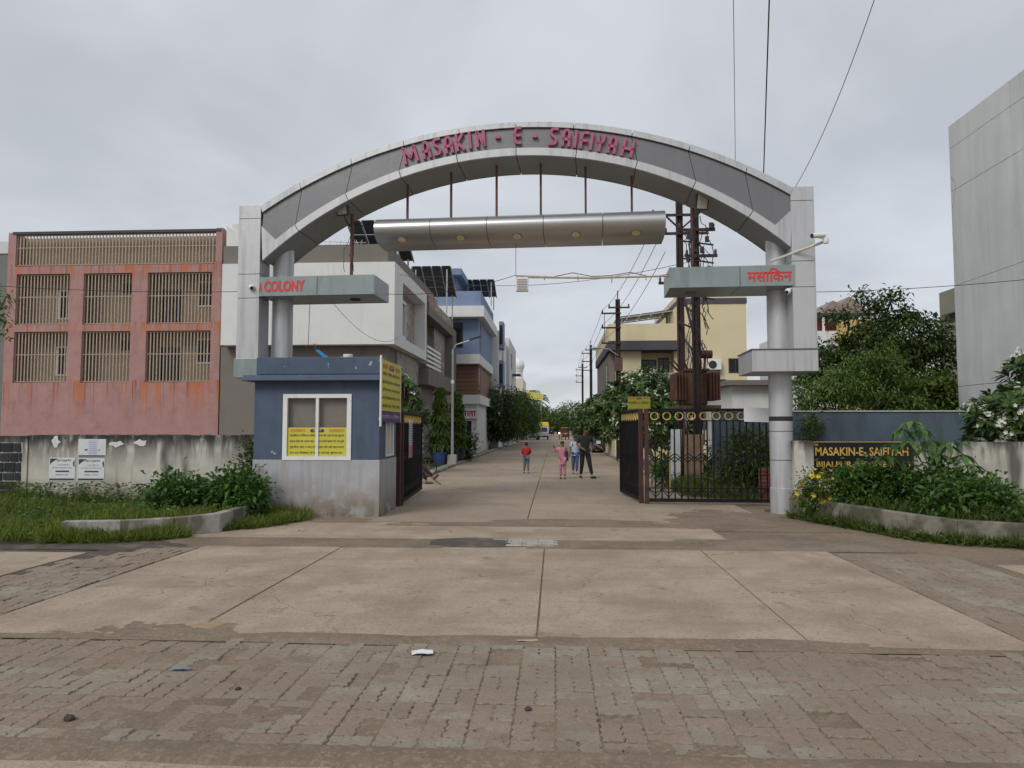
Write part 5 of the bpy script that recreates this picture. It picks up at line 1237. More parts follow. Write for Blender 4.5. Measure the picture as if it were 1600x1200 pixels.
grass('tall_grass', 'tall rough grass right of the mossy planter', poly_pts([(6.9, 11.0), (9.5, 10.6), (12, 10.8), (12, 14.5), (7.4, 14.5)], -.01), 16000, .52, .018, LM['grass'], 5, .3)
grass('planter_weeds', 'grass between the shrubs of the mossy planter', poly_pts([(6.7, 11.1), (6.05, 11.4), (5.7, 11.9), (5.15, 13.05), (4.75, 14.0), (4.7, 14.45), (7.4, 14.45), (7.4, 11.2)], .24), 6000, .3, .016, LM['grassd'], 6)
grass('kerb_weeds', 'low weeds along the foot of the mossy planter kerb', poly_pts([(6.9, 10.55), (5.8, 10.95), (5.25, 11.75), (4.7, 12.9), (4.4, 13.9), (4.52, 13.95), (4.93, 12.95), (5.47, 11.75), (5.93, 11.15), (6.8, 10.8)], -.01), 5200, .2, .024, LM['grassd'], 7, .6)
grass('yard_grass', 'wild grass covering the yard behind the wide gate leaf', poly_pts([(3.3, 18.3), (4.5, 17.4), (12, 17.4), (12, 19.9), (4.3, 19.9), (4.3, 26), (3.4, 26)], -.02), 22000, .42, .02, LM['grass'], 8)
grass('street_grass', 'thin grass along the left street edge by the lamp post', poly_pts([(-6.5, 21), (-4.8, 21), (-4.8, 44), (-6.5, 44)], -.02), 6000, .2, .02, LM['grassd'], 9)
def weeds(name, label, poly, z, n, Ln, W, m_, seed, hmax=.22):
    rs = np.random.RandomState(seed); C = poly_pts(poly, z)(rs, n); per = 9; P = np.repeat(C, per, 0) + rs.normal(size=(len(C) * per, 3)) * np.array([.06, .06, 0]); P[:, 2] += rs.rand(len(P)) * hmax
    a = rs.rand(len(P)) * 6.28; D = unit(np.column_stack([np.cos(a), np.sin(a), rs.uniform(-.2, .9, len(P))])); N = unit(np.array([0, 0, 1.0]) + rs.normal(size=P.shape) * .3)
    tag(leaf_obj(name, leaf_geo(P, D, N, Ln * rs.uniform(.5, 1.3, len(P)), W * rs.uniform(.6, 1.2, len(P)), .2), m_), label, 'weeds', kind='stuff')
weeds('verge_weeds', 'broad leaved weeds scattered through the left grass verge', [(-14, 10.3), (-7.6, 10.4), (-7.6, 15.8), (-15, 15.8)], -.01, 420, .10, .05, LM['bush'], 61)
weeds('wall_weeds', 'leafy weeds along the foot of the mouldy wall', [(-13, 15.3), (-7, 15.3), (-7, 15.95), (-13, 15.95)], .05, 200, .12, .05, LM['light'], 62, .4)
weeds('planter_leaves', 'small weeds among the grass of the left planter', [(-7.4, 10.8), (-6.0, 11.4), (-5.65, 12.6), (-5.95, 15.8), (-7.6, 15.8)], .17, 160, .09, .045, LM['light'], 63)
weeds('kerb_leaves', 'leafy weeds sprouting along the mossy kerb foot', [(6.7, 10.6), (5.8, 10.95), (5.3, 11.7), (4.75, 12.8), (4.5, 13.8), (4.95, 12.9), (5.5, 11.7), (5.95, 11.1), (6.7, 10.85)], -.01, 130, .10, .06, LM['bush'], 64, .12)
weeds('yard_weeds', 'leafy weeds in the yard behind the gate', [(3.4, 18.3), (12, 17.5), (12, 19.8), (4.3, 19.8), (4.3, 25), (3.5, 25)], -.02, 420, .13, .06, LM['light'], 65, .5)
weeds('tall_weeds', 'leafy weeds in the tall grass right of the planter', [(7.0, 11.0), (12, 10.9), (12, 14.4), (7.4, 14.4)], -.01, 300, .13, .05, LM['light'], 66, .55)
# --- shrubs of the left planter
bush('shrub', 'rounded leafy shrub in the left planter, farther from the booth', (-6.75, 13.0, .17), [(-7.0, 13.0, .42, .45, .42, .34), (-6.62, 13.1, .4, .35, .4, .28)], 2600, .13, .065, LM['bush'], 11)
bush('shrub', 'dense dark shrub in the left planter against the booth', (-5.95, 13.2, .17), [(-5.9, 13.1, .48, .44, .42, .36), (-5.65, 12.8, .38, .3, .35, .26)], 3300, .13, .065, LM['bush'], 12)
bush('creeper', 'dark creeper climbing the end of the mouldy wall', (-6.55, 15.8, .0), [(-6.45, 15.75, .95, .5, .2, .62), (-6.2, 15.7, .6, .3, .2, .4)], 2600, .10, .05, LM['dark'], 13, cat='plant')
# --- right planter
bush('shrub', 'broad leafy shrub below the black name board', (5.9, 13.2, .24), [(5.5, 13.3, .62, .5, .4, .42), (5.95, 13.1, .6, .5, .45, .42), (6.4, 12.7, .6, .5, .5, .42)], 6200, .12, .068, LM['bush'], 14, cr=.1)
bush('shrub', 'dense shrub at the broken end of the mossy planter', (6.7, 12.0, .24), [(6.35, 12.0, .48, .5, .5, .36), (6.85, 11.8, .46, .45, .4, .34), (7.05, 12.4, .52, .4, .4, .36)], 4600, .11, .06, LM['bush'], 15, cr=.1)
t = bush('flowering_shrub', 'shrub with yellow trumpet flowers beside the round column', (4.95, 13.6, .24), [(4.85, 13.55, .6, .32, .32, .32), (4.7, 13.7, .5, .25, .25, .3), (5.15, 13.35, .55, .3, .3, .3)], 2400, .085, .035, LM['light'], 16, cr=.08)
rs = np.random.RandomState(5); C, d, k = clumps(rs, [(4.8, 13.5, .6, .38, .36, .36), (4.62, 13.65, .45, .22, .2, .25)], 38, .8); P, D, N = [], [], []
for i in range(5): an = 2 * math.pi * i / 5; q = unit(np.cross(d, [.3, .5, .8])); w_ = np.cross(d, q); P.append(C); D.append(unit(q * math.cos(an) + w_ * math.sin(an) + d * .6)); N.append(d)
fo = leaf_obj('blossom', leaf_geo(*map(np.concatenate, (P, D, N)), .06, .05, 0), m_fly, t); fo['kind'] = 'stuff'
def palmate(label, base, stems, seed, Ll=.30):
    rs = np.random.RandomState(seed); t = thing('sapling', label, 'sapling', base); mb = MB(); P, D, N = [], [], []; b = Vector(base)
    for (x, y, z) in stems:
        e = Vector((x, y, z)); mid = b.lerp(e, .5) + Vector((0, 0, .16)); mb.tube([b.lerp(Vector((b.x, b.y, z)), .55), mid, e], [.014, .01, .006], 5)
        n = rs.randint(6, 8); tilt = rs.normal(size=3) * .25
        for i in range(n):
            an = 2 * math.pi * i / n + rs.rand(); o = np.array([math.cos(an), math.sin(an), -.45]) + tilt * .5; P.append(np.array(e[:])); D.append(o); N.append(np.array([o[0] * .5, o[1] * .5, 1.0]))
    mb.tube([b, b + Vector((.02, 0, .5)), Vector((b.x + .04, b.y, max(s[2] for s in stems) - .1))], [.03, .024, .012], 6); mb.build('stem', LM['palm'], t)
    P, D, N = map(np.array, (P, D, N)); leaf_obj('leaflets', leaf_geo(P, unit(D), unit(N), Ll * rs.uniform(.75, 1.15, len(P)), Ll * .36, .28), LM['palm'], t)
ps = []
for px, py in ((1408, 672), (1425, 660), (1440, 672), (1455, 690), (1395, 695), (1420, 690), (1478, 697), (1492, 692), (1505, 712), (1440, 705), (1465, 712), (1385, 712), (1515, 728), (1500, 740), (1410, 722)):
    q = gy(px, py, 12.75 + rnd.uniform(-.3, .3)); ps.append((q.x, q.y, q.z + .03))
palmate('tall sapling with drooping palmate leaves in front of the name board', (6.55, 12.8, .24), ps, 4)
# --- yard behind the gate
bush('shrub', 'round shrub in the yard behind the wide gate leaf', (5.2, 18.8, 0), [(5.0, 18.8, .9, .75, .6, .7), (5.7, 18.9, .7, .6, .5, .6), (4.5, 18.7, .5, .4, .4, .5)], 4200, .14, .07, LM['mid'], 17, cr=.16)
bush('creeper', 'creeper growing over the slate blue wall beside the column', (6.75, 19.8, 0), [(6.75, 19.75, 1.4, .35, .2, .7), (6.9, 19.7, .7, .5, .25, .5)], 1500, .12, .06, LM['mid'], 18, cat='plant')
bush('shrub', 'weedy shrub in the yard near the transformer poles', (3.6, 21.2, 0), [(3.5, 21.2, .5, .6, .6, .5), (4.3, 22, .6, .6, .6, .6)], 2600, .14, .07, LM['bush'], 19, cr=.16)
# --- trees
tree('broad_tree', 'tall dark leafy tree rising behind the slate blue wall', (11.0, 25.5, 0), [(10.6, 25.3, 3.8, 2.3, 1.8, 1.1), (11.6, 25.2, 4.5, 1.8, 1.6, 1.0), (10.9, 25.4, 5.3, .9, .9, .7), (12.6, 25.2, 4.0, 1.3, 1.3, .9), (9.6, 25.2, 3.4, 1.2, 1.2, .7), (9.9, 25.3, 5.5, .35, .35, .25), (11.4, 25.3, 6.0, .4, .4, .3), (10.6, 25.3, 5.95, .35, .35, .3), (12.0, 25.3, 5.6, .4, .4, .25)], 230, 15000, .21, .2, .085, LM['dark'], .16, 31, rmin=.35, top=(11, 25.4, 3.2))
tree('light_tree', 'bright green feathery tree just over the slate blue wall', (8.9, 22, 0), [(8.5, 22, 2.9, 1.1, .9, .65), (9.6, 22, 3.25, .7, .7, .7), (7.5, 22, 2.55, .65, .6, .45), (10.2, 21.9, 2.6, .7, .7, .6), (8.9, 21.9, 2.1, 1.7, .7, .4), (8.1, 22, 3.5, .35, .3, .3), (9.9, 22, 3.9, .3, .3, .3), (9.0, 22, 3.7, .3, .3, .25)], 130, 9500, .17, .15, .05, LM['light'], .08, 32, rmin=.4)
tree('mango_tree', 'dense olive green tree between the wall and the concrete building', (11.0, 22.4, 0), [(11.2, 22.6, 2.5, 1.0, .8, .8), (11.75, 22.9, 2.2, .7, .7, .75), (10.5, 22.4, 2.3, .6, .6, .6), (11.5, 22.6, 3.1, .4, .4, .3), (10.9, 22.2, 1.9, .8, .5, .4)], 95, 8000, .17, .22, .07, LM['mid'], .1, 33, rmin=.45)
plumeria('plumeria_tree', 'white flowered plumeria in front of the bare concrete building', (9.9, 16.0, 0), [(9.7, 15.9, 2.0, .9, .7, .6), (10.2, 15.9, 2.7, .65, .6, .6), (9.1, 15.9, 1.7, .5, .5, .35), (10.3, 16, 3.2, .4, .4, .3), (10.9, 15.9, 2.3, .8, .6, .8)], 300, 34, None, .45, .26, .085)
G = 'plumeria trees along the right of the street'
plumeria('plumeria_tree', 'white flowered plumeria beside the transformer poles', (4.5, 33.5, 0), [(4.2, 33.4, 3.2, 1.6, 1.5, 1.3), (3.0, 33.4, 2.7, 1.1, 1.0, 1.1), (5.3, 33.6, 2.7, 1.2, 1.0, 1.3), (4.4, 33.4, 1.7, 2.0, 1.2, .9)], 700, 35, G, .4, .34, .11)
for i, (x, y, r_, h_) in enumerate(((4.0, 44, 1.7, 2.9), (3.9, 54, 1.7, 2.7), (4.0, 66, 1.9, 2.8), (4.0, 80, 2.1, 3.0), (4.2, 98, 2.3, 3.0))):
    plumeria('plumeria_tree', ('white flowered plumeria overhanging the parked dark car', 'plumeria just beyond the parked dark car', 'third plumeria beyond the parked dark car', 'fourth plumeria beyond the parked dark car', 'fifth and farthest plumeria beyond the parked dark car')[i], (x, y, 0), [(x - .2, y, h_, r_, r_, r_ * .8), (x - .8, y, h_ - .9, r_ * .7, r_ * .7, r_ * .6), (x + .8, y, h_ - .4, r_ * .8, r_ * .8, r_ * .9), (x, y, 1.3, r_ * .9, r_ * .8, .7)], 430 if i < 3 else 300, 36 + i, G, .25, .42, .15, nl=9)
G = 'dark street trees along the left kerb'
for i, (x, y, r_, h_) in enumerate(((-5.2, 57, 2.3, 3.3), (-4.9, 64, 2.4, 3.4), (-4.7, 72, 2.5, 3.5), (-4.5, 83, 2.8, 3.8), (-4.3, 95, 2.7, 3.8))):
    tree('street_tree', ('dark street tree just past the blue house corner', 'dark street tree next to the one at the blue house corner', 'third dark street tree beyond the blue house corner', 'fourth dark street tree beyond the blue house corner', 'fifth dark street tree, beside the parked white hatchback')[i], (x, y, 0), [(x, y, h_, r_, r_, r_ * .75), (x + .7, y, h_ - .8, r_ * .75, r_ * .75, r_ * .6), (x - .9, y, h_ - .5, r_ * .8, r_ * .8, r_ * .7), (x, y, 1.5, r_ * .95, r_ * .8, .8)], 230, 8000, .3, .3, .14, LM['mid' if i % 2 else 'dark'], .12, 50 + i, G)
for i, (x, y, r_, h_) in enumerate(((-4.0, 150, 3.4, 3.6), (0.6, 185, 3.2, 3.6), (3.6, 150, 3.2, 4.2), (-2.6, 185, 3.0, 4.6))):
    tree('street_tree', ('round tree at the street end near the mosque', 'small tree closing the street end behind the auto rickshaw', 'tree beyond the farthest utility pole', 'taller tree closing the street end behind the mosque tree')[i], (x, y, 0), [(x, y, h_, r_, r_, r_ * .8), (x + 1, y, h_ - 1, r_ * .8, r_ * .8, r_ * .6)], 120, 2600, .5, .55, .25, LM['mid'], .2, 70 + i, 'trees closing the street end')
def ashoka(label, base, H, R_, seed):
    rs = np.random.RandomState(seed); t = thing('mast_tree', label, 'tree', base); n = 2300
    u = rs.rand(n) ** .8; z = .75 + u * (H - .75); r_ = R_ * (1 - u) ** .55 * (.35 + .65 * rs.rand(n) ** .5) * (1 + .25 * np.sin(z * 9 + seed)); a = rs.rand(n) * 6.28
    P = np.column_stack([base[0] + r_ * np.cos(a), base[1] + r_ * np.sin(a), base[2] + z]); o = np.column_stack([np.cos(a), np.sin(a), np.zeros(n)])
    D = unit(o * .7 + rs.normal(size=(n, 3)) * .3 + np.array([0, 0, -.9])); leaf_obj('crown', leaf_geo(P, D, unit(o + rs.normal(size=(n, 3)) * .4), .26 * rs.uniform(.6, 1.3, n), .07, .1), LM['mid'], t)
    MB().tube([base, (base[0], base[1], base[2] + H * .8)], [.06, .02], 7).build('trunk', m_barkp, t)
ashoka('narrow mast tree with drooping leaves before the street lamp', (-5.2, 32.6, 0), 3.55, .42, 1)
ashoka('narrow mast tree just behind the street lamp', (-4.68, 34.5, 0), 3.5, .42, 2)
bush('shrub', 'dark green shrub beside the street lamp foot', (-4.95, 36.5, 0), [(-4.9, 36.5, .8, .8, .7, .7), (-5.6, 36, .8, .6, .6, .7)], 3400, .2, .09, LM['dark'], 20, cr=.18)
plumeria('plumeria_tree', 'white flowered plumeria leaning behind the guard booth', (-5.6, 26.5, 0), [(-5.35, 26.2, 2.9, .5, .5, .6), (-5.1, 26.4, 2.1, .4, .5, .5), (-5.9, 26.3, 3.6, .5, .5, .4)], 75, 60, None, .6, .32, .1)
tree('roadside_tree', 'leafy branch of a tree reaching in beyond the grass verge', (-10.3, 10.9, 0), [(-9.5, 10.9, 3.7, .5, .5, .5), (-9.0, 10.9, 3.85, .35, .3, .12), (-8.85, 10.9, 3.5, .3, .25, .10), (-9.7, 10.9, 3.1, .5, .4, .35), (-8.95, 10.9, 3.15, .25, .2, .12)], 60, 1500, .1, .11, .035, LM['light'], .07, 80)
def palm(label, base, H, R_, seed):
    rs = np.random.RandomState(seed); t = thing('palm_tree', label, 'tree', base); P, D, N = [], [], []; c = np.array(base) + np.array([0, 0, H])
    for f_ in range(16):
        a = rs.rand() * 6.28; e = rs.uniform(-.1, 1.0); o = np.array([math.cos(a), math.sin(a), 0]); s = np.array([-math.sin(a), math.cos(a), 0])
        for k in range(14):
            r_ = R_ * (k + 1) / 14; p = c + o * r_ * math.cos(e * .7) + np.array([0, 0, r_ * math.sin(e) - .55 * r_ * r_ / R_])
            for sg in (-1, 1): P.append(p); D.append(o * .5 + s * sg + np.array([0, 0, -.35])); N.append(np.array([0, 0, 1.0]))
    leaf_obj('crown', leaf_geo(*map(np.array, (P, D, N)), R_ * .32, R_ * .06, .2), LM['dark'], t); MB().tube([base, tuple(c)], [.2, .13], 8).build('trunk', m_barkp, t, 60)
palm('palm tree standing before the mosque at the street end', (-4.3, 108, 0), 6.6, 2.4, 3)
palm('second palm beside the mosque, its crown over the yellow awning', (-3.2, 112, 0), 6.2, 2.2, 4)
# ================================================================== POLES, TRANSFORMER, WIRES
m_pole = mat('tarred_pole', (0.035, 0.022, 0.020), .8, .35, 6, grime=[((0.085, 0.045, 0.035), 3, .52, .7, (1, 1, .3), .7)])
m_tr = mat('transformer_rust', (0.11, 0.055, 0.036), .8, .25, 4, grime=[((0.2, 0.09, 0.045), 3, .5, .68, None, .7), ((0.05, 0.03, 0.025), 4, .55, .72, None, .6)])
m_ins = mat('insulator', (0.06, 0.025, 0.02), .3)
def ipole(name, label, x, y, H, w_=.22, arms=(), lean=0.0, group=None):
    t = thing(name, label, 'pole', (x, y, 0), group=group)
    T = Vector((x + lean, y, H)); B = Vector((x, y, -.05)); mb = MB()
    for sx in (-1, 1): mb.hexa([B + Vector((sx * w_ / 2 - .012, -w_ / 2, 0)), B + Vector((sx * w_ / 2 + .012, -w_ / 2, 0)), B + Vector((sx * w_ / 2 + .012, w_ / 2, 0)), B + Vector((sx * w_ / 2 - .012, w_ / 2, 0))], [T + Vector((sx * w_ * .42 - .012, -w_ / 2, 0)), T + Vector((sx * w_ * .42 + .012, -w_ / 2, 0)), T + Vector((sx * w_ * .42 + .012, w_ / 2, 0)), T + Vector((sx * w_ * .42 - .012, w_ / 2, 0))])
    mb.hexa([B + Vector((-w_ / 2, -.03, 0)), B + Vector((w_ / 2, -.03, 0)), B + Vector((w_ / 2, .03, 0)), B + Vector((-w_ / 2, .03, 0))], [T + Vector((-w_ * .4, -.03, 0)), T + Vector((w_ * .4, -.03, 0)), T + Vector((w_ * .4, .03, 0)), T + Vector((-w_ * .4, .03, 0))])
    mb.build('mast', m_pole, t)
    for (a, b, z) in arms:
        ar = MB().box(x + a, x + b, y - .14, y - .08, z - .04, z + .04).build('cross_arm', m_pole, t)
        for q in (a + .05, b - .05):
            if abs(q) > .2: MB().lathe((x + q, y - .11, z + .04), [(.02, 0), (.045, .03), (.03, .06), (.045, .09), (.02, .15)], 8).build('insulator', m_ins, ar)
    return t
tA = ipole('transformer_pole', 'rear tarred steel pole carrying the rusty transformer', 4.02, 23.2, 9.3, .20, [(-.9, .5, 8.5), (-.5, .9, 7.9), (-.7, .7, 6.3)])
MB().bar((4.02, 23.0, 8.0), (3.4, 23.0, 8.6), .05).build('brace', m_pole, tA); MB().bar((4.02, 23.0, 8.0), (4.7, 23.0, 8.6), .05).build('brace', m_pole, tA)
tB = ipole('transformer_pole', 'front tarred steel pole carrying the rusty transformer', 4.0, 20.6, 8.6, .205, [(-.5, .55, 7.3), (-.3, .6, 6.55)])
MB().bar((4.0, 20.8, 5.5), (4.02, 23.0, 6.4), .07).build('brace', m_pole, tB); MB().bar((4.0, 20.8, 4.2), (4.02, 23.0, 6.2), .06).build('brace', m_pole, tB)
mb = MB(); rs = random.Random(4)
for k in range(44):
    z = rs.uniform(3.9, 7.8); p = Vector((4.0 + rs.uniform(-.25, .3), 20.6 + rs.uniform(-.2, .1), z)); pts = [p]
    for j in range(6): p = p + Vector((rs.gauss(0, .05), rs.gauss(0, .04), -rs.uniform(.05, .22))); pts.append(p)
    mb.tube(pts, .012, 4)
for k in range(16): mb.box(*(lambda x, z: (x, x + .1, 20.42, 20.5, z, z + .16))(4.0 + rs.uniform(-.4, .4), rs.uniform(5.4, 7.4)))
mb.build('cable_tangle', m_dark, tB)
for k in range(5): MB().bar((4.0 + (.1 if k % 2 else -.1), 20.7, 3.9 + k * .55), (4.02 - (.1 if k % 2 else -.1), 23.1, 4.5 + k * .55), .045).build('lattice_bar', m_pole, tB)
for k in range(4): MB().bar((3.55, 20.5, 5.5 + k * .5), (4.5, 20.5, 5.3 + k * .52), .04).build('lattice_bar', m_pole, tB)
tr = thing('transformer', 'rusty oil transformer with cooling fins on a platform between the poles', 'transformer', (4.1, 21.8, 2.4))
MB().box(3.55, 4.75, 21.0, 22.9, 2.22, 2.34).build('platform', m_rust, tr); bd = MB().box(3.85, 4.45, 21.35, 22.35, 2.36, 3.35).build('tank', m_tr, tr, bevel=.04)
MB().box(3.80, 4.50, 21.3, 22.4, 3.352, 3.42).build('lid', m_tr, tr)
for sx in (3.5, 4.48):
    for k in range(6): MB().box(sx, sx + .32, 21.3 + k * .18, 21.325 + k * .18, 2.5, 3.3).build('cooling_fin', m_tr, tr)
    for k in range(4): MB().box(sx + .02 + k * .085, sx + .045 + k * .085, 21.18, 21.298, 2.5, 3.3).build('cooling_fin', m_tr, tr)
MB().tube([(4.15, 21.5, 3.85), (4.62, 21.5, 3.85)], .12, 14).build('oil_drum', m_tr, tr, 50); MB().bar((4.4, 21.55, 3.4), (4.42, 21.5, 3.78), .06).build('drum_stay', m_tr, tr)
for k in range(4): MB().tube([(3.9 - .06 * k, 21.5 + k * .2, 3.42), (3.75 - .1 * k, 21.45 + k * .2, 3.72)], [.04, .022], 8).build('bushing', m_ins, tr)
MB().bar((3.72, 21.15, 0), (3.72, 21.15, 2.3), .05).build('platform_leg', m_tr, tr); MB().bar((3.95, 20.9, 1.0), (4.25, 21.25, 3.6), .05).build('stay', m_tr, tr)
for k in range(3): MB().bar((3.7 + k * .3, 21.0, 2.25), (3.85 + k * .2, 21.05, 1.2), .05).build('stay', m_galv, tr)
uz = []
for i, (x, y, H) in enumerate(((3.28, 37.5, 8.35), (3.3, 66, 9.2), (3.45, 90, 9.6))):
    t = ipole('utility_pole', ('utility pole with stacked cross arms before the cream house', 'second utility pole along the right of the street', 'farthest utility pole along the right of the street')[i], x, y, H, .24, [(-.85, .15, H - .75), (-.85, .15, H - 1.5), (-.85, .15, H - 2.3), (-.5, .6, H - .45)], group='utility poles along the street')
    MB().tube([(x, y, H), (x, y, H + .45)], .03, 6).build('spike', m_pole, t)
    MB().bar((x - .7, y - .11, H - .75), (x - .7, y - .11, H - 2.3), .03).build('tie_rod', m_pole, t)
    if i == 0:
        MB().tube([(x, y - .1, 5.4), (x - .5, y - .1, 5.75), (x - 1.0, y - .1, 5.8)], .03, 6).build('lamp_arm', m_galv, t); MB().ball((x - 1.15, y - .1, 5.8), .3, .12, .07).build('lamp_head', m_galv, t, 60)
        MB().box(x - .2, x + .2, y - .32, y - .13, 4.6, 5.3).build('junction_box', m_rust, t)
    uz.append((x, y, H))
def wire(label, pts, sag=.3, r=.009, n=14, group=None):
    pts = [Vector(p) for p in pts]; q = []
    for a, b in zip(pts, pts[1:]):
        for k in range(n): f_ = k / n; q.append(a.lerp(b, f_) - Z3 * sag * 4 * f_ * (1 - f_))
    q.append(pts[-1]); o = MB().tube(q, r, 4).build('overhead_wire', m_dark, smooth=60); tag(o, label, 'wire', group); return o
G = 'power lines strung along the right of the street'
for k, z in enumerate((.75, 1.5, 2.3)):
    wire(('power line on the top cross arms of the street poles', 'power line on the middle cross arms of the street poles', 'power line on the lowest cross arms of the street poles')[k], [(3.35 + .1 * k, 23.1, 8.62 - .65 * k)] + [(x - .8, y - .11, H - z + .18) for x, y, H in uz], .45, .011, group=G)
wire('cable from the transformer pole down to the cream house', [(4.1, 23.1, 6.4), (7.2, 40.2, 6.2)], .5)
wire('cable crossing the street from the transformer pole to the white house', [(3.9, 20.5, 6.4), (-6.6, 30, 8.2)], .6, .008)
A = gate_pt(gg(1193, 275, .9)[0], .9, gg(1193, 275, .9)[1]); B = gy(1202, 0, 10.6); wire('thick cable rising from the arch top over the road', [A, B, A + (B - A) * 3.6], .0, .011)
A = gate_pt(gg(1149, 255, .9)[0], .9, gg(1149, 255, .9)[1]); B = gy(1146, 0, 10.8); wire('thin cable rising from the arch shoulder over the road', [A, B, A + (B - A) * 3.6], .0, .005)
A = gate_pt(11.1, .3, 6.41); B = gy(1366, 0, 10.2); wire('slack cable rising from the right box pillar top', [A, B, A + (B - A) * 3.4], .22, .006)
A = gate_pt(2.6, .9, 4.62); B = gate_pt(gg(806, 432, .3)[0], .3, gg(806, 432, .3)[1] + .03); wire('slack wire from the COLONY beam end to the boom tip', [A, B], .14, .006)
A = gate_pt(gg(806, 380, .7)[0], .7, 5.6); wire('stay wire from the hanging canopy down to the boom tip', [A, B], .0, .005)
A = gate_pt(11.4, .2, 4.35); B = gy(1600, 437, 13.4); wire('thin wire running from the right box pillar to the concrete building', [A, B, B + (B - A) * 1.5], .04, .006)
A = gate_pt(-.33, .2, 4.6); B = gy(0, 447, 14.0); wire('thin wire running from the left box pillar past the pink house', [A, B, B + (B - A) * 1.5], .05, .006)
A = gate_pt(2.64, 1.0, 5.6) ; wire('loose cable looping under the left end of the arch', [gate_pt(gg(549, 350, .5)[0], .5, 6.1), gate_pt(2.75, .5, 6.05)], .06, .008)
wire('thin drop wire from the COLONY beam to the booth roof', [gate_pt(.9, .9, 4.45), (-5.1, 14.6, 3.04)], .12, .006)
wire('thin drop wire from the COLONY beam to the white house', [gate_pt(1.4, 1.0, 4.45), (-6.6, 30.4, 5.6)], .5, .007)

# ------------------------------------------------------------------ street lamp
lp = thing('street_lamp', 'galvanised street lamp with one arm standing on a concrete block', 'street lamp', (-4.55, 32, 0))
MB().box(-4.75, -4.35, 31.8, 32.2, -.05, .5).build('base_block', m_kerb, lp, bevel=.02)
MB().tube([(-4.55, 32, .45), (-4.55, 32, 5.2)], [.07, .045], 10).build('post', m_galv, lp, 50)
ar = MB().tube([(-4.55, 32, 5.15), (-4.4, 32, 5.4), (-3.75, 32, 5.6)], .03, 7).build('arm', m_galv, lp, 50); MB().hexa([(-3.8, 31.92, 5.58), (-3.25, 31.92, 5.74), (-3.25, 32.08, 5.74), (-3.8, 32.08, 5.58)], [(-3.8, 31.92, 5.66), (-3.27, 31.92, 5.80), (-3.27, 32.08, 5.80), (-3.8, 32.08, 5.66)]).build('lamp_head', m_dark, ar)
MB().lathe((-4.55, 32, 3.65), [(.07, 0), (.075, .02), (.075, .14), (.06, .16)], 10).build('collar', m_white, lp)
for (x, y, r_, h_, c, lb) in ((-5.1, 31.9, .3, .55, (.03, .06, .19), 'dark blue plastic tub beside the street lamp'), (-4.75, 33.4, .32, .5, (.02, .02, .022), 'black plastic tub behind the street lamp'), (-4.7, 35.2, .34, .55, (.03, .035, .045), 'black plant tub at the kerb beyond the lamp')):
    t = thing('plant_tub', lb, 'tub', (x, y, 0)); MB().lathe((x, y, 0), [(r_ * .8, 0), (r_, h_), (r_ * 1.06, h_ + .01), (r_ * 1.06, h_ + .05), (r_ * .9, h_ + .05), (r_ * .88, h_ - .04)], 18).build('tub', mat('tub_%d' % int(y * 10), c, .5), t, 40)
P = gz(773, 697); t = thing('display_stand', 'white round topped display stand at the left kerb', 'stand', (-5.1, 62, 0)); MB().prism([(-5.5, 62, 0), (-4.7, 62, 0), (-4.7, 62, 1.3), (-4.85, 62, 1.6), (-5.1, 62, 1.7), (-5.4, 62, 1.65), (-5.5, 62, 1.3)], (0, .08, 0)).build('panel', m_frame, t); MB().box(-5.5, -4.7, 62.09, 62.4, 0, .1).build('foot', m_kerb, t)
def yawning(label, px, py, Y, W, H, tilt):
    P = gy(px, py, Y); t = thing('awning_board', label, 'board', P); R = Vector((math.cos(tilt), 0, -math.sin(tilt))); U = Vector((math.sin(tilt), 0, math.cos(tilt)))
    q = [P, P + R * W, P + R * W + U * H, P + U * H]; MB().hexa(q, [x + Y3 * .1 for x in q]).build('board', mat('lemon', (.62, .58, .16), .6, .05, 2), t)
    for k in range(3): text('lettering', 'मसािकन ए सैिफया', mat('lemon_ink', (.35, .3, .12), .6), P + R * .1 * W + U * H * (.15 + .28 * k) - Y3 * .004, R, U, W * .8, H * .16, t, 0, .01)
    for f_ in (.1, .9): p = P + R * W * f_; MB().bar(p + Y3 * .15, (p.x, p.y + .15, 0), .08).build('post', m_galv, t)
yawning('pale yellow banner board tilted above the left street trees', 822, 622, 90, 2.1, .85, .16)

# ------------------------------------------------------------------ yard clutter behind the gate
t = thing('leaning_board', 'pale brown sheet of board leaning by the transformer pole', 'board', (4.0, 20.2, 0)); MB().hexa([(3.55, 20.25, .25), (4.05, 20.2, .25), (4.05, 20.25, .25), (3.55, 20.3, .25)], [(3.6, 20.35, 1.5), (4.1, 20.32, 1.52), (4.1, 20.36, 1.52), (3.6, 20.4, 1.5)]).build('sheet', mat('ply', (.30, .20, .13), .8, .2, 6), t); MB().box(3.6, 4.0, 20.15, 20.4, 0, .25).build('block', m_kerb, t)
t = thing('leaning_board', 'narrow white board leaning behind the gate bars', 'board', (3.3, 20.4, 0)); MB().hexa([(3.2, 20.4, 0), (3.5, 20.38, 0), (3.5, 20.42, 0), (3.2, 20.44, 0)], [(3.25, 20.55, 1.65), (3.55, 20.53, 1.65), (3.55, 20.57, 1.65), (3.25, 20.59, 1.65)]).build('sheet', m_paper, t)
t = thing('yellow_stake', 'thin yellow painted stake in the yard grass', 'stake', (2.95, 19.0, 0)); MB().bar((2.95, 19, 0), (2.96, 19, .95), .05).build('stake', m_gold, t); MB().box(2.9, 3.01, 18.95, 19.05, .95, 1.0).build('cap', m_gold, t)
m_brick = mat('loose_brick', (.23, .085, .06), .9, .2, 8, objrand=.2)
bs = thing('brick_stack', 'small stack of red bricks against the gate post', 'bricks', (4.85, 17.2, 0))
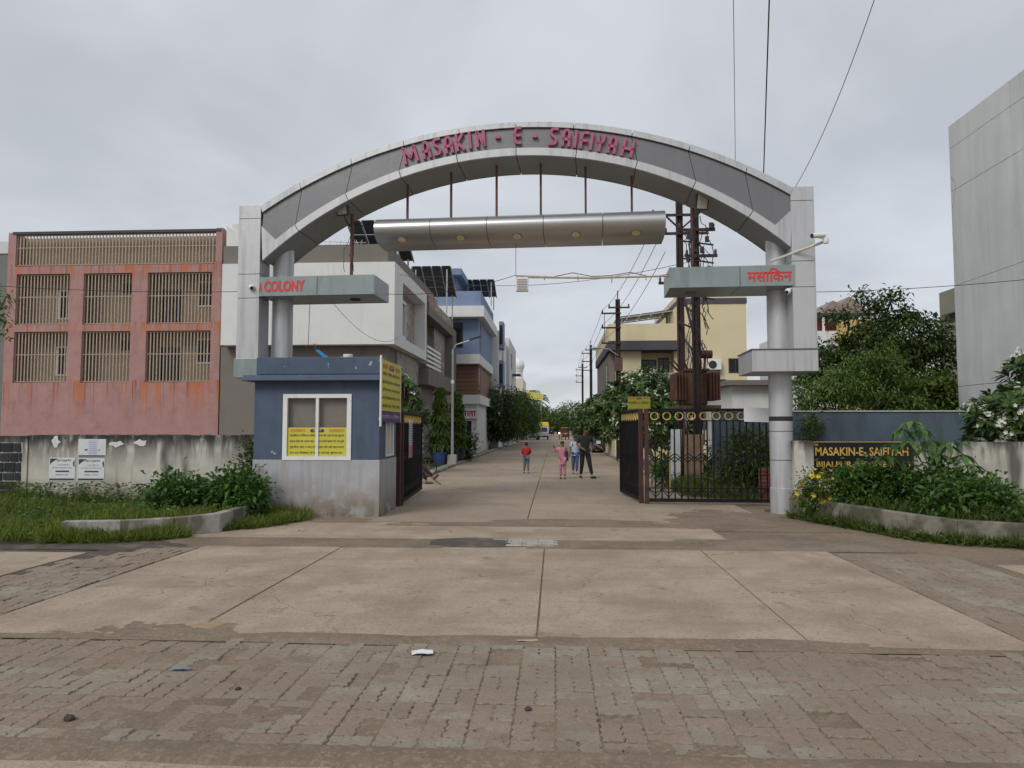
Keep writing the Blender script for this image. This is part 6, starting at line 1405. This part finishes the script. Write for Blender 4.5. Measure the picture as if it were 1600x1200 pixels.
for k in range(9):
    for j in range(2): MB().box(4.72 + j * .25, 4.95 + j * .25, 17.1 + rnd.uniform(-.02, .02), 17.22, .01 + k * .085, .085 + k * .085).build('brick', m_brick, bs)
P = gz(1200, 800); t = thing('brick_bat', 'broken brick end lying by the column foot', 'brick', (P.x, P.y, 0)); MB().box(P.x - .06, P.x + .06, P.y - .04, P.y + .04, 0, .06).build('brick', m_brick, t, bevel=.01)

# ================================================================== VEHICLES
m_tyre = mat('tyre', (.015, .015, .016), .8); m_rim = mat('rim', (.3, .3, .31), .4, metal=.6); m_wind = mat('windscreen', (.03, .035, .042), .06); m_hl = mat('headlight', (.65, .66, .66), .15)
def wheel(t, x, y, r_, w_):
    h = MB().tube([(x - w_ / 2, y, r_), (x + w_ / 2, y, r_)], r_, 18).build('wheel', m_tyre, t, 40); MB().tube([(x - w_ / 2 - .01, y, r_), (x + w_ / 2 + .01, y, r_)], r_ * .6, 14).build('rim', m_rim, h, 40)
def prof_body(prof, hw, taper=0.0, zt=99):
    """side profile (y, z) loop swept across the width; points above zt are drawn in by taper."""
    n = len(prof); V = []
    for sx in (-1, 1): V += [(sx * (hw - (taper if z > zt else 0)), y, z) for y, z in prof]
    return MB().add(V, [tuple(range(n)), tuple(range(n, 2 * n))[::-1]] + [(i, n + i, n + (i + 1) % n, (i + 1) % n) for i in range(n)])
def car(name, label, loc, rz, paint, Ln=4.0, W=1.7, H=1.5, cat='car', suv=False):
    t = thing(name, label, cat, loc, rz, local=True); h = Ln / 2; hw = W / 2; b = H * .58
    body = prof_body([(-h, .35), (-h, b * .78), (-h + .15, b * .9), (-h * .45, b), (h * .8, b * 1.02), (h, b * .9), (h, .35), (h - .3, .22), (-h + .3, .22)], hw).build('body', paint, t, bevel=.06)
    cab = prof_body([(-h * .48, b - .01), (-h * .12, H - .03), (-h * .02, H), (h * (.62 if not suv else .8), H), (h * (.72 if not suv else .9), H - .05), (h * .92, b - .01)], hw - .06, .12, b + .1).build('cabin', paint, t, bevel=.05)
    def scr(y0, z0, y1, z1, k=.008):
        d = Vector((0, y1 - y0, z1 - z0)).normalized(); n_ = Vector((0, -d.z, d.y)); a, c = hw - .17, hw - .24
        q = [Vector((-a, y0, z0)), Vector((a, y0, z0)), Vector((c, y1, z1)), Vector((-c, y1, z1))]; return MB().hexa(q, [p + n_ * k for p in q])
    scr(-h * .46, b + .04, -h * .15, H - .08, .03).build('windscreen', m_wind, cab)
    for sx in (-1, 1):
        xo = sx * (hw - .05); xi = sx * (hw - .17)
        MB().hexa([(xo, -h * .35, b + .05), (xo, h * .7, b + .05), (xi, h * .55, H - .12), (xi, -h * .1, H - .12)], [(xo + sx * .03, -h * .35, b + .05), (xo + sx * .03, h * .7, b + .05), (xi + sx * .03, h * .55, H - .12), (xi + sx * .03, -h * .1, H - .12)]).build('side_glass', m_wind, cab)
        MB().box(sx * (hw - .32) - .14, sx * (hw - .32) + .14, -h - .015, -h + .1, b * .62, b * .82).build('headlight', m_hl, body)
        for y in (-h * .62, h * .62): wheel(t, sx * (hw - .08), y, .31, .18)
    MB().box(-.45, .45, -h - .02, -h + .05, .42, .55).build('grille', m_dark, body); MB().box(-.25, .25, -h - .03, -h + .0, .58, .68).build('number_plate', m_white, body)
    return t
m_pwhite = mat('white_paint', (.62, .63, .64), .3, .03, 2, coat=.5); m_pdark = mat('dark_blue_paint', (.03, .04, .06), .25, .1, 2, coat=.8)
car('parked_car', 'white hatchback parked under the left street trees', (-3.2, 101.5, .01), 0, m_pwhite, 3.8, 1.6, 1.5)
car('parked_car', 'dark blue car parked under the right street trees', (3.3, 50.5, .01), .06, m_pdark, 4.3, 1.75, 1.72, suv=True)
def van():
    t = thing('delivery_truck', 'small white truck with a yellow tarpaulin over its load', 'truck', (-1.62, 101, .01), 0, local=True)
    b = prof_body([(-1.9, .4), (-1.92, 1.05), (-1.45, 1.75), (-1.3, 1.82), (-.5, 1.82), (-.5, .4)], .74).build('cab', m_pwhite, t, bevel=.05)
    q = [Vector((-.62, -1.88, 1.12)), Vector((.62, -1.88, 1.12)), Vector((.56, -1.5, 1.7)), Vector((-.56, -1.5, 1.7))]; MB().hexa(q, [p + Vector((0, -.03, .02)) for p in q]).build('windscreen', m_wind, b)
    for sx in (-1, 1): MB().box(sx * .52 - .13, sx * .52 + .13, -1.95, -1.85, .68, .88).build('headlight', m_hl, b)
    MB().box(-.74, .74, -1.96, -1.86, .38, .55).build('bumper', m_dark, b)
    MB().box(-.78, .78, -.45, 1.9, .6, 1.3).build('load_bed', m_pwhite, t)
    prof_body([(-.85, 1.86), (-.7, 2.35), (.2, 2.45), (1.5, 2.35), (1.95, 1.9), (1.95, 1.25), (-.42, 1.25), (-.42, 1.84)], .84, .12, 2.2).build('tarpaulin', mat('tarp_yellow', (.62, .44, .02), .6, .12, 3), t, bevel=.08)
    for sx in (-1, 1):
        for y in (-1.25, 1.2): wheel(t, sx * .64, y, .29, .16)
van()
def rick(label, loc, roofc, bodyc, cat='rickshaw', name='auto_rickshaw'):
    t = thing(name, label, cat, loc, 0, local=True); rm = mat('rick_roof_%d' % int(loc[1]), roofc, .6); bm = mat('rick_body_%d' % int(loc[1]), bodyc, .5)
    MB().box(-.55, .55, -.6, 1.2, .35, .75).build('tub', bm, t, bevel=.05); prof_body([(-.9, .35), (-1.05, .8), (-.85, 1.05), (-.6, 1.0), (-.6, .35)], .42).build('nose', bm, t, bevel=.05)
    prof_body([(-1.0, 1.62), (-.8, 1.75), (1.0, 1.75), (1.25, 1.6), (1.25, 1.55), (-1.0, 1.55)], .6).build('roof', rm, t, bevel=.04)
    for sx in (-1, 1):
        for y in (-.75, 1.15): MB().bar((sx * .5, y, .7), (sx * .54, y, 1.58), .05).build('roof_post', m_dark, t)
    q = [Vector((-.42, -.9, 1.05)), Vector((.42, -.9, 1.05)), Vector((.46, -.82, 1.52)), Vector((-.46, -.82, 1.52))]; MB().hexa(q, [p + Vector((0, -.02, 0)) for p in q]).build('windscreen', m_wind, t)
    MB().box(-.5, .5, 1.05, 1.2, .75, 1.5).build('back_rest', bm, t); MB().tube([(0, -1.06, .85), (0, -1.1, .85)], .09, 12).build('headlight', m_hl, t)
    wheel(t, 0, -.85, .24, .12); wheel(t, -.5, .8, .24, .12); wheel(t, .5, .8, .24, .12)
rick('red electric rickshaw driving down the street', (1.45, 101, .01), (.25, .06, .05), (.22, .06, .05))
rick('yellow roofed black auto rickshaw far down the street', (-.75, 150, .01), (.6, .42, .03), (.03, .035, .03))
t = thing('motorcycle', 'motorcycle with its headlamp lit beside the red rickshaw', 'motorcycle', (.62, 103, .01))
wheel(t, .62, 102.4, .29, .09); wheel(t, .62, 103.6, .29, .1); MB().tube([(.62, 102.45, .35), (.62, 102.7, .95), (.62, 103.2, .8), (.62, 103.7, .85)], [.06, .1, .15, .1], 8).build('frame', m_dark, t, 60); MB().bar((.3, 102.65, 1.05), (.94, 102.65, 1.05), .04).build('handlebar', m_dark, t); MB().tube([(.62, 102.5, .9), (.62, 102.42, .9)], .1, 12).build('headlamp', mat('lit_lamp', (.9, .9, .85), .3, emit=(1, .97, .85, 4)), t)

# ---- bicycle parked behind the booth-side gate leaf
by = thing('bicycle', 'black bicycle parked behind the booth side gate leaf', 'bicycle', (-4.55, 24.6, 0))
for x in (-4.35, -5.35):
    w_ = MB().ring((x, 24.6, .34), .32, .018, X3, Z3, 26, 6).build('wheel', m_tyre, by, 60); mb = MB()
    for k in range(10): a = math.pi * k / 5; mb.tube([(x, 24.6, .34), (x + .31 * math.cos(a), 24.6, .34 + .31 * math.sin(a))], .003, 3)
    mb.build('spokes', m_galv, w_)
mb = MB()
for p, q in (((-4.35, .34), (-4.75, .82)), ((-4.35, .34), (-4.72, .36)), ((-4.72, .36), (-4.78, .9)), ((-4.72, .36), (-5.2, .8)), ((-4.76, .78), (-5.22, .86)), ((-5.35, .34), (-5.2, .98))): mb.tube([(p[0], 24.6, p[1]), (q[0], 24.6, q[1])], .016, 6)
mb.build('frame', m_dark, by, 60); MB().ball((-4.78, 24.6, .93), .13, .07, .035).build('saddle', m_dark, by, 60); MB().tube([(-5.2, 24.35, 1.0), (-5.2, 24.85, 1.0)], .014, 6).build('handlebar', m_dark, by); MB().box(-4.5, -4.2, 24.53, 24.67, .68, .7).build('carrier', m_dark, by); MB().bar((-4.4, 24.6, .03), (-4.5, 24.75, .36), .015).build('kickstand', m_dark, by)

# ================================================================== PEOPLE
def skinned(J, E, root, sub=1):
    """continuous surface grown over a skeleton. J: name -> (x, y, z, radius)."""
    names = list(J); idx = {n: i for i, n in enumerate(names)}
    me = bpy.data.meshes.new('body'); me.from_pydata([J[n][:3] for n in names], [(idx[a], idx[b]) for a, b in E], [])
    ob = bpy.data.objects.new('body', me); col.objects.link(ob)
    md = ob.modifiers.new('skin', 'SKIN'); md.use_smooth_shade = True
    sv = me.skin_vertices[0].data
    for n in names:
        r_ = J[n][3]; sv[idx[n]].radius = r_ if isinstance(r_, tuple) else (r_, r_); sv[idx[n]].use_root = (n == root)
    s = ob.modifiers.new('sub', 'SUBSURF'); s.levels = sub; s.render_levels = sub
    dg = bpy.context.evaluated_depsgraph_get(); m2 = bpy.data.meshes.new_from_object(ob.evaluated_get(dg))
    V = [tuple(v.co) for v in m2.vertices]; F = [tuple(p.vertices) for p in m2.polygons]
    bpy.data.objects.remove(ob); bpy.data.meshes.remove(me); bpy.data.meshes.remove(m2)
    return MB().add(V, F)
def person(label, loc, rz, H, pose, skin, shirt, pants, shoe, hair=(.012, .010, .010), long_shirt=0.0, sleeve=.5, extras=None):
    s = H / 1.7; t = thing('person', label, 'person', loc, rz, local=True)
    J0 = {'pelvis': (0, 0, .93), 'waist': (0, .0, 1.08), 'chest': (0, .01, 1.27), 'neckb': (0, .01, 1.43), 'neck': (0, 0, 1.49), 'head': (0, -.015, 1.585), 'crown': (0, -.01, 1.65),
          'shl': (.185, .01, 1.38), 'shr': (-.185, .01, 1.38), 'ell': (.23, .03, 1.12), 'elr': (-.23, .03, 1.12), 'wrl': (.25, -.04, .88), 'wrr': (-.25, -.04, .88),
          'hil': (.085, 0, .90), 'hir': (-.085, 0, .90), 'knl': (.095, -.02, .50), 'knr': (-.095, -.02, .50), 'anl': (.10, .02, .09), 'anr': (-.10, .02, .09)}
    J0.update(pose.get('j', {}))
    P = {k: Vector(v) * s for k, v in J0.items()}
    R = dict(pelvis=.125, waist=.115, chest=.135, neckb=.085, neck=.058, head=(.084, .10), crown=(.066, .078), shl=.068, shr=.068, ell=.048, elr=.048, wrl=.034, wrr=.034, hil=.098, hir=.098, knl=.066, knr=.066, anl=.038, anr=.038)
    R['waist'] = (.145, .105); R['chest'] = (.165, .115); R['pelvis'] = (.145, .11)
    def jr(n, k=1.0, add=0.0):
        r_ = R[n]; r_ = tuple((x * k + add) * s for x in r_) if isinstance(r_, tuple) else (r_ * k + add) * s; return (*P[n], r_)
    E = [('pelvis', 'waist'), ('waist', 'chest'), ('chest', 'neckb'), ('neckb', 'neck'), ('neck', 'head'), ('head', 'crown'), ('chest', 'shl'), ('chest', 'shr'), ('shl', 'ell'), ('shr', 'elr'), ('ell', 'wrl'), ('elr', 'wrr'), ('pelvis', 'hil'), ('pelvis', 'hir'), ('hil', 'knl'), ('hir', 'knr'), ('knl', 'anl'), ('knr', 'anr')]
    body = skinned({n: jr(n) for n in P}, E, 'pelvis')
    # hands: palm, four fingers of different lengths and a thumb from the palm's side
    for sd in ('l', 'r'):
        w, e = P['wr' + sd], P['el' + sd]; d = (w - e).normalized(); sgn = 1 if sd == 'l' else -1
        side = d.cross(Vector((sgn, 0, 0.01))); side = (side.normalized() if side.length > .1 else Y3); nrm = d.cross(side).normalized()
        pe = w + d * .085 * s
        body.tube([w - d * .02 * s, w + d * .03 * s, pe], [.028 * s, .036 * s, .032 * s], 8)
        for k, ln in enumerate((.070, .080, .075, .058)):
            b0 = pe + side * (k - 1.5) * .018 * s; m1 = b0 + d * ln * .55 * s; m2 = m1 + (d * .8 + nrm * .5 * sgn).normalized() * ln * .45 * s; body.tube([b0 - d * .015 * s, m1, m2], [.010 * s, .009 * s, .007 * s], 5)
        tb = w + d * .03 * s - side * .03 * s; body.tube([tb, tb + (d - side * .8).normalized() * .035 * s, tb + (d * 1.2 - side * .5).normalized() * .068 * s], [.012 * s, .011 * s, .008 * s], 5)
    hc = P['head'] + Z3 * .012 * s; fd = Vector(pose.get('face', (0, -1, 0))).normalized(); fs = fd.cross(Z3).normalized()
    body.tube([hc + fd * .085 * s + Z3 * .02 * s, hc + fd * .115 * s - Z3 * .015 * s], [.010 * s, .016 * s], 6)          # nose
    for q in (-1, 1): body.ball(hc + fs * q * .085 * s, .016 * s, .022 * s, .03 * s, 6, 5)                               # ears
    bo = body.build('body', mat('skin_%02d' % int(skin[0] * 100), skin, .6, .05, 8), t, 70)
    for q in (-1, 1): MB().ball(hc + fd * .086 * s + fs * q * .032 * s + Z3 * .025 * s, .011 * s, n=6, m=5).build('eye', m_black, bo)
    MB().tube([hc + fd * .088 * s + fs * -.022 * s - Z3 * .045 * s, hc + fd * .088 * s + fs * .022 * s - Z3 * .045 * s], .006 * s, 5).build('mouth', mat('lip', (.16, .06, .05), .6), bo)
    hm = MB(); hm.ball(hc + Z3 * .055 * s - fd * .025 * s, .098 * s, .106 * s, .08 * s, 12, 8); hm.ball(hc - fd * .05 * s + Z3 * .01 * s, .086 * s, .07 * s, .085 * s, 10, 7); hm.build('hair', mat('hair_black', hair, .6), t, 70)
    # clothes follow the limbs a little proud of the skin
    fL = {k: P[k] for k in P}
    SJ = {'pelvis': (*(P['pelvis'] - Z3 * .04 * s), tuple(x * s for x in (.17, .13))), 'waist': jr('waist', 1, .016), 'chest': jr('chest', 1, .014), 'neckb': (*(P['neckb'] + Z3 * .0 * s), .093 * s)}
    SE = [('pelvis', 'waist'), ('waist', 'chest'), ('chest', 'neckb')]
    for sd in 'lr':
        SJ['sh' + sd] = jr('sh' + sd, 1, .014); SE.append(('chest', 'sh' + sd))
        if sleeve <= 1: c = P['sh' + sd].lerp(P['el' + sd], sleeve); SJ['cu' + sd] = (*c, .064 * s); SE.append(('sh' + sd, 'cu' + sd))
        else: SJ['el' + sd] = jr('el' + sd, 1, .014); SJ['cu' + sd] = (*P['el' + sd].lerp(P['wr' + sd], .92), .042 * s); SE += [('sh' + sd, 'el' + sd), ('el' + sd, 'cu' + sd)]
    sm = skinned(SJ, SE, 'chest')
    if long_shirt:                                     # hanging hem as an open oval skirt
        c0 = P['pelvis']; n = 16; base_i = len(sm.v)
        for dz, rx, ry in ((.10, .150, .118), (-.02, .172, .135), (-.5 * long_shirt - .02, .182, .148), (-long_shirt - .03, .19, .155)):
            for k in range(n): a = 2 * math.pi * k / n; w_ = 1 + .035 * math.sin(a * 5); sm.v.append((c0.x + rx * s * w_ * math.cos(a), c0.y + ry * s * w_ * math.sin(a), c0.z + dz * s))
        for i in range(3):
            for k in range(n): sm.f.append((base_i + i * n + k, base_i + (i + 1) * n + k, base_i + (i + 1) * n + (k + 1) % n, base_i + i * n + (k + 1) % n))
    sm.build('shirt', shirt, t, 70)
    TJ = {'pelvis': jr('pelvis', 1, .012)}; TE = []
    for sd in 'lr':
        TJ['hi' + sd] = jr('hi' + sd, 1, .014); TJ['kn' + sd] = jr('kn' + sd, 1, .016); TJ['an' + sd] = (*P['kn' + sd].lerp(P['an' + sd], .93), .056 * s); TE += [('pelvis', 'hi' + sd), ('hi' + sd, 'kn' + sd), ('kn' + sd, 'an' + sd)]
    skinned(TJ, TE, 'pelvis').build('trousers', pants, t, 70)
    for sd in 'lr':
        a = P['an' + sd]; k = (P['an' + sd] - P['kn' + sd]).normalized(); f_ = Vector(pose.get('toe' + sd, (0, -1, 0))).normalized(); b0 = a + k * .06 * s
        mb = MB(); mb.tube([b0 - f_ * .065 * s, b0 + f_ * .03 * s - Z3 * .008 * s, b0 + f_ * .13 * s - Z3 * .015 * s, b0 + f_ * .175 * s - Z3 * .02 * s], [.036 * s, .046 * s, .042 * s, .022 * s], 8); mb.build('shoe', shoe, t, 70)
    if extras: extras(t, P, s)
    return t
def cloth(n, c): return mat(n, c, .85, .12, 14)
def flr(px, py): q = gz(px, py); return (q.x, q.y, .012)
sk = (.17, .085, .05); sk2 = (.20, .105, .065)
# man walking, head bowed, forearm across, other arm held out
person('man in dark green t-shirt and dark trousers walking with bowed head', flr(914, 747.5), .25, 1.68, {'j': {'head': (.02, -.07, 1.585), 'crown': (.03, -.09, 1.64), 'neck': (.01, -.02, 1.485),
    'ell': (.33, .05, 1.16), 'wrl': (.50, -.10, 1.04), 'elr': (-.27, .02, 1.12), 'wrr': (-.14, -.20, 1.0), 'knl': (.12, -.15, .50), 'anl': (.19, -.20, .10), 'knr': (-.10, .0, .50), 'anr': (-.11, .12, .10)},
    'face': (.25, -.85, -.35), 'toel': (.5, -1, .1), 'toer': (-.1, -1, -.1)}, sk, cloth('tee_dark_green', (.022, .028, .018)), cloth('trousers_black', (.016, .016, .018)), mat('shoe_dark', (.02, .018, .018), .6), long_shirt=.10, sleeve=.85)
def strap(t, P, s):
    MB().tube([P['shl'] + Vector((-.03, -.10, .05)) * s, P['chest'] + Vector((.10, -.13, -.05)) * s, P['pelvis'] + Vector((.16, -.06, .02)) * s], .016 * s, 5).build('bag_strap', m_dark, t); b0 = P['pelvis'] + Vector((.2, .04, .02)) * s; MB().box(b0.x - .05, b0.x + .05, b0.y - .1, b0.y + .1, b0.z - .1, b0.z + .22).build('bag', m_dark, t, bevel=.02)
m_pk = cloth('pink_cotton', (.52, .215, .27))
person('child in pink kurta and trousers with one hand raised', flr(879, 748.5), .1, 1.22, {'j': {'elr': (-.33, -.02, 1.22), 'wrr': (-.40, -.10, 1.44), 'ell': (.22, .05, 1.12), 'wrl': (.18, -.06, .92), 'anl': (.10, -.04, .10), 'anr': (-.08, .05, .10)}, 'face': (.25, -1, 0)}, sk2, m_pk, m_pk, mat('sandal', (.12, .07, .05), .7), long_shirt=.24, sleeve=1.5, extras=strap)
def pack(t, P, s):
    c = P['chest']; MB().box(c.x - .13 * s, c.x + .13 * s, c.y + .12 * s, c.y + .26 * s, c.z - .28 * s, c.z + .12 * s).build('backpack', m_dark, t, bevel=.03)
    for q in (-1, 1): MB().tube([c + Vector((q * .10, .12, .14)) * s, c + Vector((q * .10, -.05, .17)) * s, c + Vector((q * .11, -.13, .02)) * s, c + Vector((q * .13, -.02, -.22)) * s], .017 * s, 5).build('backpack_strap', m_dark, t)
person('boy in pale blue shirt and jeans carrying a dark backpack', flr(899, 741), -.1, 1.38, {'j': {'anl': (.07, -.12, .10), 'knl': (.08, -.12, .5), 'anr': (-.10, .06, .12)}, 'face': (-.15, -1, 0)}, sk2, cloth('pale_blue_shirt', (.36, .42, .50)), cloth('jeans_blue', (.045, .08, .17)), mat('shoe_grey', (.2, .19, .18), .7), sleeve=.8, long_shirt=.08, extras=pack)
person('small boy in a red jumper and grey jeans walking away', flr(822.5, 740), math.pi + .1, 1.13, {'j': {'ell': (.24, -.06, 1.14), 'wrl': (.13, -.22, 1.05), 'elr': (-.24, -.06, 1.14), 'wrr': (-.13, -.22, 1.05), 'anl': (.12, -.06, .10), 'anr': (-.10, .06, .10)}}, sk2, cloth('red_wool', (.36, .02, .022)), cloth('jeans_grey', (.11, .12, .16)), mat('shoe_brown', (.06, .05, .045), .7), sleeve=1.5)
# seated figure behind the open leaf, legs stretched out
ct = thing('plastic_chair', 'dark plastic chair behind the booth side gate leaf', 'chair', (-4.45, 21.8, 0))
MB().box(-4.68, -4.22, 21.57, 22.03, .40, .44).build('seat', m_dark, ct, bevel=.02); MB().hexa([(-4.70, 21.58, .44), (-4.66, 21.58, .44), (-4.66, 22.02, .44), (-4.70, 22.02, .44)], [(-4.82, 21.58, .9), (-4.78, 21.58, .9), (-4.78, 22.02, .9), (-4.82, 22.02, .9)]).build('backrest', m_dark, ct)
for x in (-4.66, -4.25):
    for y in (21.6, 22.0): MB().bar((x, y, 0), (x, y, .41), .035).build('leg', m_dark, ct)
person('seated person with outstretched legs behind the booth side gate leaf', (-4.45, 21.8, 0), math.pi / 2, 1.65, {'j': {'pelvis': (0, 0, .55), 'waist': (0, .03, .70), 'chest': (0, .06, .89), 'neckb': (0, .06, 1.05), 'neck': (0, .05, 1.11), 'head': (0, .03, 1.22), 'crown': (0, .03, 1.28), 'shl': (.17, .06, 1.0), 'shr': (-.17, .06, 1.0), 'ell': (.24, .0, .75), 'elr': (-.24, 0, .75), 'wrl': (.12, -.22, .68), 'wrr': (-.12, -.22, .68),
    'hil': (.09, -.02, .53), 'hir': (-.09, -.02, .53), 'knl': (.1, -.44, .52), 'knr': (-.12, -.44, .50), 'anl': (.1, -.78, .22), 'anr': (-.14, -.62, .10)}, 'toel': (0, -.7, .7), 'toer': (0, -1, 0)}, sk, cloth('shirt_grey', (.12, .12, .13)), cloth('maroon_cloth', (.05, .02, .022)), mat('shoe_maroon', (.13, .04, .035), .6))
o = MB().tube([(-4.1, 21.45, .55), (-3.35, 21.2, .03)], .014, 6).build('walking_stick', m_rust); tag(o, 'thin stick propped at the feet of the seated person', 'stick')
